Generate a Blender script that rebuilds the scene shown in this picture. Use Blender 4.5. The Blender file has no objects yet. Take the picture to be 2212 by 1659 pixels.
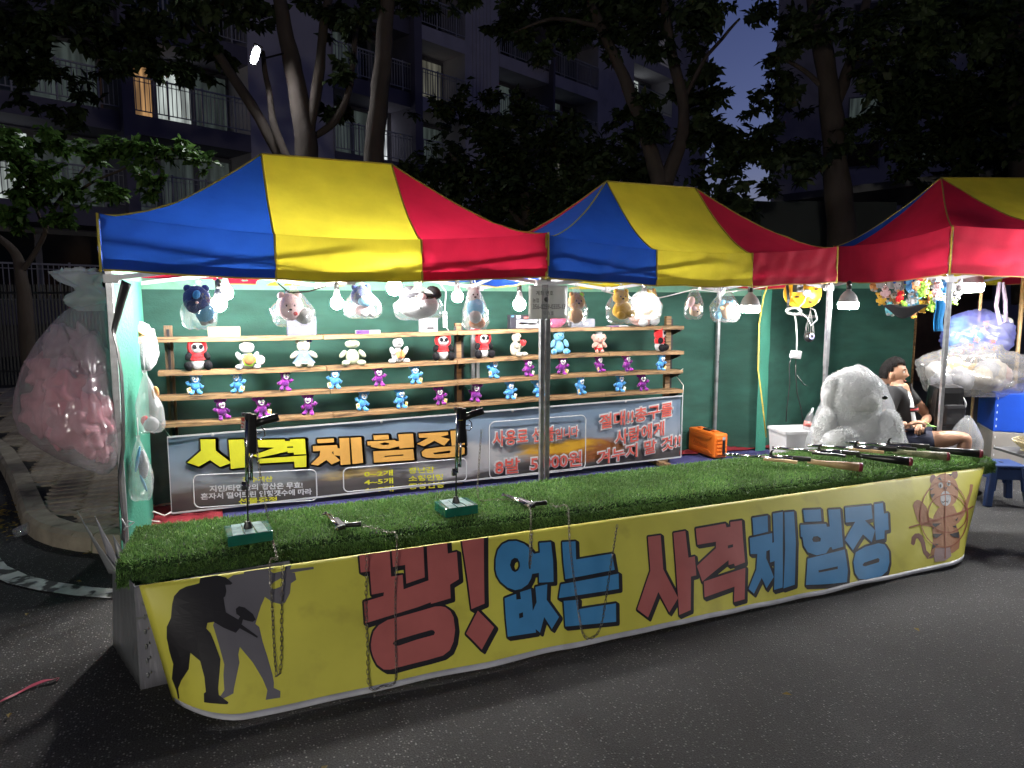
import bpy, bmesh, math, random
import numpy as np
from mathutils import Vector, Matrix, Euler, noise
R = random.Random(11)
SC = bpy.context.scene
COL = SC.collection
rad = math.radians
PI = math.pi

# ------------------------------------------------------------------ camera
CAM_H, PITCH, YAW, FPX = 1.65, rad(6.71), rad(23.3), 1525.0
FW = Vector((math.sin(YAW)*math.cos(PITCH), math.cos(YAW)*math.cos(PITCH), -math.sin(PITCH)))
RT = Vector((math.cos(YAW), -math.sin(YAW), 0.0))
UP = RT.cross(FW)
cam = bpy.data.cameras.new('camera')
cam.sensor_width = 36.0
cam.lens = 36.0*FPX/2212.0
cam.clip_end = 600.0
cam.clip_start = 0.05
cam_o = bpy.data.objects.new('camera', cam)
cam_o.location = (0, 0, CAM_H)
cam_o.rotation_euler = FW.to_track_quat('-Z', 'Y').to_euler()
COL.objects.link(cam_o)
SC.camera = cam_o

# ------------------------------------------------------------------ sky and exposure
SUN_EL, SUN_ROT = rad(-4.0), rad(70)
w = bpy.data.worlds.new('World')
SC.world = w
w.use_nodes = True
nt = w.node_tree
sky = nt.nodes.new('ShaderNodeTexSky')
sky.sky_type = 'NISHITA'
sky.sun_disc = False
sky.sun_elevation = SUN_EL
sky.sun_rotation = SUN_ROT
bgd = nt.nodes['Background']
mixc = nt.nodes.new('ShaderNodeMix'); mixc.data_type = 'RGBA'; mixc.blend_type = 'MULTIPLY'
mixc.inputs[0].default_value = 1.0
mixc.inputs[7].default_value = (0.78, 0.87, 1.6, 1)
nt.links.new(sky.outputs[0], mixc.inputs[6])
nt.links.new(mixc.outputs[2], bgd.inputs[0])
bgd.inputs[1].default_value = SKYS = 1.5
v = SC.view_settings
v.view_transform = 'Standard'; v.look = 'None'; v.exposure = 0.0; v.gamma = 1.0; v.use_curve_mapping = False
cy = SC.cycles
cy.max_bounces = 7; cy.diffuse_bounces = 3; cy.glossy_bounces = 3; cy.transmission_bounces = 4; cy.transparent_max_bounces = 14
cy.sample_clamp_indirect = 4.0
cy.use_denoising = True
cy.caustics_reflective = False; cy.caustics_refractive = False

# ------------------------------------------------------------------ helpers
def ray(px, py):
    return FW + RT*((px-1106.0)/FPX) + UP*((829.5-py)/FPX)
def atY(px, py, y):
    d = ray(px, py); return Vector((0, 0, CAM_H)) + d*(y/d.y)
def atZ(px, py, z):
    d = ray(px, py); return Vector((0, 0, CAM_H)) + d*((z-CAM_H)/d.z)
def atD(px, py, dep):
    return Vector((0, 0, CAM_H)) + ray(px, py)*dep

def wm(o):
    m = o.matrix_basis.copy()
    return (wm(o.parent) @ m) if o.parent else m

class MB:
    """collects shapes, builds ONE mesh object"""
    def __init__(s): s.v = []; s.f = []; s.mi = []; s.sm = []; s.cur = 0
    def add(s, vs, fs, smooth=False):
        b = len(s.v); s.v += [Vector(p) for p in vs]
        for q in fs: s.f.append([b+i for i in q]); s.mi.append(s.cur); s.sm.append(smooth)
        return s
    def box(s, c, sz, rot=None):
        c = Vector(c); hx, hy, hz = sz[0]/2, sz[1]/2, sz[2]/2
        P = [Vector((x, y, z)) for x in (-hx, hx) for y in (-hy, hy) for z in (-hz, hz)]
        if rot is not None:
            m = rot if isinstance(rot, Matrix) else Euler(rot).to_matrix()
            P = [m @ p for p in P]
        return s.add([p+c for p in P], [(0,1,3,2),(4,6,7,5),(0,4,5,1),(2,3,7,6),(0,2,6,4),(1,5,7,3)])
    def bar(s, a, b, w_, h_=None, upv=(0,0,1)):
        a = Vector(a); b = Vector(b); d = b-a; L = d.length
        if L < 1e-6: return s
        d.normalize(); u = Vector(upv)
        if abs(d.dot(u)) > .98: u = Vector((0,1,0))
        sx = d.cross(u).normalized(); sz = sx.cross(d)
        m = Matrix((sx, d, sz)).transposed()
        return s.box((a+b)/2, (w_, L, h_ or w_), m)
    def tube(s, pts, r, n=8, closed=False, caps=True, smooth=True):
        pts = [Vector(p) for p in pts]; N = len(pts)
        rs = r if isinstance(r, (list, tuple)) else [r]*N
        vs = []; up = None
        for i, p in enumerate(pts):
            if closed: t = pts[(i+1) % N]-pts[i-1]
            else: t = pts[min(i+1, N-1)]-pts[max(i-1, 0)]
            if t.length < 1e-9: t = Vector((0,0,1))
            t.normalize()
            if up is None:
                up = Vector((0,0,1)) if abs(t.z) < .9 else Vector((1,0,0))
            x = t.cross(up)
            if x.length < 1e-6: x = t.orthogonal()
            x.normalize(); up = x.cross(t).normalized()
            for k in range(n):
                a = 2*PI*k/n; vs.append(p+(x*math.cos(a)+up*math.sin(a))*rs[i])
        fs = []
        for i in range(N if closed else N-1):
            j = (i+1) % N
            for k in range(n):
                l = (k+1) % n; fs.append((i*n+k, i*n+l, j*n+l, j*n+k))
        if caps and not closed:
            fs.append(tuple(range(n-1, -1, -1))); fs.append(tuple(range((N-1)*n, N*n)))
        return s.add(vs, fs, smooth)
    def cyl(s, a, b, r0, r1=None, n=12, smooth=True):
        return s.tube([a, b], [r0, r0 if r1 is None else r1], n, smooth=smooth)
    def lathe(s, prof, c=(0,0,0), n=16, rot=None, smooth=True):
        c = Vector(c); vs = []; fs = []
        m = None
        if rot is not None: m = rot if isinstance(rot, Matrix) else Euler(rot).to_matrix()
        for r_, z in prof:
            for k in range(n):
                p = Vector((r_*math.cos(2*PI*k/n), r_*math.sin(2*PI*k/n), z))
                vs.append((m @ p if m else p)+c)
        for i in range(len(prof)-1):
            for k in range(n):
                l = (k+1) % n; fs.append((i*n+k, i*n+l, (i+1)*n+l, (i+1)*n+k))
        if prof[0][0] > 1e-4: fs.append(tuple(range(n-1, -1, -1)))
        if prof[-1][0] > 1e-4: fs.append(tuple(range((len(prof)-1)*n, len(prof)*n)))
        return s.add(vs, fs, smooth)
    def ell(s, c, rd, rot=None, seg=14, ring=9, nz=0.0, nsc=6.0, seed=0):
        c = Vector(c)
        if not hasattr(rd, '__len__'): rd = (rd, rd, rd)
        m = None
        if rot is not None: m = rot if isinstance(rot, Matrix) else Euler(rot).to_matrix()
        vs = []; fs = []
        def P(th, ph):
            d = Vector((math.sin(th)*math.cos(ph), math.sin(th)*math.sin(ph), math.cos(th)))
            k = 1.0
            if nz: k += nz*noise.noise(d*nsc*.35+Vector((seed*7.3, seed*1.7, 0)))
            p = Vector((d.x*rd[0]*k, d.y*rd[1]*k, d.z*rd[2]*k))
            return (m @ p if m else p)+c
        vs.append(P(0, 0))
        for i in range(1, ring):
            for k in range(seg): vs.append(P(PI*i/ring, 2*PI*k/seg))
        vs.append(P(PI, 0))
        for k in range(seg):
            l = (k+1) % seg
            fs.append((0, 1+k, 1+l))
            for i in range(ring-2):
                a = 1+i*seg; b = a+seg
                fs.append((a+k, b+k, b+l, a+l))
            a = 1+(ring-2)*seg
            fs.append((a+k, len(vs)-1, a+l))
        return s.add(vs, fs, True)
    def grid(s, fn, nu, nv, smooth=True):
        vs = [fn(i/nu, j/nv) for j in range(nv+1) for i in range(nu+1)]
        fs = [(j*(nu+1)+i, j*(nu+1)+i+1, (j+1)*(nu+1)+i+1, (j+1)*(nu+1)+i) for j in range(nv) for i in range(nu)]
        return s.add(vs, fs, smooth)
    def prism(s, pts2, fn0, fn1):
        """pts2: simple 2D outline; fn0/fn1 map it to the two end faces"""
        n = len(pts2)
        vs = [fn0(*p) for p in pts2]+[fn1(*p) for p in pts2]
        fs = [tuple(range(n-1, -1, -1)), tuple(range(n, 2*n))]+[(i, (i+1) % n, n+(i+1) % n, n+i) for i in range(n)]
        return s.add(vs, fs)
    def build(s, name, mat, parent=None, label=None, bevel=0, world=True, kind=None, solid=0):
        me = bpy.data.meshes.new(name)
        vs = s.v
        if parent is not None and world:
            im = wm(parent).inverted(); vs = [im @ p for p in vs]
        me.from_pydata([tuple(p) for p in vs], [], s.f)
        mats = mat if isinstance(mat, (list, tuple)) else [mat]
        for m in mats: me.materials.append(m)
        me.polygons.foreach_set('material_index', s.mi)
        me.polygons.foreach_set('use_smooth', s.sm)
        bm = bmesh.new(); bm.from_mesh(me)
        if solid:
            bmesh.ops.solidify(bm, geom=bm.faces[:], thickness=solid)
        if bevel:
            es = [e for e in bm.edges if len(e.link_faces) == 2 and e.calc_face_angle(0) > .5]
            bmesh.ops.bevel(bm, geom=es, offset=bevel, segments=2, profile=.6, affect='EDGES', clamp_overlap=True)
        bmesh.ops.recalc_face_normals(bm, faces=bm.faces[:])
        bm.to_mesh(me); bm.free()
        o = bpy.data.objects.new(name, me); COL.objects.link(o)
        if parent is not None: o.parent = parent
        if label: o['label'] = label
        if kind: o['kind'] = kind
        return o

def thing(name, label, cat, loc=(0,0,0), rotz=0.0, group=None):
    o = bpy.data.objects.new(name, None); COL.objects.link(o)
    o.empty_display_size = .1
    o.location = loc; o.rotation_euler = (0, 0, rotz)
    o['label'] = label; o['category'] = cat
    if group: o['group'] = group
    return o
def tag(o, label, cat, group=None):
    o['label'] = label; o['category'] = cat
    if group: o['group'] = group
    return o
def struct(o): o['kind'] = 'structure'; return o
def kids(o): return [c for c in o.children]
def dup(root, loc=None, rot=None, label=None, scale=None):
    def cp(o, par):
        c = o.copy(); COL.objects.link(c); c.parent = par
        for ch in o.children: cp(ch, c)
        return c
    r = cp(root, None)
    if loc is not None: r.location = loc
    if rot is not None: r.rotation_euler = rot
    if scale is not None: r.scale = (scale, scale, scale)
    if label: r['label'] = label
    return r

# ------------------------------------------------------------------ materials
MATS = {}
def mat(name, base, rough=.6, metal=0.0, var=.12, vs=6.0, bump=.15, bs=40.0, spec=.5, trans=0.0, tcol=None,
        emis=None, estr=0.0, sheen=0.0, stain=None, stain_s=2.0, stain_lo=.55, stain_hi=.7, coat=0.0, aniso=None):
    m = bpy.data.materials.new(name); m.use_nodes = True
    n = m.node_tree; L = n.links; P = n.nodes['Principled BSDF']
    P.inputs['Roughness'].default_value = rough; P.inputs['Metallic'].default_value = metal
    P.inputs['Specular IOR Level'].default_value = spec
    if coat: P.inputs['Coat Weight'].default_value = coat
    if sheen: P.inputs['Sheen Weight'].default_value = sheen
    tc = n.nodes.new('ShaderNodeTexCoord')
    vec = tc.outputs['Object']
    if aniso:
        mp = n.nodes.new('ShaderNodeMapping'); mp.inputs['Scale'].default_value = aniso
        L.new(vec, mp.inputs[0]); vec = mp.outputs[0]
    nz = n.nodes.new('ShaderNodeTexNoise'); nz.inputs['Scale'].default_value = vs; nz.inputs['Detail'].default_value = 5
    L.new(vec, nz.inputs['Vector'])
    mr = n.nodes.new('ShaderNodeMapRange'); mr.inputs['From Min'].default_value = .25; mr.inputs['From Max'].default_value = .75
    mr.inputs['To Min'].default_value = 1-var; mr.inputs['To Max'].default_value = 1+var
    L.new(nz.outputs[0], mr.inputs[0])
    mx = n.nodes.new('ShaderNodeMix'); mx.data_type = 'RGBA'; mx.blend_type = 'MULTIPLY'; mx.inputs[0].default_value = 1
    mx.inputs[6].default_value = (*base, 1)
    L.new(mr.outputs[0], mx.inputs[7])
    col = mx.outputs[2]
    if stain:
        n2 = n.nodes.new('ShaderNodeTexNoise'); n2.inputs['Scale'].default_value = stain_s; n2.inputs['Detail'].default_value = 6
        L.new(vec, n2.inputs['Vector'])
        r2 = n.nodes.new('ShaderNodeMapRange'); r2.inputs['From Min'].default_value = stain_lo; r2.inputs['From Max'].default_value = stain_hi
        L.new(n2.outputs[0], r2.inputs[0])
        m2 = n.nodes.new('ShaderNodeMix'); m2.data_type = 'RGBA'
        L.new(r2.outputs[0], m2.inputs[0]); L.new(col, m2.inputs[6]); m2.inputs[7].default_value = (*stain, 1)
        col = m2.outputs[2]
    L.new(col, P.inputs['Base Color'])
    nrm = None
    if bump:
        nb = n.nodes.new('ShaderNodeTexNoise'); nb.inputs['Scale'].default_value = bs; nb.inputs['Detail'].default_value = 4
        L.new(vec, nb.inputs['Vector'])
        bp = n.nodes.new('ShaderNodeBump'); bp.inputs['Strength'].default_value = bump; bp.inputs['Distance'].default_value = .01
        L.new(nb.outputs[0], bp.inputs['Height']); nrm = bp.outputs[0]
        L.new(nrm, P.inputs['Normal'])
    if emis:
        P.inputs['Emission Color'].default_value = (*emis, 1); P.inputs['Emission Strength'].default_value = estr
    if trans:
        t = n.nodes.new('ShaderNodeBsdfTranslucent')
        if tcol: t.inputs[0].default_value = (*tcol, 1)
        else: L.new(col, t.inputs[0])
        if nrm: L.new(nrm, t.inputs['Normal'])
        ms = n.nodes.new('ShaderNodeMixShader'); ms.inputs[0].default_value = trans
        L.new(P.outputs[0], ms.inputs[1]); L.new(t.outputs[0], ms.inputs[2])
        L.new(ms.outputs[0], n.nodes['Material Output'].inputs[0])
    MATS[name] = m
    return m

def emat(name, colr, strength):
    m = bpy.data.materials.new(name); m.use_nodes = True
    P = m.node_tree.nodes['Principled BSDF']
    P.inputs['Base Color'].default_value = (.8, .8, .8, 1); P.inputs['Emission Color'].default_value = (*colr, 1)
    P.inputs['Emission Strength'].default_value = strength
    return m

def film(name, tint=(.9,.92,.95), clear=.85, rough=.12, bs=14.0, bump=.7, milky=.12, aniso=None, edge=.42):
    """thin plastic film: clear, a little milky scatter, sharp glints on its crinkles and edges"""
    m = bpy.data.materials.new(name); m.use_nodes = True
    n = m.node_tree; L = n.links; out = n.nodes['Material Output']; n.nodes.remove(n.nodes['Principled BSDF'])
    tr = n.nodes.new('ShaderNodeBsdfTransparent'); tl = n.nodes.new('ShaderNodeBsdfTranslucent'); df = n.nodes.new('ShaderNodeBsdfDiffuse'); gl = n.nodes.new('ShaderNodeBsdfGlossy')
    for q in (tl, df): q.inputs[0].default_value = (*tint, 1)
    gl.inputs['Roughness'].default_value = rough; gl.inputs[0].default_value = (.9,.92,.95,1)
    tc = n.nodes.new('ShaderNodeTexCoord'); vec = tc.outputs['Object']
    if aniso:
        mp = n.nodes.new('ShaderNodeMapping'); mp.inputs['Scale'].default_value = aniso
        L.new(vec, mp.inputs[0]); vec = mp.outputs[0]
    nz = n.nodes.new('ShaderNodeTexNoise'); nz.inputs['Scale'].default_value = bs; nz.inputs['Detail'].default_value = 5; nz.inputs['Distortion'].default_value = 1.2
    nz.noise_type = 'RIDGED_MULTIFRACTAL'
    L.new(vec, nz.inputs['Vector'])
    bp = n.nodes.new('ShaderNodeBump'); bp.inputs['Strength'].default_value = bump; bp.inputs['Distance'].default_value = .012
    L.new(nz.outputs[0], bp.inputs['Height'])
    for q in (tl, df, gl): L.new(bp.outputs[0], q.inputs['Normal'])
    sc = n.nodes.new('ShaderNodeMixShader'); sc.inputs[0].default_value = .5; L.new(tl.outputs[0], sc.inputs[1]); L.new(df.outputs[0], sc.inputs[2])
    lw = n.nodes.new('ShaderNodeLayerWeight'); lw.inputs[0].default_value = .30; L.new(bp.outputs[0], lw.inputs['Normal'])
    # glossy share rises towards the silhouette, milky share is even
    mr = n.nodes.new('ShaderNodeMapRange'); mr.inputs['From Min'].default_value = .0; mr.inputs['To Min'].default_value = 1-clear-milky*.5; mr.inputs['To Max'].default_value = edge
    L.new(lw.outputs['Facing'], mr.inputs[0])
    a = n.nodes.new('ShaderNodeMixShader'); L.new(mr.outputs[0], a.inputs[0]); L.new(tr.outputs[0], a.inputs[1]); L.new(gl.outputs[0], a.inputs[2])
    b = n.nodes.new('ShaderNodeMixShader'); b.inputs[0].default_value = milky; L.new(a.outputs[0], b.inputs[1]); L.new(sc.outputs[0], b.inputs[2])
    L.new(b.outputs[0], out.inputs[0])
    MATS[name] = m
    return m

def flat2d(polys, offset=0.0):
    """2D filled outlines (each: outer ring then holes) -> (verts2d, faces)"""
    cu = bpy.data.curves.new('outline', 'CURVE'); cu.dimensions = '2D'; cu.fill_mode = 'BOTH'; cu.offset = 0
    for pl in polys:
        for ringp in pl:
            sp = cu.splines.new('POLY'); sp.points.add(len(ringp)-1)
            for i, p in enumerate(ringp): sp.points[i].co = (p[0], p[1], 0, 1)
            sp.use_cyclic_u = True
    o = bpy.data.objects.new('outline', cu); COL.objects.link(o)
    me = bpy.data.meshes.new_from_object(o.evaluated_get(bpy.context.evaluated_depsgraph_get()))
    vs = [(p.co.x, p.co.y) for p in me.vertices]; fs = [tuple(p.vertices) for p in me.polygons]
    bpy.data.objects.remove(o); bpy.data.curves.remove(cu); bpy.data.meshes.remove(me)
    return vs, fs
_dgs = {}
def text2d(body, size=1.0, offset=0.0, shear=0.0):
    """lettering -> (verts2d, faces) with its lower-left corner at 0,0 and its width, height"""
    cu = bpy.data.curves.new('lettering', 'FONT'); cu.body = body; cu.size = size; cu.offset = offset; cu.shear = shear
    cu.resolution_u = 2
    o = bpy.data.objects.new('lettering', cu); COL.objects.link(o)
    bpy.context.view_layer.update()
    me = bpy.data.meshes.new_from_object(o.evaluated_get(bpy.context.evaluated_depsgraph_get()))
    vs = [(p.co.x, p.co.y) for p in me.vertices]; fs = [tuple(p.vertices) for p in me.polygons]
    bpy.data.objects.remove(o); bpy.data.curves.remove(cu); bpy.data.meshes.remove(me)
    if not vs: return [], [], 1, 1
    x0 = min(p[0] for p in vs); y0 = min(p[1] for p in vs); x1 = max(p[0] for p in vs); y1 = max(p[1] for p in vs)
    return [(a-x0, b-y0) for a, b in vs], fs, x1-x0, y1-y0
def put_text(mb, body, org, ex, ez, nrm, width, height, offset=.0, lift=.002, grow=0.0):
    """letters on a plane: org lower-left corner, ex / ez unit axes, nrm the side they are read from"""
    vs, fs, W_, H_ = text2d(body, 1.0, offset)
    if not vs: return
    org = Vector(org); ex = Vector(ex); ez = Vector(ez); nrm = Vector(nrm)
    mb.add([org+ex*(-grow+a/W_*(width+2*grow))+ez*(-grow+b/H_*(height+2*grow))+nrm*lift for a, b in vs], fs)
# ------------------------------------------------------------------ materials used by the setting
def asphalt_mat():
    m = bpy.data.materials.new('asphalt'); m.use_nodes = True
    n = m.node_tree; L = n.links; P = n.nodes['Principled BSDF']
    tc = n.nodes.new('ShaderNodeTexCoord')
    v1 = n.nodes.new('ShaderNodeTexVoronoi'); v1.inputs['Scale'].default_value = 85
    v1.inputs['Randomness'].default_value = 1
    L.new(tc.outputs['Object'], v1.inputs['Vector'])
    sep = n.nodes.new('ShaderNodeSeparateColor'); L.new(v1.outputs['Color'], sep.inputs[0])
    st = n.nodes.new('ShaderNodeMapRange'); st.inputs['From Min'].default_value = .60; st.inputs['From Max'].default_value = .98
    L.new(sep.outputs[0], st.inputs[0])
    dd = n.nodes.new('ShaderNodeMapRange'); dd.inputs['From Min'].default_value = .42; dd.inputs['From Max'].default_value = .22
    L.new(v1.outputs['Distance'], dd.inputs[0])
    mu = n.nodes.new('ShaderNodeMath'); mu.operation = 'MULTIPLY'
    L.new(st.outputs[0], mu.inputs[0]); L.new(dd.outputs[0], mu.inputs[1])
    n1 = n.nodes.new('ShaderNodeTexNoise'); n1.inputs['Scale'].default_value = .9; n1.inputs['Detail'].default_value = 7
    L.new(tc.outputs['Object'], n1.inputs['Vector'])
    c1 = n.nodes.new('ShaderNodeMix'); c1.data_type = 'RGBA'
    c1.inputs[6].default_value = (.022, .022, .023, 1); c1.inputs[7].default_value = (.052, .052, .053, 1)
    r1 = n.nodes.new('ShaderNodeMapRange'); r1.inputs['From Min'].default_value = .3; r1.inputs['From Max'].default_value = .7
    L.new(n1.outputs[0], r1.inputs[0]); L.new(r1.outputs[0], c1.inputs[0])
    n2 = n.nodes.new('ShaderNodeTexNoise'); n2.inputs['Scale'].default_value = 160; n2.inputs['Detail'].default_value = 3
    L.new(tc.outputs['Object'], n2.inputs['Vector'])
    c2 = n.nodes.new('ShaderNodeMix'); c2.data_type = 'RGBA'; c2.blend_type = 'MULTIPLY'; c2.inputs[0].default_value = .8
    r2 = n.nodes.new('ShaderNodeMapRange'); r2.inputs['From Min'].default_value = .35; r2.inputs['From Max'].default_value = .65
    r2.inputs['To Min'].default_value = .25; r2.inputs['To Max'].default_value = 1.5
    L.new(n2.outputs[0], r2.inputs[0]); L.new(c1.outputs[2], c2.inputs[6]); L.new(r2.outputs[0], c2.inputs[7])
    c3 = n.nodes.new('ShaderNodeMix'); c3.data_type = 'RGBA'; c3.inputs[7].default_value = (.24, .24, .23, 1)
    L.new(mu.outputs[0], c3.inputs[0]); L.new(c2.outputs[2], c3.inputs[6])
    n4 = n.nodes.new('ShaderNodeTexNoise'); n4.inputs['Scale'].default_value = .55; n4.inputs['Detail'].default_value = 9; n4.inputs['Roughness'].default_value = .62; n4.inputs['Distortion'].default_value = .8
    L.new(tc.outputs['Object'], n4.inputs['Vector'])
    r4 = n.nodes.new('ShaderNodeMapRange'); r4.inputs['From Min'].default_value = .36; r4.inputs['From Max'].default_value = .64; r4.inputs['To Min'].default_value = .55; r4.inputs['To Max'].default_value = 1.35
    L.new(n4.outputs[0], r4.inputs[0])
    c4 = n.nodes.new('ShaderNodeMix'); c4.data_type = 'RGBA'; c4.blend_type = 'MULTIPLY'; c4.inputs[0].default_value = 1
    L.new(c3.outputs[2], c4.inputs[6]); L.new(r4.outputs[0], c4.inputs[7])
    L.new(c4.outputs[2], P.inputs['Base Color'])
    P.inputs['Roughness'].default_value = .75; P.inputs['Specular IOR Level'].default_value = .25
    bp = n.nodes.new('ShaderNodeBump'); bp.inputs['Strength'].default_value = .8; bp.inputs['Distance'].default_value = .006
    ad = n.nodes.new('ShaderNodeMath'); ad.operation = 'ADD'
    L.new(n2.outputs[0], ad.inputs[0]); L.new(mu.outputs[0], ad.inputs[1])
    L.new(ad.outputs[0], bp.inputs['Height']); L.new(bp.outputs[0], P.inputs['Normal'])
    return m

def random_tint_mat(name, a, b, rough=.8, vs=30, bump=.4):
    """every object (or loose piece) gets its own tone between a and b"""
    m = mat(name, a, rough, var=.25, vs=vs, bump=bump, bs=90)
    n = m.node_tree; L = n.links
    mx = [x for x in n.nodes if x.type == 'MIX'][0]
    oi = n.nodes.new('ShaderNodeObjectInfo'); c = n.nodes.new('ShaderNodeMix'); c.data_type = 'RGBA'
    c.inputs[6].default_value = (*a, 1); c.inputs[7].default_value = (*b, 1)
    L.new(oi.outputs['Random'], c.inputs[0]); L.new(c.outputs[2], mx.inputs[6])
    return m
def island_tint_mat(name, a, b, rough=.6, trans=.25, spec=.3, patch=0):
    m = bpy.data.materials.new(name); m.use_nodes = True
    n = m.node_tree; L = n.links; P = n.nodes['Principled BSDF']
    g = n.nodes.new('ShaderNodeNewGeometry'); c = n.nodes.new('ShaderNodeMix'); c.data_type = 'RGBA'
    c.inputs[6].default_value = (*a, 1); c.inputs[7].default_value = (*b, 1)
    L.new(g.outputs['Random Per Island'], c.inputs[0])
    if patch:   # worn and matted areas
        tc = n.nodes.new('ShaderNodeTexCoord'); pn = n.nodes.new('ShaderNodeTexNoise'); pn.inputs['Scale'].default_value = 2.6; pn.inputs['Detail'].default_value = 5; L.new(tc.outputs['Object'], pn.inputs[0])
        pr_ = n.nodes.new('ShaderNodeMapRange'); pr_.inputs['From Min'].default_value = .3; pr_.inputs['From Max'].default_value = .7; pr_.inputs['To Min'].default_value = 1-patch; pr_.inputs['To Max'].default_value = 1+patch; L.new(pn.outputs[0], pr_.inputs[0])
        pm_ = n.nodes.new('ShaderNodeMix'); pm_.data_type = 'RGBA'; pm_.blend_type = 'MULTIPLY'; pm_.inputs[0].default_value = 1; L.new(c.outputs[2], pm_.inputs[6]); L.new(pr_.outputs[0], pm_.inputs[7]); c = pm_
    L.new(c.outputs[2], P.inputs['Base Color'])
    P.inputs['Roughness'].default_value = rough; P.inputs['Specular IOR Level'].default_value = spec
    if trans:
        t = n.nodes.new('ShaderNodeBsdfTranslucent'); L.new(c.outputs[2], t.inputs[0])
        ms = n.nodes.new('ShaderNodeMixShader'); ms.inputs[0].default_value = trans
        L.new(P.outputs[0], ms.inputs[1]); L.new(t.outputs[0], ms.inputs[2]); L.new(ms.outputs[0], n.nodes['Material Output'].inputs[0])
    return m

m_asph = asphalt_mat()
m_line = mat('road_paint', (.55,.57,.55), .7, var=.3, vs=9, bump=.5, bs=30, stain=(.05,.05,.05), stain_s=7, stain_lo=.5, stain_hi=.56)
m_gutter = mat('gutter_cement', (.035,.034,.032), .85, var=.35, vs=5, bump=.6, bs=90)
m_kerb = mat('kerb_concrete', (.38,.33,.25), .85, var=.3, vs=7, bump=.5, bs=70, stain=(.12,.10,.08), stain_s=5)
m_paver = random_tint_mat('paver_stone', (.27,.22,.165), (.38,.325,.255))
m_joint = mat('paving_bed', (.045,.04,.033), .95, var=.4, vs=20)
m_blue = mat('tent_cloth_blue', (.012,.06,.33), .78, var=.12, vs=5, bump=.6, bs=5, trans=.24, spec=.2)
m_yel = mat('tent_cloth_yellow', (.58,.49,.035), .78, var=.12, vs=5, bump=.6, bs=5, trans=.24, spec=.2)
m_red = mat('tent_cloth_red', (.42,.012,.04), .78, var=.12, vs=5, bump=.6, bs=5, trans=.24, spec=.2)
m_trim = mat('trim_tape_yellow', (.42,.33,.04), .6, var=.2, vs=20)
m_trimr = mat('trim_tape_orange', (.40,.19,.05), .6, var=.2, vs=20)
m_steelw = mat('painted_steel_white', (.62,.63,.66), .35, var=.1, vs=12, bump=.05, stain=(.25,.22,.2), stain_s=9, stain_lo=.62, stain_hi=.75)
m_steel = mat('galvanised_steel', (.38,.39,.41), .38, metal=.75, var=.25, vs=18, bump=.12, bs=50, stain=(.10,.09,.09), stain_s=9, stain_lo=.6, stain_hi=.72)
m_net = mat('green_shade_net', (.031,.118,.090), .75, var=.25, vs=3, bump=.5, bs=70, trans=.22, aniso=(1,1,3))
m_netb = mat('aqua_shade_net', (.045,.25,.175), .65, var=.2, vs=3, bump=.5, bs=60, trans=.3)
m_hem = mat('net_hem_tape', (.16,.38,.27), .6, var=.15, vs=8, bump=.3, bs=30, trans=.25)
m_wood = mat('scorched_wood', (.23,.135,.06), .6, var=.4, vs=3, bump=.35, bs=20, stain=(.04,.02,.009), stain_s=5, stain_lo=.50, stain_hi=.66, aniso=(1.2,14,14))
m_woodd = mat('dark_burnt_wood', (.12,.07,.035), .65, var=.5, vs=4, bump=.4, bs=25, aniso=(9,9,1.5))
m_blackm = mat('black_metal', (.012,.012,.014), .4, var=.2, bump=.05)
m_carpet = mat('blue_floor_tarp', (.035,.035,.13), .9, var=.25, vs=6, bump=.4, bs=60)
m_carpr = mat('red_floor_tarp', (.20,.008,.018), .8, var=.3, vs=5, bump=.5, bs=12)

def net_see(m, k):
    """open weave: part of the net lets the view through"""
    n = m.node_tree; L = n.links; out = n.nodes['Material Output']; src = out.inputs[0].links[0].from_socket
    tr = n.nodes.new('ShaderNodeBsdfTransparent'); ms = n.nodes.new('ShaderNodeMixShader'); ms.inputs[0].default_value = k
    L.new(src, ms.inputs[1]); L.new(tr.outputs[0], ms.inputs[2]); L.new(ms.outputs[0], out.inputs[0])
net_see(m_net, .14)

# ------------------------------------------------------------------ ground
g = MB(); g.add([(-150,-60,0),(150,-60,0),(150,160,0),(-150,160,0)], [(0,1,2,3)])
struct(g.build('road', m_asph))
KP = [Vector((x,y,0)) for x,y in [(-4.6,15),(-3.3,11.8),(-2.55,9.9),(-2.05,8.6),(-1.72,7.5),(-1.46,6.55),(-1.30,5.95),(-1.18,5.68),(-1.04,5.47),(-.88,5.30),(-.64,5.12),(-.2,4.99),(.4,4.95),(14,4.95)]]
def resample(pts, step):
    out = [pts[0].copy()]; acc = 0
    for a, b in zip(pts, pts[1:]):
        L = (b-a).length; t = step-acc
        while t <= L:
            out.append(a+(b-a)*(t/L)); t += step
        acc = (acc+L) % step
    return out
def inset(pts, d):
    o = []
    for i, p in enumerate(pts):
        t = (pts[min(i+1, len(pts)-1)]-pts[max(i-1, 0)]).normalized()
        o.append(p+Vector((-t.y, t.x, 0))*d)   # left of travel: away from the road
    return o
kin = inset(KP, .15)
pv = MB(); n_ = len(kin)
pv.add([(p.x,p.y,.094) for p in kin]+[(14,40,.094),(-14,40,.094)], [tuple(range(n_+2))])
pavement = struct(pv.build('pavement', m_joint))
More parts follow.
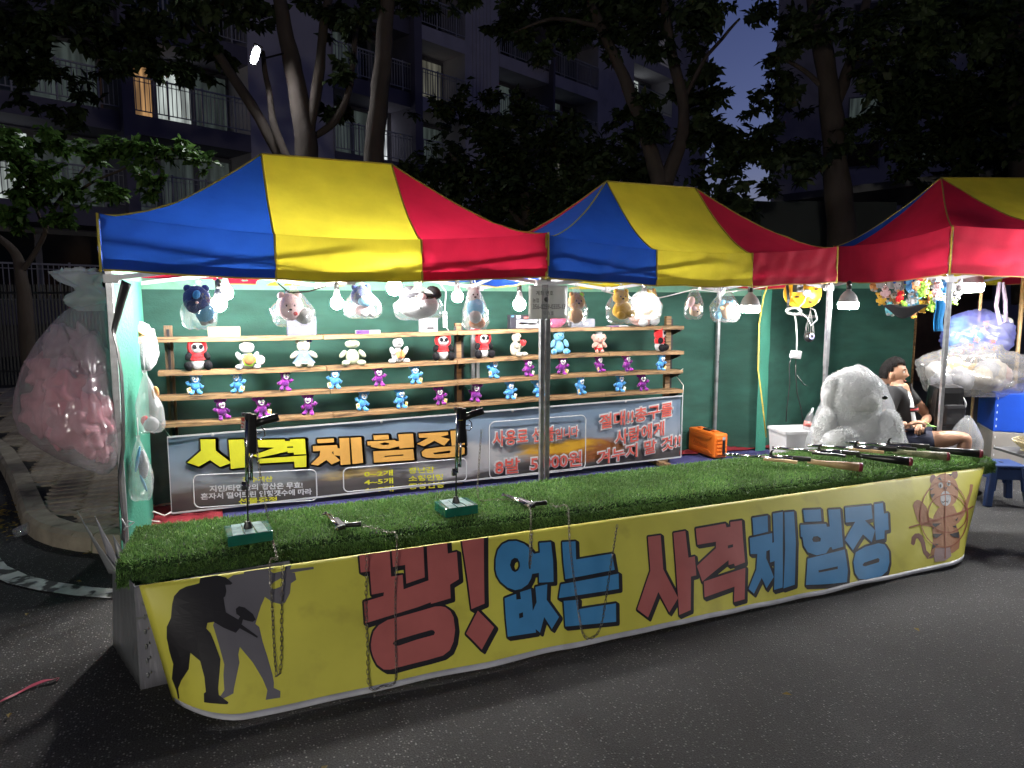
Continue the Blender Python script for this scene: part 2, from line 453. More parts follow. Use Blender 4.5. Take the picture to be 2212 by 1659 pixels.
# kerb stones
kst = resample(KP, .12); kii = inset(kst, .16)
kerb = None
per = 8; made = 0
for i in range(0, len(kst)-1, per):
    seg = kst[i:i+per+1]; ins = kii[i:i+per+1]
    if len(seg) < 2: break
    mb = MB()
    n = len(seg); gp = .006
    vs = []
    for k in range(n):
        sh = Vector((0,0,0))
        if k == 0: sh = (seg[1]-seg[0]).normalized()*gp
        if k == n-1: sh = (seg[-2]-seg[-1]).normalized()*gp
        o = (ins[k]-seg[k]).normalized()
        for q in (seg[k]+Vector((0,0,-.05)), seg[k]+o*.015+Vector((0,0,.095)), seg[k]+o*.04+Vector((0,0,.122)), ins[k]+Vector((0,0,.124)), ins[k]+Vector((0,0,-.05))):
            vs.append(q+sh)
    fs = [(k*5+j, k*5+(j+1) % 5, (k+1)*5+(j+1) % 5, (k+1)*5+j) for k in range(n-1) for j in range(5)]
    fs += [(4,3,2,1,0), tuple((n-1)*5+j for j in range(5))]
    mb.add(vs, fs)
    if kerb is None:
        kerb = bpy.data.objects.new('kerb', None); COL.objects.link(kerb); kerb['kind'] = 'structure'
    mb.build('kerb_stone', m_kerb, kerb)
# zig-zag interlocking pavers of the part in view
pw, ph, pa = .262, .131, .03
PO = [(0,0),(pw,0),(pw+pa,ph*.28),(pw-pa,ph*.72),(pw,ph),(0,ph),(-pa,ph*.72),(pa,ph*.28)]
pm = MB()
gj = .010
cx_, cy_ = pw/2, ph/2
P2 = [(cx_+(x-cx_)*(1-gj*2/pw), cy_+(y-cy_)*(1-gj*2/ph)) for x,y in PO]
P3 = [(cx_+(x-cx_)*(1-gj*5/pw), cy_+(y-cy_)*(1-gj*5/ph)) for x,y in PO]
vs = [(x,y,-.01) for x,y in P2]+[(x,y,.008) for x,y in P2]+[(x,y,.013) for x,y in P3]
fs = [(i,(i+1) % 8,8+(i+1) % 8,8+i) for i in range(8)]+[(8+i,8+(i+1) % 8,16+(i+1) % 8,16+i) for i in range(8)]+[tuple(range(16,24))]
pm.add(vs, fs)
po = None
pang = rad(3); ca, sa = math.cos(pang), math.sin(pang)
from mathutils.geometry import intersect_point_line
def inside_poly(x, y, poly):
    c = False; n = len(poly); j = n-1
    for i in range(n):
        if (poly[i].y > y) != (poly[j].y > y) and x < (poly[j].x-poly[i].x)*(y-poly[i].y)/(poly[j].y-poly[i].y)+poly[i].x: c = not c
        j = i
    return c
ppoly = inset(KP, .03)+[Vector((14,40,0)), Vector((-14,40,0))]
cand = []
for j in range(-10, 90):
    for i in range(-30, 30):
        lx = i*pw; ly = j*ph
        x = -.9+lx*ca-ly*sa; y = 5.2+lx*sa+ly*ca
        mx_, my_ = x+(pw/2)*ca-(ph/2)*sa, y+(pw/2)*sa+(ph/2)*ca
        ok = all(inside_poly(mx_+dx, my_+dy, ppoly) for dx, dy in ((.15,0),(-.15,0),(0,.06),(0,-.06)))
        if not ok: continue
        d = Vector((mx_, my_, 0))
        dep = d.dot(Vector((FW.x, FW.y, 0)).normalized()); lat = d.dot(RT)
        px = 1106+FPX*lat/dep
        if -20 < px < 900 and my_ < 15: cand.append((0 if px < 330 else 6, dep, x, y))
cand.sort(key=lambda q: q[0]+q[1])
pbase = None
mbulk = MB()
for k, (_, dep, x, y) in enumerate(cand[:1500]):
    dz = .098+R.uniform(0, .006)
    if k < 300:
        if pbase is None:
            o = pm.build('paver', m_paver, pavement, world=False); pbase = o
        else:
            o = pbase.copy(); COL.objects.link(o)
        o.location = (x, y, dz); o.rotation_euler = (R.uniform(-.012,.012), R.uniform(-.012,.012), pang+R.uniform(-.01,.01))
    else:
        M_ = Matrix.Translation((x,y,dz)) @ Matrix.Rotation(pang, 4, 'Z')
        mbulk.add([M_ @ Vector(p) for p in vs], fs)
mbulk.build('paver', m_paver, pavement, kind='stuff')
# gutter strip and painted edge line
def strip(name, pts, w0, w1, z, m):
    a = inset(pts, w0); b = inset(pts, w1); n = len(pts)
    mb = MB(); mb.add([(p.x,p.y,z) for p in a]+[(p.x,p.y,z) for p in b], [(i,i+1,n+i+1,n+i) for i in range(n-1)])
    return struct(mb.build(name, m))
LP = [Vector((x,y,0)) for x,y in [(-4.2,12.5),(-2.9,9.3),(-2.1,7.3),(-1.6,5.9),(-1.27,5.12),(-1.1,4.86),(-.925,4.68),(-.72,4.51),(-.55,4.40),(-.2,4.28),(.3,4.22)]]
strip('road_marking', LP, -.06, .06, .008, m_line)

# ------------------------------------------------------------------ tents
Y0, Y1 = 4.40, 5.83          # front and back of the two stall tents
def tent(nm_label, org, rotz, Wd, Dp, zt, zb, zr, back=('r','y','b'), front=('b','y','r'), side=('b','r'), sag=.085, seed=0, skip=(), xp=None, sliver='r', group='striped pop-up tents in a row'):
    t = thing('canopy_tent', nm_label, 'tent', org, rotz, group)
    MC = {'b': m_blue, 'y': m_yel, 'r': m_red}
    W3 = Wd/3
    xp = xp or W3
    def wr(p):
        return noise.noise(Vector((p[0]*2.1+seed*9, p[1]*2.1, seed*3.1)))*.5+noise.noise(Vector((p[0]*5.3, p[1]*5.3+seed, seed*5.1)))*.25
    def Zr(x, y):
        a = min(max(y/(Dp/2),0), max((Dp-y)/(Dp/2),0)); b = min(max(x/xp,0), max((Wd-x)/xp,0))
        tt = min(1, a, b)
        if a < b: s_ = math.sin(PI*min(max(x/Wd,0),1))
        else: s_ = math.sin(PI*min(max(y/Dp,0),1))
        e = zt-sag*s_**.8*(1-tt)
        droop = .05*math.sin(PI*tt)*(1-abs(2*(x/Wd)-1)*.6)
        return e+(zr-e)*tt**1.22-droop+.030*wr((x,y))*min(1,4*tt)*min(1,4*(1-tt)+.2)
    def pan(name, c, A, B, C_, D_, nu=10, nv=10):
        mb = MB(); A, B, C_, D_ = map(Vector, (A,B,C_,D_))
        def fn(u, v):
            p = (A*(1-u)+B*u)*(1-v)+(D_*(1-u)+C_*u)*v
            return (p.x, p.y, Zr(p.x, p.y))
        mb.grid(fn, nu, nv); mb.build(name, MC[c], t, world=False)
    h2 = Dp/2
    xq = Wd-xp
    for k_, (c, y_) in enumerate(((front,0),(back,Dp))):
        pan('roof_panel', c[0], (0,y_), (W3,y_), (xp,h2), (xp,h2), 14, 14)
        pan('roof_panel', c[1], (W3,y_), (2*W3,y_), (xq,h2), (xp,h2), 14, 14)
        pan('roof_panel', c[2], (2*W3,y_), (Wd,y_), (xq,h2), (xq,h2), 14, 14)
    pan('roof_panel', side[0], (0,0), (0,Dp*.84), (xp,h2), (xp,h2), 14, 14); pan('roof_panel', sliver, (0,Dp*.84), (0,Dp), (xp,h2), (xp,h2), 4, 14)
    pan('roof_panel', side[1], (Wd,0), (Wd,Dp), (xq,h2), (xq,h2), 14, 14)
    def val(c, a, b, out, f0, f1):
        mb = MB(); a = Vector(a); b = Vector(b); o_ = Vector(out)
        def fn(u, v):
            p = a*(1-u)+b*u
            k = f0+(f1-f0)*u
            top = Zr(p.x, p.y)+.012
            bot = zb-.045*math.sin(PI*k)+.008*noise.noise(Vector((p.x*4, p.y*4, seed+2)))
            q = p+o_*(.014+.016*(.3+v)*noise.noise(Vector((p.x*6+seed+v*3, p.y*6+v*2, v*2.5)))+.006*math.sin(p.x*31+p.y*31+v*5+seed)*noise.noise(Vector((p.x*3,p.y*3,seed)))*2+.012*v)
            return (q.x, q.y, top*(1-v)+bot*v)
        mb.grid(fn, 30, 10); mb.build('valance', MC[c], t, world=False)
        bd = MB(); bd.grid(lambda u, v: Vector(fn(u, .80+.195*v))-Vector((o_.x,o_.y,0))*.004, 30, 2); bd.build('hem_band', MC[c], t, world=False)
        hem = MB(); hem.tube([Vector(fn(i/30,1)) for i in range(31)], .0055, 6)
        hem.build('hem', m_trim if c != 'r' else m_trimr, t, world=False)
    for i, c in enumerate(front): val(c, (W3*i,0), (W3*(i+1),0), (0,-1), i/3, (i+1)/3)
    for i, c in enumerate(back): val(c, (W3*i,Dp), (W3*(i+1),Dp), (0,1), i/3, (i+1)/3)
    val(side[0], (0,0), (0,Dp), (-1,0), 0, 1); val(side[1], (Wd,0), (Wd,Dp), (1,0), 0, 1)
    tr = MB()
    for (ax, ay), (bx, by) in [((0,0),(xp,h2)),((xp,h2),(xq,h2)),((Wd,0),(xq,h2)),((W3,0),(xp,h2)),((2*W3,0),(xq,h2)),((0,Dp),(xp,h2)),((Wd,Dp),(xq,h2))]:
        tr.tube([Vector((ax+(bx-ax)*i/12, ay+(by-ay)*i/12, Zr(ax+(bx-ax)*i/12, ay+(by-ay)*i/12)+.003)) for i in range(13)], .0062, 5)
    for x, y in ((-.012,-.012),(Wd+.012,-.012),(-.012,Dp),(Wd+.012,Dp),(W3,-.016),(2*W3,-.016)):
        tr.tube([(x,y,Zr(min(max(x,0),Wd),max(y,0))+.014),(x,y-.006,zb-.01-(.04 if 0 < x < Wd else 0))], .007, 6)
    tr.build('piping', m_trim, t, world=False)
    # legs, corner brackets and scissor trusses
    ins_ = .019
    for x in (ins_, Wd-ins_):
        for y in (ins_, Dp-ins_):
            if (x > Wd/2, y > Dp/2) in skip: continue
            mb = MB(); mb.box((x,y,(zt-.03)/2+.55), (.034,.034,zt-.03-1.1)); mb.box((x,y,.7), (.029,.029,1.39))
            mb.box((x,y,.006), (.07,.07,.008))
            mb.build('leg', m_steel, t, world=False, bevel=.003)
            mb = MB(); mb.box((x+(.012 if x < Wd/2 else -.012),y,zb-.045), (.075,.046,.045)); mb.build('bracket', m_steelw, t, world=False, bevel=.003)
            mb = MB(); mb.box((x,y,zt-.05), (.045,.045,.05)); mb.build('top_bracket', m_steelw, t, world=False, bevel=.003)
    zl, zh = zb-.045, zt-.15
    def scis(a, b, n):
        a = Vector(a); b = Vector(b); nrm = (b-a).cross(Vector((0,0,1))).normalized()*.011
        for i in range(n):
            p, q = a+(b-a)*i/n, a+(b-a)*(i+1)/n
            for s_, (z0_, z1_) in ((1,(zl,zh)),(-1,(zh,zl))):
                mb = MB(); mb.bar(p+nrm*s_+Vector((0,0,z0_)), q+nrm*s_+Vector((0,0,z1_)), .013, .026)
                mb.build('truss_bar', m_steelw, t, world=False)
            mb = MB()
            m_ = (p+q)/2+Vector((0,0,(zl+zh)/2)); mb.cyl(m_-nrm*2.4, m_+nrm*2.4, .009, n=8)
            if i < n-1:
                e = q+Vector((0,0,zl)); mb.box(e, (.05,.034,.045)); mb.box(e+Vector((0,0,zh-zl)), (.045,.034,.04)); mb.cyl(e-nrm*3, e+nrm*3, .007, n=8)
            mb.build('joint', m_steelw, t, world=False)
    i2 = ins_
    scis((i2,i2,0),(Wd-i2,i2,0),2); scis((i2,Dp-i2,0),(Wd-i2,Dp-i2,0),2)
    scis((i2,i2,0),(i2,Dp-i2,0),1); scis((Wd-i2,i2,0),(Wd-i2,Dp-i2,0),1)
    return t
TX0, TX1, TX2 = -.497, 2.150, 4.815
tent('blue, yellow and red tent over the pistol end of the counter', (TX0,Y0,0), 0, TX1-TX0-.003, Y1-Y0, 2.10, 1.815, 2.62, seed=1)
tent('blue, yellow and red tent in the middle of the row', (TX1+.003,Y0,0), 0, TX2-TX1-.003, Y1-Y0, 2.085, 1.805, 2.615, seed=4)
T3 = Vector((5.70,4.02,0)); T3R = -YAW
tent('tent with a red side over the seated stallholder and crates', T3, T3R, 2.9, 2.15, 2.255, 1.875, 2.83, front=('r','y','b'), back=('b','y','r'), side=('r','b'), seed=8, sag=.05, skip=((False,True),), xp=.51, sliver='b')

# ------------------------------------------------------------------ net walls
def net(label, pts, z0, z1, m, bulge=.03, seed=0, nu=40, nv=16, hem=True, grp='green shade nets round the stall'):
    pts = [Vector(p) for p in pts]; L = [0]
    for a, b in zip(pts, pts[1:]): L.append(L[-1]+(b-a).length)
    def P(s):
        for i in range(len(pts)-1):
            if s <= L[i+1]+1e-6:
                d = (pts[i+1]-pts[i]); return pts[i]+d*((s-L[i])/d.length), Vector((-d.y,d.x,0)).normalized()
        return pts[-1], Vector((0,1,0))
    mb = MB()
    def fn(u, v):
        p, nn = P(u*L[-1]); z = z0+(z1-z0)*v
        q = Vector((p.x,p.y,z))
        wv = noise.noise(Vector((p.x*1.4+seed*5, p.y*1.4, z*.8)))*1.0+noise.noise(Vector((p.x*4+seed, p.y*4, z*2.2)))*.35
        return q+nn*bulge*wv*(1-.7*v)
    mb.grid(fn, nu, nv)
    o = thing('netting_wall', label, 'net wall', (pts[0].x,pts[0].y,z0), 0, grp)
    mb.build('net', m, o)
    if hem:
        h_ = MB(); h_.grid(lambda u, v: Vector(fn(u, 1))+Vector((0,0,-.06+.08*v))-P(u*L[-1])[1]*.004, nu, 1); h_.build('hem', m_hem, o)
    return o
seam = atZ(1643, 974, .12)
net('dark green net wall behind the shelves of plush toys', [(-.5,Y1+.02,0),(TX2,Y1+.02,0)], .10, 1.795, m_net, .035, 1, 60)
net('green net wall behind the orange case', [(TX2+.005,Y1+.03,0),(seam.x,seam.y+.03,0)], .10, 1.76, m_net, .03, 2, 16)
net('green net wall behind the white bin and seated person', [(seam.x+.02,seam.y+.04,0),(7.05,6.35,0),(8.0,6.05,0)], .10, 1.86, m_net, .03, 3, 36)
sn = net('bright aqua net closing the left end of the stall', [(TX0-.005,Y0+.02,0),(TX0+.10,4.75,0),(TX0+.10,5.4,0),(TX0+.01,Y1,0)], .08, 1.83, m_netb, .03, 6, 20)
# seam post with a folded bright strip of net
t = thing('seam_post', 'steel post wrapped in aqua net right of the orange case', 'post', (seam.x,seam.y,.12))
mb = MB(); mb.box((seam.x,seam.y,1.0), (.03,.03,1.76)); mb.build('post', m_steel, t)
mb = MB(); mb.grid(lambda u, v: (seam.x-.09+.13*u, seam.y-.022-.012*math.sin(PI*u)+.006*noise.noise(Vector((u*3,v*9,1))), .13+1.72*v), 6, 20); mb.build('net_strip', m_netb, t)
for px in (1958, 1975):
    q = atY(px, 740, 6.1); mb = MB(); mb.box((q.x,q.y,1.0), (.02,.02,1.74))
    tag(mb.build('net_post', m_steel if px < 1960 else m_wood), 'thin %s post against the net behind the white plush' % ('steel' if px < 1960 else 'wooden'), 'post')

# ------------------------------------------------------------------ floor of the stall
mb = MB(); mb.grid(lambda u, v: (-.35+5.6*u, 4.99+.78*v, .128+.004*noise.noise(Vector((u*20,v*6,0)))), 30, 6)
struct(mb.build('stall_floor', m_carpet))
mb = MB(); mb.grid(lambda u, v: (4.1+1.5*u, 5.62+.2*v-.1*u, .140+.035*abs(noise.noise(Vector((u*5,v*3,4))))), 20, 5)
tag(mb.build('red_tarp', m_carpr), 'red tarp edge on the floor under the orange case', 'tarp')
mb = MB(); mb.grid(lambda u, v: (-.46+.5*u, 4.7+1.0*v, .135+.06*abs(noise.noise(Vector((u*4,v*5,2))))), 14, 18)
tag(mb.build('red_tarp', m_carpr), 'crumpled red tarp on the floor left of the back banner', 'tarp')

# ------------------------------------------------------------------ display rack
YR = 5.38
rack = thing('display_rack', 'long rack of four scorched wooden shelves for the plush targets', 'rack', (atY(990,900,YR).x,YR,.13))
ROWS = [((335,735),(1478,708)),((340,808),(1478,762)),((342,862),(1476,803)),((348,920),(1476,845))]
def rowz(r, x):
    a = atY(*ROWS[r][0], YR-.07); b = atY(*ROWS[r][1], YR-.07)
    return a.z+(b.z-a.z)*(x-a.x)/(b.x-a.x)-.012*math.sin(2*PI*(x-a.x)/(b.x-a.x))*(1 if r else .6)
for r in range(4):
    xa = atY(*ROWS[r][0], YR-.07).x; xb = atY(*ROWS[r][1], YR-.07).x
    cuts = [xa, atY(700+6*r,800,YR-.07).x, atY(988,800,YR-.07).x, atY(1318-3*r,800,YR-.07).x, xb]
    for a, b in zip(cuts, cuts[1:]):
        mb = MB(); n = 8; hh = .016
        vs = []; 
        for i in range(n+1):
            x = a+.002+(b-a-.004)*i/n; z = rowz(r, x); dy = .003*noise.noise(Vector((x*3,r,0)))
            vs += [(x,YR-.072+dy,z-hh),(x,YR-.072+dy,z+hh),(x,YR+.06,z+hh),(x,YR+.06,z-hh)]
        fs = [(i*4+j,i*4+(j+1) % 4,(i+1)*4+(j+1) % 4,(i+1)*4+j) for i in range(n) for j in range(4)]+[(3,2,1,0),tuple(n*4+j for j in range(4))]
        mb.add(vs, fs); mb.build('shelf_board', m_wood, rack, bevel=.003)
for px, top, bot in ((368,703,1105),(990,698,1060),(1440,683,1000)):
    x = atY(px,800,YR+.09).x; zt_ = atY(px,top,YR+.09).z
    mb = MB(); mb.box((x,YR+.09,(zt_+.13)/2), (.055,.036,zt_-.13)); mb.build('upright', m_wood if px > 400 else m_woodd, rack, bevel=.003)
    for dx in ((-.03,.03) if px == 990 else ((0.0,) if px < 400 else (.036,))):
        mb = MB(); mb.box((x+dx,YR+.068 if px < 400 else YR+.075,(zt_+.13)/2-.01), (.018,.012,zt_-.16)); mb.build('slotted_rail', m_blackm, rack)
    for r in range(4):
        z = rowz(r, x)-.017
        mb = MB()
        xb_ = x+(.045 if px > 1000 else .0)
        mb.prism([(YR+.07,0),(YR+.07,-.055),(YR-.05,-.012),(YR-.05,0)], lambda a, b: Vector((xb_-.004,a,z+b)), lambda a, b: Vector((xb_+.01,a,z+b)))
        mb.build('shelf_bracket', m_blackm, rack)
mb = MB(); q = atZ(1440, 1008, .13)
mb.box((q.x-.03,YR+.0,.155), (.06,.30,.04)); mb.build('foot', m_wood, rack, bevel=.004)
# outlines of the painted letters and figures, in millimetres on their banners
LT = {"red":[[[854,-63,847,65,887,66,882,147,937,146,933,158,844,167,838,238,923,230,1012,222,1078,216,1144,207,1143,213,1240,205,1244,157,1289,143,1292,42,1249,44,1251,-33,1157,-39,1145,130,1026,147,1029,96,977,96,989,-53]],[[996,-52,990,63,1046,62,1041,129,1129,117,1142,-40]],[[851,308,858,288,870,269,896,252,938,240,992,237,1100,229,1161,224,1186,226,1209,232,1232,248,1244,271,1245,314,1232,350,1209,376,1173,388,1098,392,1012,394,922,397,894,393,868,374,855,349,850,324],[949,319,955,313,979,309,1064,303,1132,299,1143,302,1148,310,1141,317,1061,321,976,329,956,327]],[[1318,-51,1434,-44,1430,6,1403,244,1335,255,1332,162]],[[1366,264,1440,330,1367,394,1297,333]],[[2334,97,2414,98,2423,235,2510,355,2448,401,2388,318,2317,403,2251,366,2342,232]],[[2495,97,2572,96,2586,208,2628,207,2635,283,2598,284,2591,408,2512,417,2505,250]],[[2640,94,2841,91,2848,109,2876,108,2874,88,2954,89,2964,174,2978,267,2904,275,2898,264,2860,266,2859,246,2676,311,2640,247,2773,189,2774,162,2649,162],[2855,186,2892,184,2892,196,2856,198]],[[2687,312,2981,289,2981,410,2903,412,2904,354,2691,372]]],"blue":[[[1474,128,1480,90,1495,58,1520,39,1554,31,1593,34,1632,49,1657,69,1681,94,1712,93,1712,55,1775,58,1780,129,1775,210,1696,204,1699,168,1663,168,1655,184,1636,203,1600,215,1567,216,1528,202,1495,177,1478,152],[1550,122,1559,104,1576,97,1593,102,1602,119,1601,133,1591,146,1574,151,1558,143]],[[1508,238,1570,230,1569,250,1593,251,1592,226,1651,221,1652,274,1651,300,1676,272,1675,217,1740,215,1732,270,1794,338,1749,374,1712,328,1682,378,1659,363,1660,375,1507,370,1505,309],[1576,300,1598,298,1597,315,1576,317]],[[1836,65,1910,70,1908,141,2115,141,2127,205,1841,208,1836,145]],[[1815,224,2149,222,2148,279,1799,272]],[[1825,285,1908,291,1903,324,2128,329,2125,394,1826,375]],[[3028,85,3138,85,3144,156,3038,161]],[[3010,170,3175,165,3178,207,3189,205,3176,80,3250,79,3263,395,3199,397,3197,284,3163,286,3160,234,3135,237,3135,266,3193,347,3142,385,3105,341,3049,396,3009,374,3064,304,3069,242,3018,237]],[[3263,82,3334,85,3354,224,3352,394,3270,399,3273,246]],[[3403,85,3540,93,3551,149,3418,140]],[[3386,150,3587,164,3595,178,3617,179,3601,101,3696,107,3727,278,3642,282,3633,269,3619,271,3592,292,3514,293,3447,274,3413,242,3403,205,3390,201],[3478,221,3488,211,3521,212,3547,224,3544,237,3511,237,3487,233]],[[3445,300,3739,291,3769,381,3766,428,3433,405],[3530,357,3684,356,3684,367,3534,366]],[[3734,104,3954,112,3971,175,3906,179,3996,231,3971,282,3893,240,3810,301,3740,250,3824,177,3743,173]],[[3981,109,4056,109,4070,161,4105,161,4122,239,4085,239,4086,276,4009,276,3988,192]],[[3815,351,3834,312,3915,296,4035,291,4091,302,4131,335,4142,383,4127,416,4073,433,3927,436,3866,427,3831,398],[3895,370,3909,363,4035,355,4051,362,4043,373,3922,379,3900,376]]],"man":[[[216,5,234,-9,257,-9,285,6,310,15,331,37,323,41,303,39,303,60,295,76,288,80,287,128,328,157,337,148,325,138,326,122,340,115,360,122,387,147,394,166,381,172,358,164,346,159,337,174,391,219,388,224,328,185,310,197,268,175,236,153,212,154,203,171,216,188,223,214,235,270,224,304,212,338,205,358,203,377,235,399,230,405,184,405,139,407,146,377,155,371,161,325,157,274,126,249,106,304,65,351,42,387,36,424,28,433,31,397,25,358,48,298,45,251,48,204,59,162,82,130,98,82,111,55,136,35,161,27,191,24,210,21]]],"man2":[[[309,23,339,10,379,11,390,-51,473,-41,496,8,473,11,493,23,539,19,544,1,513,-7,515,-20,594,-12,594,-6,568,2,559,18,654,21,654,29,563,30,576,32,577,57,554,66,544,98,519,127,499,129,469,118,444,98,423,125,390,179,403,191,406,237,415,284,423,339,424,364,420,380,444,393,439,411,380,409,393,383,382,348,355,295,316,242,305,263,304,288,266,360,260,374,219,387,204,384,228,363,235,320,246,286,238,215,231,163,289,75],[483,77,513,72,528,51,518,44,488,53,469,66]]],"tiger":{"body":[[[4569,177,4715,178,4773,239,4754,276,4819,336,4813,388,4738,399,4611,399,4519,386,4540,335,4522,255,4530,212]],[[4328,145,4339,129,4362,120,4389,125,4429,145,4464,171,4488,214,4543,230,4539,267,4436,248,4384,224,4347,174]],[[4911,91,4876,85,4876,130,4840,173,4807,210,4723,234,4741,274,4779,267,4844,236,4882,189,4912,122]]],"tail":[[[4337,321,4339,291,4369,278,4407,280,4442,295,4468,328,4483,363,4525,386,4499,401,4457,373,4429,325,4399,302,4383,302,4375,325,4362,330]],[[4465,178,4464,187,4458,194,4448,200,4435,202,4420,203,4404,200,4390,195,4379,187,4371,179,4368,170,4369,161,4375,153,4385,148,4398,145,4413,145,4428,147,4442,153,4454,160,4462,169]],[[4533,32,4532,40,4529,47,4523,52,4515,55,4505,55,4496,53,4487,49,4479,43,4474,35,4472,28,4473,20,4476,13,4482,8,4490,5,4500,5,4509,7,4518,11,4526,17,4531,24]],[[4737,23,4736,30,4733,36,4727,40,4719,43,4710,44,4701,42,4692,38,4685,32,4680,25,4678,18,4678,11,4682,5,4687,0,4695,-3,4704,-3,4713,-1,4722,3,4729,8,4734,15]],[[4494,401,4596,375,4631,386,4544,403]]],"head":[[[4756,110,4753,137,4736,159,4706,175,4668,184,4626,185,4582,177,4542,161,4509,140,4487,114,4477,87,4481,60,4497,37,4525,19,4562,9,4603,8,4647,16,4687,32,4721,55,4745,81]]],"grey":[[[4561,362,4697,367,4721,412,4660,426,4569,422,4554,397]]],"white":[[[4682,141,4681,153,4675,163,4665,170,4651,174,4635,175,4619,172,4604,165,4592,156,4583,145,4579,133,4580,121,4586,111,4596,103,4610,99,4626,98,4642,102,4657,108,4669,118,4678,129]],[[4596,68,4596,73,4593,77,4589,80,4583,82,4576,82,4569,81,4563,78,4557,74,4554,70,4552,65,4553,60,4555,56,4560,53,4566,51,4572,51,4579,52,4586,55,4591,59,4595,64]],[[4672,64,4672,69,4670,73,4666,75,4660,77,4654,77,4648,76,4642,74,4637,70,4634,66,4632,61,4632,57,4635,53,4639,50,4644,49,4650,48,4657,50,4663,52,4667,56,4671,60]]],"black":[[[4540,30,4561,23,4586,46]],[[4637,14,4667,28,4682,17]],[[4478,104,4527,105,4497,126]],[[4475,78,4513,75,4482,87]],[[4713,86,4749,94,4748,106]],[[4521,247,4601,254,4526,274]],[[4529,295,4625,304,4566,319,4537,311]],[[4533,339,4592,347,4533,365]],[[4688,312,4789,311,4796,341,4726,328]],[[4738,252,4767,239,4757,257]],[[4712,277,4752,278,4751,291]],[[4582,70,4581,76,4577,79,4570,78,4565,74,4562,69,4564,63,4568,60,4574,61,4580,64]],[[4660,67,4659,72,4655,74,4648,74,4643,70,4640,65,4641,60,4646,57,4652,57,4658,61]],[[4601,80,4640,81,4624,101]],[[4587,145,4610,153,4628,145,4650,156,4659,142,4656,161,4629,152,4609,158]]],"ring":[[[4896,243,4906,276,4898,305,4871,328,4830,346,4784,359,4737,367,4691,371,4646,370,4600,363,4555,350,4513,333,4476,311,4445,285,4421,257,4405,226,4397,195,4398,164,4407,135,4424,108,4449,84,4481,66,4518,53,4559,47,4603,47,4648,54,4692,67,4735,87,4775,111,4813,141,4846,173,4875,208],[4879,241,4886,272,4879,300,4854,323,4818,341,4775,354,4731,362,4689,366,4645,365,4601,358,4558,346,4518,330,4483,308,4453,283,4430,256,4415,226,4407,196,4408,166,4416,137,4433,111,4457,89,4487,71,4522,58,4561,52,4603,52,4646,59,4689,72,4730,91,4768,115,4804,143,4835,174,4861,207]],[[4884,235,4886,255,4876,271,4854,284,4822,294,4786,301,4747,305,4708,307,4670,305,4632,300,4595,291,4561,280,4531,266,4505,250,4486,233,4473,214,4467,196,4469,178,4477,161,4493,145,4514,133,4541,123,4573,117,4607,114,4644,115,4682,120,4719,129,4756,141,4790,156,4822,174,4849,194,4870,215],[4868,233,4870,251,4860,267,4840,280,4811,289,4777,296,4742,300,4705,302,4670,300,4633,295,4599,287,4566,277,4537,263,4513,248,4495,232,4483,214,4477,197,4479,179,4487,163,4501,149,4522,137,4547,128,4577,122,4610,119,4645,120,4681,125,4716,133,4750,145,4783,159,4812,176,4837,195,4856,214]],[[4301,243,4960,207,4966,215,4302,249]],[[4605,-1,4613,-1,4663,417,4654,416]]]},"bb":{"y":[[[-81,687,16,680,15,598,113,502,39,478,-25,534,-100,494,-171,530,-80,606]],[[102,668,204,665,206,610,262,605,260,539,205,540,204,460,109,458]],[[297,652,483,642,484,629,521,628,520,640,627,636,631,520,545,523,543,540,502,540,501,552,302,521,257,542,409,587,300,599],[499,588,541,587,541,575,498,577]],[[292,514,633,510,630,423,547,426,545,472,301,479]]],"o":[[[714,625,836,622,837,593,717,594]],[[682,576,859,570,864,544,880,543,877,621,950,619,956,413,882,414,879,485,834,492,830,530,818,513,881,449,815,424,777,462,715,426,664,440,729,498,735,537,683,536]],[[962,618,1042,615,1052,416,971,412]],[[1135,622,1252,619,1258,583,1140,586]],[[1087,579,1305,573,1311,563,1337,562,1330,617,1449,613,1455,503,1340,503,1334,521,1256,509,1185,514,1115,535,1116,547,1090,549],[1180,553,1222,562,1257,553,1257,541,1215,539]],[[1132,498,1449,489,1456,401,1136,409],[1219,455,1369,454,1369,444,1219,445]],[[1494,609,1737,607,1740,582,1674,571,1752,545,1704,495,1623,542,1535,504,1480,529,1574,571,1499,576]],[[1757,612,1872,614,1878,489,1768,490]],[[1516,459,1547,481,1673,488,1826,483,1877,464,1877,416,1825,396,1672,397,1559,409,1522,428],[1609,445,1748,452,1761,442,1748,431,1622,432]]]}}
# ------------------------------------------------------------------ game counter
m_box = mat('grey_twinwall_plastic', (.20,.20,.23), .45, var=.12, vs=5, bump=.25, bs=6, stain=(.32,.32,.36), stain_s=6, aniso=(12,12,1))
m_boxd = mat('clear_ribbed_plastic', (.17,.18,.19), .3, var=.2, vs=5, bump=.2, bs=8)
m_turf = mat('turf_backing', (.02,.05,.012), .9, var=.3, vs=40)
m_blade = island_tint_mat('turf_blades', (.065,.165,.034), (.23,.40,.12), .5, .25, .4, .35)
m_ply = mat('plywood', (.30,.22,.13), .7)
m_ban = mat('yellow_banner_vinyl', (.70,.66,.09), .5, var=.12, vs=3, bump=.12, bs=14, stain=(.46,.40,.06), stain_s=5, stain_lo=.58, stain_hi=.85)
m_banw = mat('banner_white_edge', (.55,.56,.6), .5, var=.2, vs=9)
m_ink = mat('banner_black_ink', (.017,.016,.019), .5, var=.1, bump=.1, bs=14)
m_inkr = mat('banner_red_ink', (.50,.135,.12), .5, var=.12, vs=6, bump=.1, bs=14)
m_inkb = mat('banner_blue_ink', (.065,.29,.58), .5, var=.10, vs=6, bump=.1, bs=14)
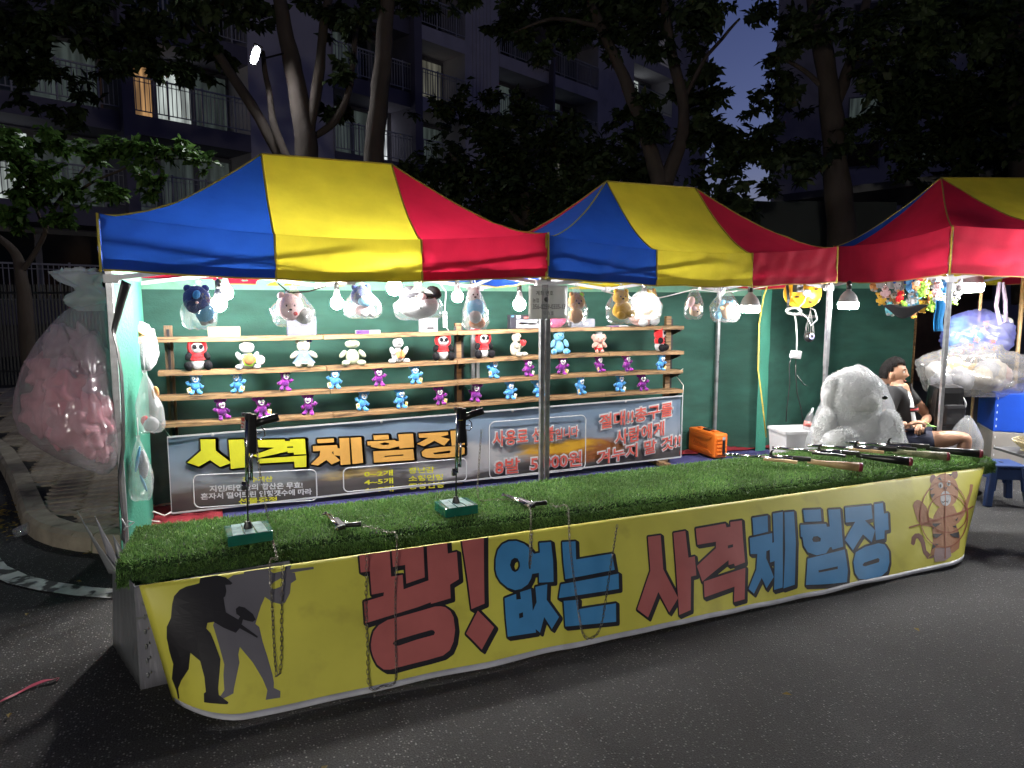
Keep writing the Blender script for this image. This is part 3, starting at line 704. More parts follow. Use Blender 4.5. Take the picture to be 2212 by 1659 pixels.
m_inkg = mat('banner_grey_ink', (.15,.145,.165), .5, var=.12, vs=5, bump=.1, bs=14)
TZ = .53
CT = [(-.41,3.36),(5.17,3.21),(4.99,3.97),(-.37,3.89)]     # turf corners: front left, front right, back right, back left
counter = thing('game_counter', 'long low counter behind the yellow banner under the turf', 'counter', (2.3,3.5,0))
mb = MB(); c = [Vector((x,y,0)) for x,y in CT]; ctr = sum(c, Vector())/4
ci = [p+(ctr-p).normalized()*.12 for p in c]
mb.add([p+Vector((0,0,TZ-.10)) for p in ci]+[p+Vector((0,0,TZ-.04)) for p in ci], [(3,2,1,0),(4,5,6,7)]+[(i,(i+1) % 4,4+(i+1) % 4,4+i) for i in range(4)])
mb.build('table_top', m_ply, counter)
for x in (.9,2.3,3.7,4.75):
    for y in (3.42,3.82):
        mb = MB(); mb.box((x,y,.23), (.05,.05,.46)); mb.build('leg', m_blackm, counter)
# turf
turf = thing('turf_mat', 'green artificial turf draped over the counter top', 'artificial turf', (2.3,3.55,TZ))
mb = MB()
TH = .098
def turf_pt(u, v):
    """v<0.82 top from back to front, then down over the front edge"""
    fl, fr, br, bl = [Vector((x,y,0)) for x,y in CT]
    f_ = fl*(1-u)+fr*u; b_ = bl*(1-u)+br*u
    if v <= .82:
        k = v/.82; p = b_*(1-k)+f_*k; p.z = TZ-.008+.004*noise.noise(Vector((u*20,k*4,0)))
        if k > .93: p.z -= .022*((k-.93)/.07)**2
        p.z += .012*max(0, 1-abs(u-1)/.03)*k*0
        return p
    k = (v-.82)/.18
    p = f_.copy(); p.z = TZ-.031-k*(TH-.02)*(1+.12*noise.noise(Vector((u*14,0,5)))); p.y -= .012*math.sin(PI*k)
    return p
mb.grid(turf_pt, 120, 24); mb.build('backing', m_turf, turf)
def blades():
    rg = np.random.default_rng(5)
    N1, N2 = 76000, 21000
    u = rg.random(N1+N2); k = rg.random(N1+N2)
    C4 = np.array([(x,y) for x,y in CT])
    f_ = C4[0][None]*(1-u)[:,None]+C4[1][None]*u[:,None]; b_ = C4[3][None]*(1-u)[:,None]+C4[2][None]*u[:,None]
    pos = np.zeros((N1+N2,3)); nr = np.zeros((N1+N2,3))
    kk = k[:N1]
    pos[:N1,:2] = b_[:N1]*(1-kk)[:,None]+f_[:N1]*kk[:,None]; pos[:N1,2] = TZ-.01-.018*np.clip((kk-.93)/.07,0,1)**2
    nr[:N1] = (0,0,1); nr[:N1,1] -= np.clip((kk-.93)/.07,0,1)*.8
    pos[N1:,:2] = f_[N1:]; pos[N1:,2] = TZ-.025-k[N1:]*(TH-.018); pos[N1:,1] -= .006
    nr[N1:] = (0,-1,-.25)
    d = nr+rg.normal(0,.55,(N1+N2,3)); d /= np.linalg.norm(d,axis=1)[:,None]
    ln = rg.uniform(.014,.026,N1+N2); sd = np.cross(d, rg.normal(0,1,(N1+N2,3))); sd /= np.linalg.norm(sd,axis=1)[:,None]
    wd = rg.uniform(.0016,.0028,N1+N2)
    d2 = d+np.array([0,0,-.35])+rg.normal(0,.3,d.shape)
    a = pos-sd*wd[:,None]; b = pos+sd*wd[:,None]
    m1 = pos+d*(ln*.6)[:,None]; c1 = m1-sd*(wd*.8)[:,None]; c2 = m1+sd*(wd*.8)[:,None]
    tp = m1+d2*(ln*.45)[:,None]
    V = np.stack([a,b,c2,c1,tp],1).reshape(-1,3)-np.array([2.3,3.55,TZ])
    n = N1+N2; base = np.arange(n)*5
    q = np.stack([base,base+1,base+2,base+3],1); tr = np.stack([base+3,base+2,base+4],1)
    lv = np.concatenate([np.concatenate([q,tr],1).ravel()])
    me = bpy.data.meshes.new('turf_blades'); me.vertices.add(len(V)); me.vertices.foreach_set('co', V.ravel())
    me.loops.add(len(lv)); me.loops.foreach_set('vertex_index', lv)
    me.polygons.add(2*n); st = np.empty(2*n,int); st[0::2] = np.arange(n)*7; st[1::2] = np.arange(n)*7+4
    me.polygons.foreach_set('loop_start', st); me.update(calc_edges=True); me.validate()
    me.materials.append(m_blade)
    o = bpy.data.objects.new('turf_blades', me); COL.objects.link(o); o.parent = turf; o['kind'] = 'stuff'
blades()
# end box
bx = thing('counter_end_box', 'grey plastic box closing the left end of the counter, with bent flaps', 'plastic box', (-.4,3.4,0))
P0, P1, P2_ = Vector((-.331,3.238,0)), Vector((-.49,3.74,0)), Vector((.30,3.30,0)); up = Vector((0,0,.455)); lean = Vector((-.03,.0,0))
P0t = P0+up+Vector((-.0,0,0)); P1t = P1+up+Vector((.03,-.05,0)); P2t = P2_+up
def panel(name, a, b, c_, d, m, th=.006, rib=0):
    mb = MB(); a, b, c_, d = map(Vector, (a,b,c_,d)); nn = (b-a).cross(d-a).normalized()
    mb.grid(lambda u, v: (a*(1-u)+b*u)*(1-v)+(d*(1-u)+c_*u)*v+nn*(rib*math.sin(u*40)), 24 if rib else 6, 6)
    return mb.build(name, m, bx, solid=th)
panel('front_panel', P0, P2_, P2t, P0t, m_box); panel('side_panel', P1, P0, P0t, P1t, m_boxd, rib=.0015)
rv = MB()
for i in range(6):
    z = .06+.065*i; p = P0+Vector((.028,-.004+.002,z)); rv.ell(p, (.006,.004,.012)); rv.ell(p+Vector((.012,0,.012)), (.004,.004,.007))
rv.build('rivets', m_boxd, bx)
mb = MB(); mb.bar(P0+Vector((.0,-.006,.32)), P0+Vector((.20,.006,.325)), .004, .008); mb.build('crease', m_boxd, bx)
for (x0,dx,hh,w_,mm) in ((-.47,-.08,.30,.05,m_boxd),(-.455,-.035,.27,.05,m_box),(-.43,0.0,.17,.06,m_boxd)):
    mb = MB(); a = Vector((x0,3.62-.1*w_,.40)); 
    mb.grid(lambda u, v: a+Vector((.05*u+dx*v*(1.2-u*.4)-.02*v, -.03*u+.05*v, hh*v*(1-.55*u))), 4, 8); mb.build('bent_flap', mm, bx, solid=.004)

# ------------------------------------------------------------------ yellow banner hung in front of the counter
def SB(u, v, lift=0.0):
    c = max(0, 1-u/.06)**2; e = max(0, (u-.94)/.06)**2
    t = Vector((-.31+5.36*u, 3.2, .475)); b = Vector((-.2+4.62*u, 2.80+.26*c+.10*e, .02))
    rp = .010*math.sin(u*26+1)*v*v+.006*noise.noise(Vector((u*30,v*3,1)))*v
    p = t*(1-v)+b*v
    if v > .85: p.z += .012*noise.noise(Vector((u*16,0,3)))*(v-.85)/.15
    return p+Vector((0,-.62,.78)).normalized()*0+Vector((0,-rp,rp*.6))+Vector((0,-.70,.62))*lift
banner = thing('front_banner', 'yellow banner with red and blue painted letters hung along the counter', 'banner', (2.1,2.95,0))
mb = MB(); mb.grid(lambda u, v: SB(u, v), 200, 26); mb.build('banner_sheet', m_ban, banner, solid=.0012)
mb = MB(); mb.grid(lambda u, v: SB(u*.995+.002, .965+.04*v, .002), 130, 1); mb.build('hem', m_banw, banner, solid=.001)
def on_banner(name, vs, fs, m, lift):
    bm = bmesh.new(); bv = [bm.verts.new((x,y,0)) for x,y in vs]
    for q in fs:
        try: bm.faces.new([bv[i] for i in q])
        except ValueError: pass
    for x in range(0, 5000, 40):
        bmesh.ops.bisect_plane(bm, geom=bm.verts[:]+bm.edges[:]+bm.faces[:], plane_co=(x,0,0), plane_no=(1,0,0))
    for y in range(30, 450, 30):
        bmesh.ops.bisect_plane(bm, geom=bm.verts[:]+bm.edges[:]+bm.faces[:], plane_co=(0,y,0), plane_no=(0,1,0))
    bmesh.ops.bisect_plane(bm, geom=bm.verts[:]+bm.edges[:]+bm.faces[:], plane_co=(0,4,0), plane_no=(0,-1,0), clear_outer=True)
    mb = MB(); bm.verts.index_update()
    mb.add([SB(p.co.x/5000, p.co.y/450, lift) for p in bm.verts], [[q.index for q in f.verts] for f in bm.faces]); bm.free()
    return mb.build(name, m, banner)
pr = lambda a: [(a[i],a[i+1]) for i in range(0,len(a),2)]
def stroke2d(polys, w, steps, shift):
    """thick line round outlines, dragged along shift: the black drop outline of the letters"""
    vs, fs = [], []
    for s in range(steps):
        dx, dy = shift[0]*s/max(1,steps-1), shift[1]*s/max(1,steps-1)
        for pl in polys:
            for ringp in pl:
                n = len(ringp)
                for i in range(n):
                    a = Vector(ringp[i]); b = Vector(ringp[(i+1) % n]); d = b-a
                    if d.length < 1e-6: continue
                    nn = Vector((-d.y,d.x)).normalized()*w; k = len(vs)
                    vs += [(p.x+dx,p.y+dy) for p in (a+nn,a-nn,b-nn,b+nn)]; fs.append((k,k+1,k+2,k+3))
                    k = len(vs); vs += [(a.x+dx+w*math.cos(q*PI/4),a.y+dy+w*math.sin(q*PI/4)) for q in range(8)]; fs.append(tuple(range(k,k+8)))
    return vs, fs
for key, m in (('red',m_inkr),('blue',m_inkb)):
    for pl in LT[key]:
        pl = [pr(r_) for r_ in pl]
        fv, ff = flat2d([pl])
        sv, sf = stroke2d([pl], 8.0 if pl[0][0][0] < 2600 else 9.5, 4, (14,8))
        k = len(sv); o = on_banner('letter_outline', sv+[(x+8,y+4) for x,y in fv]+fv, sf+[tuple(i+k for i in q) for q in ff]+[tuple(i+k+len(fv) for i in q) for q in ff], m_ink, .0026)
        on_banner('letter_stroke', fv, ff, m, .0040)
for key, m, l_ in (('man2',m_inkg,.0028),('man',m_ink,.0045)):
    for pl in LT[key]:
        fv, ff = flat2d([[pr(r_) for r_ in pl]]); on_banner('printed_figure', fv, ff, m, l_)
m_tg = {'body':mat('print_tan', (.42,.19,.085), .55, var=.15),'tail':mat('print_brown', (.20,.075,.05), .55),'head':mat('print_orange', (.47,.22,.10), .55, var=.15),'grey':mat('print_pinkgrey', (.38,.27,.26), .55),'white':mat('print_white', (.55,.56,.58), .55),'black':m_ink,'ring':mat('print_rust', (.34,.10,.04), .55)}
for i, k in enumerate(('tail','body','head','grey','white','black','ring')):
    for pl in LT['tiger'][k]:
        a, b = flat2d([[pr(r_) for r_ in pl]]); on_banner('printed_tiger' if k != 'ring' else 'printed_target', a, b, m_tg[k], .0022+.0008*i)

# ------------------------------------------------------------------ printed banner under the shelves
def sky_print():
    m = bpy.data.materials.new('printed_runway_scene'); m.use_nodes = True
    n = m.node_tree; L = n.links; P = n.nodes['Principled BSDF']; P.inputs['Roughness'].default_value = .42
    tc = n.nodes.new('ShaderNodeTexCoord'); sp = n.nodes.new('ShaderNodeSeparateXYZ'); L.new(tc.outputs['Object'], sp.inputs[0])
    nz = n.nodes.new('ShaderNodeTexNoise'); nz.inputs['Scale'].default_value = 2.2; nz.inputs['Detail'].default_value = 6
    mp = n.nodes.new('ShaderNodeMapping'); mp.inputs['Scale'].default_value = (1,1,4); L.new(tc.outputs['Object'], mp.inputs[0]); L.new(mp.outputs[0], nz.inputs[0])
    ad = n.nodes.new('ShaderNodeMath'); ad.operation = 'MULTIPLY_ADD'; ad.inputs[1].default_value = .12; L.new(nz.outputs[0], ad.inputs[0]); L.new(sp.outputs['Z'], ad.inputs[2])
    cr = n.nodes.new('ShaderNodeValToRGB'); e = cr.color_ramp.elements
    e[0].position = .0; e[0].color = (.035,.035,.04,1); e[1].position = .72; e[1].color = (.115,.165,.235,1)
    for p, c_ in ((.30,(.05,.046,.046,1)),(.36,(.085,.075,.07,1)),(.40,(.20,.22,.24,1)),(.55,(.165,.20,.255,1))):
        x = e.new(p); x.color = c_
    L.new(ad.outputs[0], cr.inputs[0])
    # fiery cloud and pale aircraft body printed towards the right
    def blob(cx, cz, sx, sz):
        q = n.nodes.new('ShaderNodeMapping'); q.inputs['Location'].default_value = (-cx/sx,0,-cz/sz); q.inputs['Scale'].default_value = (1/sx,0,1/sz)
        L.new(tc.outputs['Object'], q.inputs[0]); g_ = n.nodes.new('ShaderNodeTexGradient'); g_.gradient_type = 'SPHERICAL'; L.new(q.outputs[0], g_.inputs[0]); return g_.outputs['Fac']
    def over(base, colr, fac, k0, k1):
        n2 = n.nodes.new('ShaderNodeTexNoise'); n2.inputs['Scale'].default_value = 5; n2.inputs['Detail'].default_value = 7; L.new(mp.outputs[0], n2.inputs[0])
        a_ = n.nodes.new('ShaderNodeMath'); a_.operation = 'MULTIPLY'; L.new(fac, a_.inputs[0]); L.new(n2.outputs[0], a_.inputs[1])
        r_ = n.nodes.new('ShaderNodeMapRange'); r_.inputs['From Min'].default_value = k0; r_.inputs['From Max'].default_value = k1; L.new(a_.outputs[0], r_.inputs[0])
        x = n.nodes.new('ShaderNodeMix'); x.data_type = 'RGBA'; L.new(r_.outputs[0], x.inputs[0]); L.new(base, x.inputs[6]); x.inputs[7].default_value = (*colr,1); return x.outputs[2]
    c_ = over(cr.outputs[0], (.30,.30,.31), blob(-.1,.36,.75,.20), .10, .22)
    c_ = over(c_, (.20,.07,.02), blob(1.05,.34,.75,.16), .12, .26)
    c_ = over(c_, (.45,.25,.02), blob(.85,.39,.7,.12), .16, .34)
    c_ = over(c_, (.36,.26,.10), blob(-.9,.33,.6,.08), .2, .4)
    L.new(c_, P.inputs['Base Color'])
    nb = n.nodes.new('ShaderNodeTexNoise'); nb.inputs['Scale'].default_value = 4; L.new(tc.outputs['Object'], nb.inputs[0])
    bp = n.nodes.new('ShaderNodeBump'); bp.inputs['Strength'].default_value = .35; bp.inputs['Distance'].default_value = .03; L.new(nb.outputs[0], bp.inputs['Height']); L.new(bp.outputs[0], P.inputs['Normal'])
    return m
m_sky = sky_print()
m_py = mat('print_lime_yellow', (.46,.45,.02), .45); m_po = mat('print_amber', (.46,.25,.06), .45); m_pg = mat('print_dark_grey', (.035,.037,.04), .45)
m_pr = mat('print_coral', (.48,.085,.065), .45); m_pw = mat('print_plain_white', (.42,.43,.45), .45)
YB = 5.36
XB0, XB1 = -.287, 4.02
bb = thing('back_banner', 'printed banner with yellow, orange and red lettering under the shelves', 'banner', (1.9,YB,.0))
def BT(x): return .718+.058*(x-XB0)/(XB1-XB0)-.006*math.sin(PI*(x-XB0)/(XB1-XB0))
def BL(x): return .178+.020*(x-XB0)/(XB1-XB0)
mb = MB()
mb.grid(lambda u, v: (XB0+(XB1-XB0)*u, YB+.014*noise.noise(Vector((u*14,v*1.5,2)))*1, BL(XB0+(XB1-XB0)*u)*(1-v)+BT(XB0+(XB1-XB0)*u)*v), 90, 10)
mb.build('banner_sheet', m_sky, bb)
YP = YB-.026
def bpart(name, mb, m): return mb.build(name, m, bb)
mb = MB()
fr = [(XB0,BL(XB0)),(XB1,BL(XB1)),(XB1,BT(XB1)),(XB0,BT(XB0))]
for i in range(4):
    a, b = fr[i], fr[(i+1) % 4]; mb.bar((a[0],YP,a[1]), (b[0],YP,b[1]), .004, .012)
bpart('hem', mb, m_pw)
for key, m in (('y',m_py),('o',m_po)):
    for pl in LT['bb'][key]:
        pl = [[(p[0]/1000,p[1]/1000) for p in pr(r_)] for r_ in pl]
        fv, ff = flat2d([pl]); sv, sf = stroke2d([pl], .013, 3, (.014,-.005))
        mb = MB(); mb.add([(x,YP+.004,z) for x,z in sv+fv], sf+[tuple(i+len(sv) for i in q) for q in ff]); bpart('letter_outline', mb, m_pg)
        mb = MB(); mb.add([(x,YP,z) for x,z in fv], ff); bpart('letter_stroke', mb, m)
def line(body, x0, x1, z0, h_, slope, m, off=.02, edge=None, eoff=.065):
    ex = Vector((1,0,slope)).normalized(); g_ = edge or 0
    if edge:
        mb = MB(); put_text(mb, body, (x0,YP+.004,z0), ex, (0,0,1), (0,-1,0), x1-x0, h_, eoff, .0, grow=edge); bpart('lettering_edge', mb, m_pw)
    mb = MB(); put_text(mb, body, (x0,YP,z0), ex, (0,0,1), (0,-1,0), x1-x0, h_, off, .001); bpart('lettering', mb, m)
line('사용료 선불', 2.126, 2.691, .451, .13, .014, m_pr, .016, .012)
line('입니다', 2.705, 2.925, .465, .095, .05, m_pr, .016, .012)
line('8발  5,000원', 2.144, 2.959, .200, .142, .004, m_pr, .016, .013)
line('절대!!총구를', 3.139, 3.914, .522, .131, .098, m_pr, .016, .013)
line('사람에게', 3.302, 3.827, .363, .138, .107, m_pr, .016, .013)
line('겨누지 말 것!!', 3.123, 4.016, .200, .127, .107, m_pr, .016, .013)
line('점수계산', .182, .389, .349, .042, -.06, m_py, .025)
line('지인/타인간의 합산은 무효!', -.038, .600, .303, .049, -.06, m_pw, .025)
line('혼자서 떨어뜨린 인형갯수에 따라', -.097, .664, .254, .047, -.06, m_pw, .025)
line('선물증정', .149, .414, .19, .047, -.06, m_py, .025)
for i, (a, b) in enumerate((('0~2개','장난감'),('4~5개','소형인형'),('6~7개','중형인형'),('8개이상','대형인형'))):
    z = .302-.064*i
    line(a, 1.057, (1.282,1.283,1.285,1.338)[i], max(z,.19) if i == 3 else z, .047 if i < 3 else .02, -.04, m_py, .025)
    line(b, 1.407, (1.620,1.691,1.697,1.706)[i], max(z-.008,.19) if i == 3 else z-.008, .05 if i < 3 else .02, -.05, m_py, .025)
def rbox(x0, z0, x1, z1, r_, s=0):
    pts = []
    for cx, cz, a0 in ((x1-r_,z1-r_,0),(x0+r_,z1-r_,90),(x0+r_,z0+r_,180),(x1-r_,z0+r_,270)):
        for q in range(7):
            a = rad(a0+15*q); x = cx+r_*math.cos(a); pts.append((x,YP,cz+r_*math.sin(a)+s*(x-x0)))
    mb = MB(); mb.tube(pts, .0045, 5, closed=True); bpart('text_frame', mb, m_pw)
rbox(-.141,.200,.700,.435,.04,-.047); rbox(.900,.20,1.894,.385,.04,-.01); rbox(2.095,.18,3.0,.66,.05,.002)
gm = MB()
for x in (.0,1.2,2.3,3.4): gm.lathe([(.006,0),(.011,0),(.011,.003),(.006,.003)], (x,YP-.004,BT(x)-.008), 10, (PI/2,0,0))
bpart('eyelets', gm, m_steel)
tie = mat('white_cord', (.6,.58,.54), .8)
mb = MB(); mb.tube([(XB0,YP,.19),(-.33,YP-.03,.175),(-.40,YP+.02,.20),(-.44,YP,.185),(-.41,YP-.04,.15),(-.36,YP-.05,.14)], .006, 6); bpart('tie_cord', mb, tie)
mb = MB(); mb.tube([(XB1,YP,.775),(4.1,YP+.1,.86),(4.25,Y1-.05,.93),(4.33,Y1-.08,.98)], .004, 6); bpart('tie_cord', mb, tie)
mb = MB(); mb.tube([(XB0+.02,YP,.715),(-.33,YP+.1,.80),(-.45,Y1-.2,.88)], .0025, 5); bpart('tie_cord', mb, tie)
# ------------------------------------------------------------------ small-object materials
m_chrome = mat('chrome', (.62,.62,.64), .16, metal=1.0, var=.1, bump=.03)
m_gunb = mat('gun_black_plastic', (.012,.012,.013), .28, var=.2, bump=.08, bs=120)
m_tapeg = mat('green_packing_tape', (.008,.12,.085), .16, var=.25, vs=9, bump=.3, bs=14, coat=.5)
m_chain = mat('chain_steel', (.22,.20,.165), .35, metal=.9, var=.4, vs=60)
m_tan = mat('tan_stock_wood', (.46,.31,.15), .4, var=.2, vs=4, aniso=(1,9,9))
m_olive = mat('camouflage_stock', (.16,.17,.09), .5, var=.2, stain=(.32,.30,.18), stain_s=22, stain_lo=.5, stain_hi=.55)
m_pad = mat('oxblood_butt_pad', (.16,.012,.03), .35)
def on_sb(px, py, lift=.012):
    d = ray(px, py); k = .40/.455
    t = (2.8-k*.02+k*CAM_H)/(d.y-k*d.z)
    return Vector((0,0,CAM_H))+d*t+Vector((0,-.7,.62))*lift

def pistol_parts(root, M_, tagc=False):
    """air pistol: muzzle +X, sights +Z, grip -Z"""
    def P(mb, name, m, **k):
        mb.v = [M_ @ p for p in mb.v]; return mb.build(name, m, root, world=False, **k)
    mb = MB(); mb.tube([(-.06,0,.012),(.26,0,.012)], .0085, 12); mb.tube([(.255,0,.012),(.262,0,.012)], .0105, 12); P(mb, 'barrel', m_chrome)
    mb = MB(); mb.tube([(.06,0,-.006),(.235,0,-.006)], .0065, 10); mb.box((.225,0,.003), (.012,.012,.02)); P(mb, 'pump_tube', m_chrome)
    mb = MB(); mb.box((.03,0,-.010), (.17,.028,.036)); mb.box((-.045,0,.006), (.03,.026,.03)); P(mb, 'receiver', m_gunb, bevel=.007)
    mb = MB(); mb.tube([(-.012,0,-.022),(-.024,0,-.06),(-.036,0,-.105),(-.040,0,-.118)], [.019,.0165,.0175,.0185], 12); mb.v = [Vector((p.x,p.y*.8,p.z)) for p in mb.v]; P(mb, 'grip', m_gunb)
    mb = MB(); mb.tube([(.052,0,-.028),(.055,0,-.050),(.040,0,-.062),(.018,0,-.060),(.002,0,-.045)], .0028, 7); P(mb, 'trigger_guard', m_chrome)
    mb = MB(); mb.tube([(.028,0,-.026),(.030,0,-.038),(.026,0,-.048)], .0022, 6); P(mb, 'trigger', m_chrome)
    mb = MB(); mb.box((-.055,0,.026), (.014,.016,.014)); P(mb, 'rear_sight', m_chrome, bevel=.002)
    mb = MB(); mb.box((.245,0,.027), (.012,.006,.014)); P(mb, 'front_sight', m_gunb)

def chain(label, pts, r=.0014, pitch=.019, group='thin steel chains tethering the guns'):
    pts = [Vector(p) for p in pts]
    # smooth the path a little
    q = [pts[0]]
    for i in range(len(pts)-1):
        for k in range(1, 5):
            t = k/4; p0 = pts[max(i-1,0)]; p1 = pts[i]; p2 = pts[i+1]; p3 = pts[min(i+2,len(pts)-1)]
            q.append(.5*((2*p1)+(p2-p0)*t+(2*p0-5*p1+4*p2-p3)*t*t+(3*p1-p0-3*p2+p3)*t**3))
    rs = resample(q, pitch)
    mb = MB()
    for i in range(len(rs)-1):
        a, b = rs[i], rs[i+1]; d = (b-a).normalized(); s = d.orthogonal().normalized()
        s = (Matrix.Rotation(PI/2*(i % 2)+.5, 3, d) @ s); c = (a+b)/2
        ring_ = [c+d*(pitch*.72*math.cos(2*PI*k/8))+s*(pitch*.30*math.sin(2*PI*k/8)) for k in range(8)]
        mb.tube(ring_, r, 4, closed=True)
    o = mb.build('chain', m_chain); return tag(o, label, 'chain', group)

# two pistols on rods
def gun_stand(label, gl, basepx, toppx, bsz, bl):
    b = atZ(*basepx, TZ+.055); z0 = TZ+.004
    top = atY(*toppx, b.y)
    st = thing('gun_stand', bl, 'gun stand', (b.x,b.y,z0), rad(4), 'rod stands holding pistols upright')
    mb = MB(); mb.box((0,0,.026), (bsz,bsz*.9,.05)); mb.build('base', m_tapeg, st, world=False, bevel=.006)
    mb = MB()
    for i in range(3): mb.box((-bsz*.25+bsz*.25*i,0,.0515), (bsz*.22,bsz*.86,.002), (0,0,.05*(i-1)))
    mb.build('tape_strip', mat('glossy_clear_tape', (.30,.42,.42), .1, var=.3, vs=20, bump=.5, bs=18), st, world=False)
    mb = MB(); mb.tube([(0,0,.05),(0,0,.062),(0,0,.085)], [.022,.020,.012], 8, smooth=False); mb.build('foot', m_gunb, st, world=False)
    mb = MB(); mb.cyl((0,0,.06), (.004,0,top.z-z0-.33), .0045, n=8); mb.build('rod', m_gunb, st, world=False)
    mb = MB(); mb.box((-.012,-.004,top.z-z0-.345), (.022,.018,.028)); mb.build('clamp', m_chrome, st, world=False, bevel=.003)
    g = thing('air_pistol', gl, 'air pistol', (top.x+.002,b.y-.006,top.z-.062), 0, 'pistols for the shooting game')
    Mx = Matrix(((0,0,-1),(0,-1,0),(-1,0,0))).to_4x4() @ Matrix.Scale(1.08, 4)
    pistol_parts(g, Matrix.Rotation(rad(2), 4, 'Y') @ Mx)
    return g, st
g1, s1 = gun_stand('', 'long-barrelled black pistol upright on the left green base, price tag at its top', (536,1141), (537,893), .20, 'green taped base with thin rod nearest the left end of the turf')
g2, s2 = gun_stand('', 'black and chrome pistol upright on the second green base, below the middle upright', (985,1086), (992,881), .185, 'green taped base with thin rod near the middle of the turf')
m_tagp = mat('price_card', (.62,.55,.5), .5, var=.1, stain=(.55,.1,.08), stain_s=60, stain_lo=.5, stain_hi=.52)
mb = MB(); mb.box((-.028,-.012,.02), (.018,.004,.055), (0,.1,.3)); mb.build('price_tag', m_tagp, g1, world=False)
mb = MB(); mb.tube([(.016*math.cos(a*PI/6),.019*math.sin(a*PI/6),.0) for a in range(12)], .0018, 5, closed=True); mb.build('rubber_band', m_trim, g2, world=False)
def lying(label, far, near, gripend, z=TZ+.022, sc=.88, wide=.33):
    a = atZ(*near, z); b = atZ(*far, z); X = (b-a).normalized(); g_ = atZ(*gripend, z)-a
    g_ -= X*g_.dot(X); Zc = (-g_).normalized(); Yc = Zc.cross(X)
    M_ = Matrix((X, Yc, Zc)).transposed().to_4x4() @ Matrix.Scale(sc, 4) @ Matrix.Translation((.06,0,0))
    g = thing('air_pistol', label, 'air pistol', a, 0, 'pistols for the shooting game'); pistol_parts(g, M_); return g
lying('silver pistol lying on the turf between the two green bases', (703,1103), (737,1141), (781,1136))
lying('silver pistol lying on the turf right of the second green base', (1086,1066), (1150,1094), (1190,1090))
chain('double chain loop hanging over the printed grey man', [atY(553,957,3.5), atY(566,1050,3.45), atZ(583,1140,TZ+.012), atZ(592,1180,TZ+.012), on_sb(597,1222,.07), on_sb(582,1222,.06), on_sb(588,1320), on_sb(594,1430), on_sb(599,1464), on_sb(607,1430), on_sb(608,1320), on_sb(609,1222,.05)])
chain('chain hanging in a long square loop over the leftmost red letter', [atZ(783,1135,TZ+.02), atZ(812,1142,TZ+.012), atZ(838,1150,TZ+.012), on_sb(852,1174,.07), on_sb(853,1290), on_sb(854,1400), on_sb(853,1474), on_sb(825,1484), on_sb(797,1487), on_sb(793,1400), on_sb(790,1290), on_sb(789,1196,.06)])
chain('chain dropping from the second upright pistol over the first blue letter', [atY(1040,928,3.62), atY(1035,1000,3.62), atZ(1033,1076,TZ+.03), atZ(1060,1079,TZ+.012), atZ(1100,1079,TZ+.012), atZ(1128,1088,TZ+.012), on_sb(1137,1112,.07), on_sb(1141,1160,.04), on_sb(1142,1228), on_sb(1146,1200), on_sb(1145,1150,.03)])
chain('chain looping below the blue letters left of the big red letters', [atZ(1190,1088,TZ+.02), atZ(1203,1095,TZ+.012), on_sb(1217,1107,.07), on_sb(1226,1170,.03), on_sb(1238,1250), on_sb(1252,1350), on_sb(1262,1378), on_sb(1278,1379), on_sb(1297,1352), on_sb(1312,1260), on_sb(1328,1134,.04)])
# four rifles
def rifle(label, mz, be, stock, fore, seed):
    a = atZ(*be, TZ+.045); b = atZ(*mz, TZ+.05); L = (b-a).length; X = (b-a).normalized(); Y_ = Vector((0,0,1)).cross(X).normalized(); Z_ = X.cross(Y_)
    g = thing('air_rifle', label, 'air rifle', a, 0, 'air rifles laid across the turf')
    M_ = Matrix((X, Y_, Z_)).transposed().to_4x4()
    def P(mb, name, m, **k): mb.v = [M_ @ p for p in mb.v]; return mb.build(name, m, g, world=False, **k)
    mb = MB(); mb.tube([(L*.40,0,.0),(L*.72,0,.0)], .0125, 12); mb.tube([(L*.72,0,.0),(L*.73,0,0),(L*.88,0,0)], [.0125,.0105,.0105], 12); mb.tube([(L*.88,0,0),(L,0,0)], .0115, 12); P(mb, 'barrel', m_chrome)
    mb = MB(); mb.tube([(L*.36,-.008,.012),(L*.62,-.008,.012)], .0125, 12); P(mb, 'air_cylinder', m_chrome if seed % 2 else m_gunb)
    mb = MB(); mb.box((L*.42,0,.012), (L*.13,.030,.030)); P(mb, 'receiver', m_gunb, bevel=.006)
    mb = MB(); mb.tube([(L*.38,0,0),(L*.28,0,-.008),(L*.14,0,-.012),(0.012,0,-.014)], [.016,.018,.026,.031], 12); mb.v = [Vector((p.x,p.y*.75,p.z)) for p in mb.v]; P(mb, 'stock', stock)
    mb = MB(); mb.tube([(.014,0,-.014),(-.008,0,-.014)], [.032,.029], 12); mb.v = [Vector((p.x,p.y*.78,p.z)) for p in mb.v]; P(mb, 'butt_pad', m_pad)
    mb = MB(); mb.box((L*.60,.035,-.006), (L*.20,.022,.018), (0,0,.06)); mb.box((L*.50,.045,-.004), (L*.10,.030,.02), (0,0,-.3)); P(mb, 'forend', fore, bevel=.005)
    mb = MB(); f_ = L*.64; mb.prism([(f_-.012,.008),(f_+.014,.008),(f_+.016,.03),(f_+.006,.052),(f_-.016,.06),(f_-.004,.046),(f_,.03)], lambda x, z: Vector((x,-.007,z)), lambda x, z: Vector((x,.001,z))); mb.box((f_,-.003,.01), (.05,.022,.012)); P(mb, 'fin_sight', m_gunb)
    mb = MB(); mb.tube([(L*.40,-.004,-.012),(L*.38,-.004,-.034),(L*.34,-.004,-.034),(L*.33,-.004,-.014)], .0025, 6); P(mb, 'trigger_guard', m_chrome)
    return g
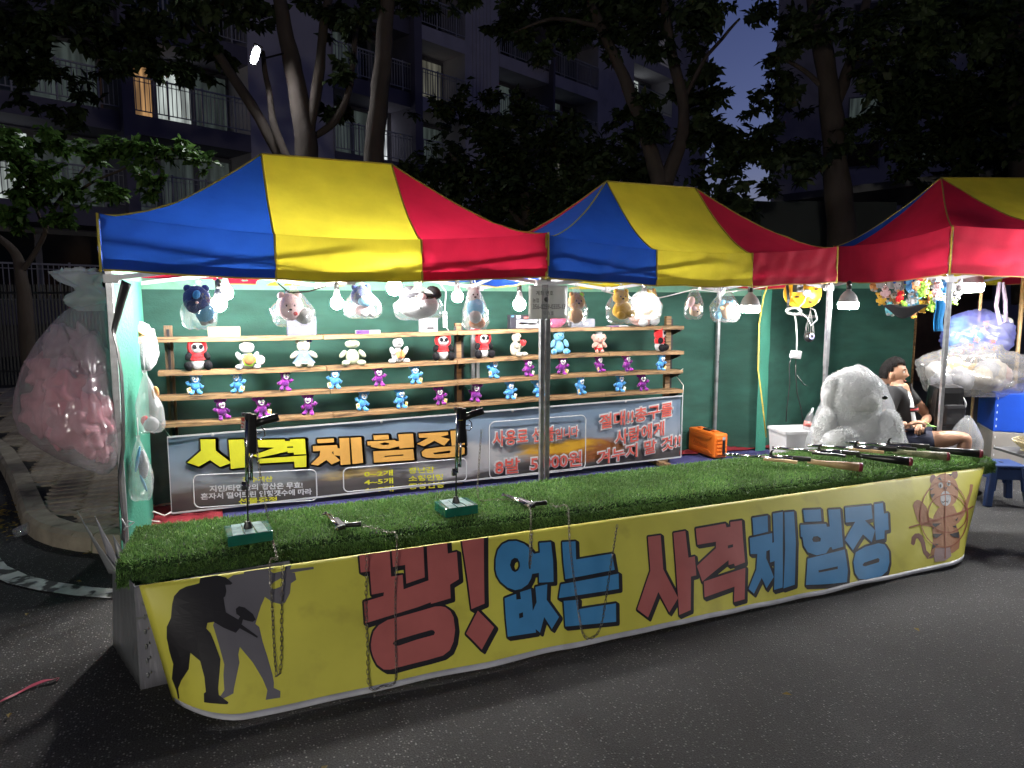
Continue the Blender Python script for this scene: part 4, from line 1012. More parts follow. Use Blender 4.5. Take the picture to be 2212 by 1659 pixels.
rifle('rifle with a tan wooden stock, nearest the orange case', (1565,981), (1861,1005), m_tan, m_tan, 1)
rifle('black-stocked rifle lying just beyond the tan-stocked one', (1668,967), (1969,993), m_gunb, m_gunb, 3)
rifle('rifle with a camouflage olive stock', (1744,962), (2049,982), m_olive, m_tan, 5)
rifle('black-stocked rifle farthest right, below the seated person', (1816,955), (2120,976), m_gunb, m_gunb, 2)

# ------------------------------------------------------------------ lamps
m_bulb = emat('lit_bulb_glass', (1.0,.97,.92), 720.0)
m_bulb2 = emat('lit_lamp_diffuser', (1.0,.98,.95), 420.0)
m_neck = mat('bulb_neck_plastic', (.30,.30,.31), .45)
def bulb(label, px, py, y, r=.043, cordtop=None, lam=None):
    c = atY(px, py, y)
    t = thing('light_bulb', label, 'light bulb', c, 0, 'bare bulbs hanging under the tents')
    mb = MB(); mb.lathe([(.001,-r),(r*.5,-r*.87),(r*.87,-r*.5),(r,0),(r*.93,r*.38),(r*.74,r*.74)], (0,0,0), 16); mb.build('globe', lam or m_bulb, t, world=False)
    mb = MB(); mb.lathe([(r*.72,r*.745),(r*.50,r*1.5),(r*.36,r*2.1),(r*.34,r*2.15)], (0,0,0), 16); mb.build('neck', m_neck, t, world=False)
    mb = MB(); mb.lathe([(r*.40,r*2.1),(r*.40,r*3.0),(r*.15,r*3.3),(.003,r*3.6)], (0,0,0), 12); mb.build('socket', m_gunb, t, world=False)
    mb = MB(); mb.tube([(0,0,r*3.5),(.01,.01,r*5),(0,.02,1.98-c.z)], .003, 6); mb.build('cord', m_gunb, t, world=False)
    return t
bulb('bright bulb touching the dark blue bagged cushion, in front of its pair', 473, 657, 4.80, .047)
bulb('bulb half hidden behind the brightest bulb at the left', 488, 633, 5.02, .046)
bulb('bulb between the pink round cushion and the navy plush bag', 728, 655, 4.86)
bulb('bulb tucked up under the hem of the yellow valance', 852, 622, 4.52, .050)
bulb('bulb between the big white bagged cushion and the blue bagged plush', 988, 641, 4.88, .041)
bulb('bulb hanging left of the handwritten account sign', 1122, 658, 4.86, .046)
bulb('bulb in front of the mustard bagged plush', 1391, 648, 4.86, .048)
def lamp(label, px, py, y, r, cord=True):
    c = atY(px, py, y)
    t = thing('work_lamp', label, 'lamp', c, 0, 'large drum lamps with grey domes')
    mb = MB(); mb.lathe([(.001,-r*.55),(r*.8,-r*.52),(r*.96,-r*.40),(r,.0),(r*.99,r*.18)], (0,0,0), 24); mb.build('diffuser', m_bulb2, t, world=False)
    mb = MB(); mb.lathe([(r*1.0,r*.19),(r*.98,r*.35),(r*.80,r*.85),(r*.50,r*1.25),(r*.26,r*1.42),(r*.24,r*1.6)], (0,0,0), 24); mb.build('dome', m_neck, t, world=False)
    mb = MB(); mb.lathe([(r*.27,r*1.58),(r*.27,r*2.3),(.004,r*2.5)], (0,0,0), 12); mb.build('socket', m_gunb, t, world=False)
    if not cord: return
    mb = MB(); mb.tube([(0,0,r*2.4),(.01,0,r*3),(.02,.03,2.0-c.z if c.z < 1.85 else .25)], .004, 6); mb.build('cord', m_gunb, t, world=False)
lamp('drum lamp hanging right of the two bagged cushions', 1620, 664, 4.55, .078)
lamp('drum lamp beside the cluster of small plush key rings', 1832, 657, 4.40, .080, False)
lamp('drum lamp at the far right beyond the front post', 2097, 618, 4.16, .102, False)
mb = MB(); mb.tube([atY(1300,628,4.7), atY(1390,650,5.2), atY(1440,640,5.4), atY(1500,625,5.0), atY(1560,632,4.6), atY(1620,625,4.6), atY(1690,612,4.6)], .005, 6)
tag(mb.build('power_cable', mat('white_cable', (.6,.6,.6), .5)), 'white cable strung under the middle tent between lamps', 'cable')
mb = MB(); mb.tube([atY(600,612,4.55), atY(625,632,4.55), atY(665,630,4.55), atY(705,618,4.55)], .005, 6)
tag(mb.build('power_cable', m_gunb), 'black cable drooping under the blue and yellow valance', 'cable')

# ------------------------------------------------------------------ plush toys on the shelves
def fur(name, c, var=.08, stain=None, s_s=14, lo=.45, hi=.6): return mat(name, c, .92, var=var, vs=30, bump=.55, bs=160, spec=.15, sheen=.25, stain=stain, stain_s=s_s, stain_lo=lo, stain_hi=hi)
f_white = fur('plush_white', (.40,.41,.43)); f_black = mat('plush_black', (.010,.010,.012), .9, var=.2, vs=30, bump=.5, bs=160, spec=.1); f_red = fur('plush_red', (.55,.015,.02))
f_cream = fur('plush_cream', (.40,.37,.30)); f_sage = fur('plush_sage', (.30,.34,.235)); f_pink = fur('plush_pink', (.50,.27,.23)); f_denim = fur('plush_denim', (.10,.19,.36))
f_mb = fur('plush_mottled_blue', (.05,.22,.55), .2, (.10,.38,.72), 26); f_mp = fur('plush_mottled_purple', (.10,.012,.15), .2, (.30,.03,.32), 26)
f_brown = fur('plush_brown', (.30,.15,.06)); f_bun = fur('felt_brown_bun', (.36,.12,.04)); f_green = fur('felt_green', (.30,.55,.05)); f_yel = fur('felt_yellow', (.75,.45,.05)); f_or = fur('felt_orange', (.66,.30,.10)); f_sky = fur('plush_sky_blue', (.16,.42,.66)); f_must = fur('plush_mustard', (.55,.31,.03)); f_navy = fur('plush_navy', (.02,.035,.13)); f_lpink = fur('plush_pale_pink', (.72,.48,.52)); f_beige = fur('plush_beige', (.66,.46,.33))
m_eye = mat('eye_black', (.01,.01,.01), .15, bump=0); m_eyew = mat('eye_white', (.78,.78,.76), .3, bump=0); m_teeth = mat('felt_teeth', (.75,.74,.7), .6)
m_card = mat('swing_card', (.60,.52,.40), .5, var=.2, vs=60, stain=(.62,.42,.06), stain_s=50, stain_lo=.5, stain_hi=.55); m_cardw = mat('swing_card_white', (.70,.70,.68), .5)
def Ep(t, name, m, c, rd, rot=None, lab=None):
    mb = MB(); mb.ell(c, rd, rot, 14, 9, nz=.06, seed=len(name)); return mb.build(name, m, t, world=False, label=lab)
def Tp(t, name, m, pts, r, n=6):
    mb = MB(); mb.tube(pts, r, n); return mb.build(name, m, t, world=False)
def place(px, row, fwd=0.0):
    x = atY(px, 800, YR-.02-fwd).x; return Vector((x, YR-.02-fwd, rowz(row, x)+.0165))
def face(x): return math.atan2(x, 5.3)*-.35*0+R.uniform(-.12,.12)
def panda(label, px, rz):
    p = place(px, 1); t = thing('plush_panda', label, 'plush panda', p, rz, 'red-hooded panda plushes')
    Ep(t,'belly',f_white,(0,0,.045),(.046,.042,.050)); Ep(t,'hoodie',f_red,(0,.002,.095),(.054,.046,.036)); Ep(t,'hoodie_hem',f_red,(0,0,.075),(.056,.049,.012))
    h = Ep(t,'head',f_white,(0,-.012,.155),(.046,.042,.042)); 
    mb = MB(); mb.lathe([(.050,0),(.064,.012),(.066,.03),(.058,.055),(.03,.075),(.001,.08)], (0,-.028,.157), 18, (-PI/2,0,0))
    for v_ in mb.v:
        if v_.z > .18: v_.z += (abs(v_.x)-.025)*.75; v_.x *= 1.10
    mb.build('hood', f_red, t, world=False)
    mb = MB(); mb.tube([((.054+(.012 if math.sin(a) > .5 and abs(math.cos(a)) > .4 else 0))*math.cos(a), -.032, .157+.050*math.sin(a)+(.014*abs(math.cos(a)) if math.sin(a) > .2 else 0)) for a in [2*PI*i/20 for i in range(20)]], .0055, 6, closed=True); mb.build('hood_rim', f_red, t, world=False)
    for s in (-1,1):
        Ep(t,'eye_patch',f_black,(s*.019,-.0485,.164),(.0145,.0085,.018),(0,s*.6,0)); Ep(t,'arm',f_black,(s*.060,-.022,.098),(.021,.024,.030),(0,-s*.4,0)); Ep(t,'leg',f_black,(s*.062,-.040,.033),(.029,.034,.033)); Ep(t,'paw_pad',f_black,(s*.064,-.071,.035),(.014,.006,.016))
    Ep(t,'nose',m_eye,(0,-.056,.152),(.007,.004,.0045)); Tp(t,'mouth',m_eye,[(-.008,-.052,.137),(0,-.0535,.140),(.008,-.052,.137)],.0011)
    return t
def seated(name, label, cat, px, rz, fm, head, headc, body, bodyc, arm, legc, legr, smile=None, fwd=0, eyes=.018, eyez=.165, ey=-.045):
    p = place(px, 1, fwd); t = thing(name, label, cat, p, rz)
    Ep(t,'body',fm,bodyc,body); Ep(t,'head',fm,headc,head)
    for s in (-1,1):
        Ep(t,'arm',fm,(s*arm[0],arm[1],arm[2]),(.019,.021,.036),(0,s*arm[3],0)); Ep(t,'leg',fm,(s*legc[0],legc[1],legc[2]),legr,(0,0,s*.5)); 
        if eyes: Ep(t,'eye',m_eye,(s*eyes,ey,eyez),(.0042,.003,.005))
    if smile: Tp(t,'mouth',m_eye,smile,.0014)
    return t
panda('red-hooded panda plush at the left end of its shelf', 428, .12)
t = seated('plush_toy','white plush figure hugging a toy burger with a pink disc at its side','plush toy',535,.05,f_white,(.052,.045,.043),(0,-.008,.152),(.052,.046,.058),(0,0,.055),(.055,-.028,.09,.5),(.06,-.035,.018),(.024,.034,.018),[(-.016,-.051,.145),(-.008,-.053,.139),(.008,-.053,.139),(.016,-.051,.145)],eyez=.166,ey=-.049)
Bq = (PI/2,0,0)
mb = MB(); mb.lathe([(.001,.021),(.02,.019),(.034,.010),(.038,.0),(.034,-.008),(.001,-.008)], (.008,-.062,.070), 16, Bq); mb.build('bun', f_bun, t, world=False)
mb = MB(); mb.lathe([(.001,.0),(.042,.001),(.046,.0),(.040,-.006),(.001,-.006)], (.008,-.058,.066), 16, Bq)
for v_ in mb.v: v_.z += .006*math.sin(math.atan2(v_.z-.066,v_.x-.008)*6); v_.y += .003*math.cos(v_.x*300)
mb.build('lettuce', f_green, t, world=False)
mb = MB(); mb.box((.008,-.060,.069), (.060,.006,.060), (0,.78,0)); mb.build('cheese', f_yel, t, world=False)
mb = MB(); mb.lathe([(.012,.006),(.024,.010),(.032,.006),(.034,0),(.030,-.006),(.012,-.006)], (.082,-.045,.062), 18, (PI/2,0,.2)); mb.build('pink_disc', f_lpink, t, world=False)
t = seated('plush_bear','cream teddy bear in a denim blue pinafore with a round emblem','plush bear',657,-.05,f_cream,(.047,.042,.042),(0,-.008,.152),(.042,.036,.05),(0,0,.06),(.066,-.02,.092,-.9),(.040,-.055,.025),(.026,.026,.025),[(-.008,-.048,.136),(0,-.05,.139),(.008,-.048,.136)],eyez=.160)
mb = MB(); mb.lathe([(.036,.118),(.045,.09),(.062,.055),(.080,.035),(.078,.033)], (0,0,0), 18); mb.build('pinafore', f_denim, t, world=False)
mb = MB(); mb.lathe([(.079,.034),(.082,.030)], (0,0,0), 18); mb.build('pinafore_hem', f_white, t, world=False)
mb = MB(); mb.lathe([(.001,.002),(.010,.002),(.011,0)], (0,-.051,.088), 14, Bq); mb.build('emblem', m_ink, t, world=False)
mb = MB(); mb.tube([(.0065*math.cos(a*PI/6),-.0535,.088+.0065*math.sin(a*PI/6)) for a in range(12)], .0011, 5, closed=True); mb.tube([(0,-.0535,.083),(0,-.0535,.093)], .0012, 5); mb.build('emblem_ring', m_eyew, t, world=False)
for s in (-1,1): Ep(t,'ear',f_cream,(s*.042,0,.185),(.015,.010,.015)); Ep(t,'bow',f_navy,(.042+s*.010,-.012,.190),(.011,.006,.008),(0,s*.4,0))
Ep(t,'nose',m_eye,(0,-.051,.148),(.0055,.004,.005)); Tp(t,'foot_ring',m_pg,[(.040+.010*math.cos(a*PI/5),-.082,.025+.010*math.sin(a*PI/5)) for a in range(11)],.0012)
t = seated('plush_toy','pale sage green plush figure with a wide grin and splayed arms','plush toy',762,0,f_sage,(.056,.044,.033),(0,-.008,.158),(.052,.043,.060),(0,0,.060),(.072,-.012,.085,-.75),(.058,-.045,.020),(.028,.044,.021),[(-.028,-.046,.160),(-.018,-.051,.147),(0,-.053,.142),(.018,-.051,.147),(.028,-.046,.160)],eyes=.016,eyez=.171,ey=-.045)
t = seated('plush_toy','white plush duck figure holding a toy hot dog','plush toy',860,.1,f_white,(.042,.040,.043),(0,-.008,.155),(.050,.045,.058),(0,0,.055),(.052,-.028,.092,.4),(.058,-.030,.017),(.028,.030,.018),[(-.018,-.047,.147),(-.006,-.051,.151),(.008,-.051,.151),(.02,-.046,.145),(.004,-.051,.142),(-.018,-.047,.147)],eyes=.016,eyez=.170,ey=-.043)
Ep(t,'hot_dog_bun',f_or,(-.014,-.052,.068),(.018,.016,.032)); Ep(t,'hot_dog_bun',f_or,(.022,-.052,.068),(.018,.016,.032)); Ep(t,'sausage',f_bun,(.004,-.064,.068),(.009,.012,.036))
panda('red-hooded panda plush just left of the middle upright', 957, -.1)
panda('red-hooded panda plush just right of the middle upright', 1043, .15)
t = seated('plush_bear','off-white plush bear in side view hugging a red heart','plush bear',1113,.55,f_cream,(.042,.042,.042),(0,-.012,.155),(.046,.044,.062),(0,0,.06),(.040,-.036,.096,.5),(.034,-.062,.018),(.022,.036,.018),eyes=.016,eyez=.165,ey=-.05)
Ep(t,'nose',m_eye,(0,-.058,.150),(.012,.006,.009)); 
for s in (-1,1): Ep(t,'ear',f_cream,(s*.030,-.01,.190),(.012,.009,.012)); Ep(t,'heart',f_red,(.004+s*.012,-.078,.112),(.022,.014,.028),(0,s*.6,0))
t = seated('plush_bear','plain sky blue teddy bear half behind the front post','plush bear',1206,-.1,f_sky,(.046,.042,.042),(0,-.008,.152),(.048,.042,.056),(0,0,.058),(.060,-.025,.092,-.4),(.055,-.045,.024),(.026,.032,.025),eyes=.018,eyez=.162,ey=-.047)
Ep(t,'muzzle',f_mb,(0,-.046,.145),(.016,.010,.012))
for s in (-1,1): Ep(t,'ear',f_sky,(s*.038,0,.185),(.016,.010,.016)); Ep(t,'foot_pad',f_mb,(s*.066,-.076,.026),(.013,.005,.014))
t = seated('plush_pig','pink plush pig with a striped hat and red shorts','plush pig',1292,-.05,f_pink,(.060,.046,.044),(0,-.008,.122),(.036,.034,.045),(0,0,.05),(.042,-.018,.072,-.8),(.024,-.022,.014),(.016,.020,.015),eyes=.024,eyez=.124,ey=-.050)
Ep(t,'shorts',f_red,(0,-.001,.034),(.039,.037,.022)); Tp(t,'strap',f_red,[(-.030,-.026,.045),(-.020,-.030,.072),(-.024,-.018,.085)],.004); Ep(t,'snout',f_red,(.006,-.055,.112),(.007,.005,.0055))
for s in (-1,1): Ep(t,'ear',f_pink,(s*.056,-.004,.140),(.014,.010,.024),(0,-s*.5,0))
mb = MB(); mb.lathe([(.030,.155),(.030,.180),(.0,.182)], (0,-.004,0), 14); mb.build('hat', f_white, t, world=False)
for z in (.160,.168,.176):
    mb = MB(); mb.lathe([(.0302,z-.0018),(.0308,z),(.0302,z+.0018)], (0,-.004,0), 14); mb.build('hat_stripe', f_black, t, world=False)
t = panda('red-hooded panda plush at the right end of its shelf', 1423, .75)

def monster(name, fm, mir, tagm):
    t = thing(name, 'x', 'plush monster', (0,0,0), 0, 'small plush monsters on the lower shelves'); s_ = mir
    Ep(t,'body',fm,(0,0,.058),(.033,.028,.034)); Ep(t,'head',fm,(s_*-.004,-.006,.106),(.033,.028,.030),(0,s_*.2,0))
    Ep(t,'ear',fm,(s_*-.034,0,.134),(.024,.017,.015),(0,s_*.5,0)); Ep(t,'ear',fm,(s_*.020,0,.140),(.019,.015,.015),(0,-s_*.7,0)); Ep(t,'tuft',fm,(s_*-.006,0,.136),(.018,.014,.014))
    for k in (-1,1):
        Ep(t,'eye',m_eyew,(s_*-.002+k*.0115,-.031,.113),(.0105,.007,.0125)); Ep(t,'pupil',m_eye,(s_*-.001+k*.0105,-.0375,.112),(.004,.002,.005))
        Tp(t,'arm',fm,[(k*.020,0,.075),(k*.042,-.008,.066+(.008 if k == s_ else -.014)),(k*.050,-.012,.074+(.018 if k == s_ else -.026))],[.012,.012,.014],8)
        Tp(t,'leg',fm,[(k*.012,0,.036),(k*.020,-.010,.020),(k*.026,-.020,.012)],[.015,.014,.016],8); Ep(t,'foot',fm,(k*.027,-.026,.0115),(.016,.022,.0125),(0,0,k*.4))
    mb = MB(); mb.grid(lambda u, v: (s_*-.002+.038*(u-.5), -.036+.010*(2*u-1)**2, .093+.010*(2*u-1)**2-.006*v*(1-(2*u-1)**2)), 8, 2); mb.build('grin', m_teeth, t, world=False, solid=.002)
    if tagm:
        mb = MB(); mb.box((s_*.040,-.030,.032), (.027,.002,.036), (0,s_*.2,.2)); mb.build('swing_tag', tagm, t, world=False)
        mb = MB(); mb.tube([(s_*.040+.009*math.cos(a*PI/5),-.032,.026+.009*math.sin(a*PI/5)) for a in range(10)], .0016, 4, closed=True); mb.build('tag_print', f_yel, t, world=False)
    return t
protos = {}
ordn = ['first','second','third','fourth','fifth','sixth','seventh','eighth','ninth','tenth','eleventh','twelfth']
rows = [(2, [(420,'b',1),(513,'b',1),(612,'p',0),(722,'b',1),(818,'p',0),(897,'b',1),(1063,'b',1),(1138,'p',2),(1212,'p',1),(1295,'p',1),(1355,'p',0),(1424,'b',1)], 'third'),
        (3, [(478,'p',0),(566,'p',1),(664,'p',0),(778,'b',1),(862,'b',1),(951,'p',1),(1024,'p',0),(1100,'b',2),(1165,'b',0),(1253,'b',1),(1336,'b',2),(1390,'p',0)], 'lowest')]
for row, lst, nm in rows:
    cnt = {}
    for i, (px, c, tg_) in enumerate(lst):
        mir = 1 if i % 3 else -1; key = (c, mir, tg_)
        p = place(px, row); col_ = 'blue' if c == 'b' else 'purple'
        cnt[c] = cnt.get(c, 0)+1
        lab = '%s plush monster, %s %s one from the left on the %s shelf%s' % (col_, ordn[cnt[c]-1], col_, nm, (', no tag',', card tag',', white tag')[tg_])
        rot = (R.uniform(-.15,.05), R.uniform(-.22,.22), R.uniform(-.45,.35)); sc_ = 1.0+R.uniform(-.05,.06)
        if key not in protos:
            o = monster('plush_monster', f_mb if c == 'b' else f_mp, mir, (None,m_card,m_cardw)[tg_]); protos[key] = o
            o.location = p; o.rotation_euler = rot; o['label'] = lab
        else: dup(protos[key], p, rot, lab, sc_)

# ------------------------------------------------------------------ boxes and odd things on the top shelf
m_cb = mat('tan_carton', (.25,.165,.11), .8, var=.06, bump=.1); m_dkb = mat('slate_carton', (.075,.08,.115), .5, var=.1); m_whb = mat('white_carton', (.36,.37,.39), .5); m_pub = mat('purple_carton', (.07,.02,.14), .45, var=.3, vs=30); m_blb = mat('black_carton', (.02,.02,.03), .4); m_gyb = mat('grey_photo_print', (.30,.31,.34), .4, var=.25, vs=8)
def carton(label, px0, px1, ytop, dep, m, y=None, decor=None, row=0, rz=0, half=None):
    y = y or YR-.01; a = atY(px0, 720, y).x; b = atY(px1, 720, y).x; x = (a+b)/2; z = rowz(row, x)+.016; h_ = atY((px0+px1)/2, ytop, y).z-z; w_ = b-a
    t = thing('carton', label, 'box', (x,y,z), rz)
    mb = MB(); mb.box((0,dep/2-.03,h_/2), (w_,dep,h_)); mb.build('carton_body', m, t, world=False, bevel=.002)
    fy = -.03-.002
    for nm_, (u0,u1,v0,v1), mm in (decor or []):
        mb = MB(); mb.box((w_*((u0+u1)/2-.5), fy, h_*(v0+v1)/2), (w_*(u1-u0),.003,h_*(v1-v0))); mb.build(nm_, mm, t, world=False)
    return t
carton('plain tan cardboard box on the top shelf under the dark blue cushion', 449, 519, 706, .09, m_cb)
carton('slate grey box behind the pink round bagged cushion', 620, 683, 684, .06, m_dkb, decor=[('printed_mark',(.06,.10,.1,.32),m_gyb),('printed_mark',(.9,.95,.06,.12),m_pw)])
carton('small purple and white carton standing alone on the top shelf', 768, 820, 713, .05, m_whb, decor=[('purple_panel',(0,.54,0,1),m_pub),('printed_mark',(.08,.16,.35,.62),m_inkr),('printed_text',(.62,.78,.62,.70),m_ink),('printed_text',(.64,.86,.25,.38),m_gyb)])
carton('tall white carton with a printed metal tool under the big white cushion', 906, 943, 687, .05, m_whb, decor=[('printed_tool',(.42,.72,.50,.92),m_gyb),('printed_tool',(.38,.78,.18,.36),m_ink),('printed_tool',(.50,.66,.36,.50),m_gyb),('printed_text',(.35,.85,.06,.09),m_gyb)])
carton('black and grey carton with pictures of toy boats', 1099, 1171, 680, .06, m_blb, decor=[('photo_panel',(.18,1,.05,.66),m_gyb),('printed_boat',(.26,.48,.32,.46),m_pw),('printed_boat',(.52,.76,.28,.42),m_steelw),('printed_boat',(.80,.94,.36,.56),m_ink),('red_title',(.40,.76,.74,.86),m_inkr),('white_sticker',(.18,.30,.76,.96),m_pw),('blue_flag',(.04,.1,.86,.95),m_inkb)])
carton('slate grey box below the bagged brown plush', 1230, 1281, 689, .06, mat('slate_blue_carton', (.13,.14,.18), .5, var=.2, vs=20), decor=[('printed_figure',(.5,.7,.25,.6),m_gyb)])
carton('small purple and white carton near the right end of the top shelf', 1312, 1353, 703, .05, m_whb, decor=[('purple_panel',(0,.5,0,1),m_pub),('printed_mark',(.08,.18,.35,.6),m_inkr),('printed_text',(.6,.9,.3,.42),m_ink),('printed_text',(.62,.8,.6,.72),m_gyb)])
# power strip
q = atY(961,690,YR+.05); t = thing('power_strip', 'white power strip hanging on its cable left of the middle upright', 'power strip', q)
mb = MB(); mb.box((0,0,0), (.036,.02,.13)); mb.build('strip_body', m_steelw, t, world=False, bevel=.008)
for i in range(3):
    mb = MB(); mb.lathe([(.0135,.001),(.0115,.003),(.011,-.001),(.001,-.002)], (0,-.0105,.035-.036*i), 14, Bq); mb.build('outlet', m_gyb, t, world=False)
mb = MB(); mb.tube([(0,0,.065),(.004,.0,.12),(.012,.0,.22),(-.05,0,.30)], .004, 6); mb.tube([(.01,0,-.06),(.03,0,-.09),(.06,.02,-.105)], .003, 6); mb.build('cable', m_steelw, t, world=False)
q = place(1027, 0); t = thing('warning_light', 'small glowing red light on the top shelf right of the middle upright', 'light', q)
mb = MB(); mb.lathe([(.03,0),(.03,.012),(.02,.03),(.001,.034)], (0,0,0), 14); mb.build('lens', emat('red_glow', (1,.05,.04), .6), t, world=False)
mb = MB(); mb.lathe([(.036,.0),(.038,.006),(.031,.010)], (0,0,0), 14); mb.build('base', f_red, t, world=False)
mb = MB(); mb.ell((.004,-.03,.012), .006); mb.build('red_lamp', emat('red_spot', (1,.12,.08), 8), t, world=False)

# ------------------------------------------------------------------ bagged cushions hanging from the front truss
m_film = film('clear_bag_film', clear=.90, rough=.10, bs=9, bump=.9, milky=.05)
m_filmm = film('milky_bag_film', (.7,.72,.74), clear=.80, rough=.16, bs=7, bump=1.0, milky=.26)
def bag_mesh(w_, h_, d_, seed, knot=.07, tail=.0, nu=40, nv=34, slant=0):
    """pinched at the top, crinkled, full below"""
    mb = MB()
    def fn(u, v):
        a = 2*PI*u
        k = v
        if k < knot: r_ = .10+.10*(1-k/knot)
        else:
            q = (k-knot)/(1-knot); r_ = .10+.90*min(1, (q/.55))**.75 if q < .8 else 1.0-.30*((q-.8)/.2)**2
        cr = 1+.16*noise.noise(Vector((math.cos(a)*1.7+seed*3, math.sin(a)*1.7, k*2.4)))-.10*abs(noise.noise(Vector((math.cos(a)*4+seed, math.sin(a)*4, k*3+seed))))+.07*noise.noise(Vector((math.cos(a)*5+seed, math.sin(a)*5, k*5)))
        fold = 1+.05*math.sin(a*9+seed)*max(0, 1-k*1.8)
        x = math.cos(a)*r_*w_/2*cr*fold; y = math.sin(a)*r_*d_/2*cr*fold
        z = -h_*k+.04*h_*noise.noise(Vector((math.cos(a)*2,math.sin(a)*2,seed)))*k
        if k > .98: x *= .82; y *= .3
        return (x+slant*k, y, z)
    mb.grid(fn, nu, nv)
    return mb
bags = []
def bag(label, px, ytop, ybot, wpx, y, contents, film_=None, slant=0, seed=1, d=None, clab=None, ccat='cushion'):
    tp = atY(px, ytop, y); bt = atY(px, ybot, y); dep = (tp-Vector((0,0,CAM_H))).dot(FW); w_ = wpx/FPX*dep; h_ = tp.z-bt.z
    t = thing('plastic_bag', label, 'plastic bag', tp, 0, 'bagged plush prizes hanging under the tents')
    bag_mesh(w_, h_, d or w_*.7, seed, slant=slant).build('bag_film', film_ or m_film, t, world=False)
    mb = MB(); mb.tube([(0,0,-.01),(0,.01,.03),(.0,.02,.10)], .003, 5); mb.build('string', m_cord, t, world=False)
    if contents:
        c = thing('plush_cushion', clab, ccat, tp, 0, 'plush prizes inside hanging bags')
        for nm_, fm, (cx,cz,rx,rz_), *rt in contents:
            rx_ = rx
            mb = MB(); mb.ell((cx*w_+slant*cz, (rt[1] if len(rt) > 1 else 0)*w_, -cz*h_), (rx*w_, min(rx,rz_*h_/w_)*w_*.6, rz_*h_), (0,rt[0] if rt else 0,0), 22, 14, nz=.10, nsc=9, seed=seed); mb.build(nm_, fm, c, world=False)
        nm_, fm, (cx,cz,rx,rz_), *rt = contents[0]
        if rx > .22 and 'toy' not in nm_:
            dy = -min(rx, rz_*h_/w_)*w_*.6
            for q_ in (-1,1):
                mb = MB(); mb.ell((cx*w_+q_*rx*w_*.62, .0, -cz*h_+rz_*h_*.80), (rx*w_*.30,rx*w_*.18,rx*w_*.30), None, 14, 9); mb.build('ear', fm, c, world=False)
                mb = MB(); mb.ell((cx*w_+q_*rx*w_*.30, dy*.93, -cz*h_+rz_*h_*.10), (.0055,.004,.0065), None, 8, 6); mb.build('eye', m_eye, c, world=False)
            mb = MB(); mb.ell((cx*w_, dy*.98, -cz*h_-rz_*h_*.20), (.010,.007,.007), None, 10, 6); mb.build('nose', m_eye if fm is not f_navy else f_lpink, c, world=False)
    return t
m_cord = mat('thin_cord', (.5,.5,.5), .6)
bag('clear bag round a dark navy cushion beside the brightest bulb', 427, 604, 712, 74, 4.60, [('cushion',f_navy,(-.05,.40,.38,.28)),('lower_cushion',f_sky,(.16,.66,.28,.20)),('paw',f_white,(.12,.84,.13,.08)),('paw',f_white,(.30,.80,.12,.08)),('patch',f_mb,(-.05,.30,.10,.09),.4,-.26)], seed=2, clab='dark navy and blue cushion in the bag left of the brightest bulb')
bag('clear bag holding a pale pink round cushion and a white plush', 632, 616, 706, 92, 4.62, [('cushion',f_lpink,(-.08,.52,.30,.33)),('white_plush',f_white,(.24,.74,.20,.20)),('cheek',f_red,(.02,.68,.05,.05),.4,-.21)], seed=3, clab='round pale pink cushion in the bag over the slate box')
bag('clear bag with a navy and pale blue plush in pink clothes', 782, 612, 688, 84, 4.62, [('hair',f_navy,(-.03,.34,.27,.28)),('face',f_sky,(.08,.50,.22,.16),0,-.12),('dress',f_lpink,(.04,.76,.26,.18)),('foot',f_white,(.0,.88,.09,.08),0,-.16),('foot',f_white,(.22,.88,.09,.08),0,-.16),('ear',f_lpink,(-.16,.16,.07,.08))], seed=4, clab='navy-haired pale blue plush in a bag between two bulbs')
bag('wide clear bag holding a large white cushion with a dark top', 903, 610, 692, 112, 4.60, [('cushion',f_white,(0,.60,.40,.36)),('dark_band',f_black,(.02,.36,.30,.10),0,-.10),('dark_flap',f_black,(.32,.26,.16,.16),.5),('dark_flap',f_black,(-.22,.20,.16,.10),-.3),('round_patch',f_lpink,(.02,.38,.08,.09),0,-.20)], seed=5, clab='large white cushion with a dark band in the widest bag', d=.16)
bag('clear bag with a blue and white plush over the red light', 1027, 612, 712, 60, 4.66, [('upper_plush',f_white,(-.06,.26,.26,.18)),('body',f_sky,(0,.52,.34,.22)),('belly',f_white,(-.06,.72,.24,.14),0,-.14),('brown_ball',f_bun,(.14,.86,.32,.14),0,.2)], seed=6, clab='blue and white plush in the bag right of the middle upright')
bag('clear bag with a brown plush right of the account sign', 1246, 612, 706, 50, 4.66, [('head',f_brown,(0,.42,.40,.20)),('body',f_brown,(-.02,.74,.34,.18)),('leaf',f_green,(.18,.26,.10,.04),.5,-.1)], seed=7, clab='brown plush in a bag right of the account sign')
bag('clear bag with a mustard yellow plush, left of its bulb', 1342, 612, 700, 68, 4.70, [('head',f_must,(.0,.34,.30,.18)),('body',f_must,(.06,.66,.36,.22)),('foot',f_must,(-.08,.78,.16,.10),0,-.14),('foot',f_must,(.28,.74,.16,.10),0,-.14)], seed=8, clab='mustard yellow plush in a bag left of the bulb')
bag('clear bag with a second mustard plush behind the bulb', 1402, 612, 690, 66, 4.86, [('head',f_must,(.04,.34,.26,.18)),('body',f_must,(-.08,.72,.26,.16)),('beige_patch',f_beige,(.2,.6,.16,.14),0,-.1)], seed=9, clab='mustard and beige plush in a bag behind the bulb')
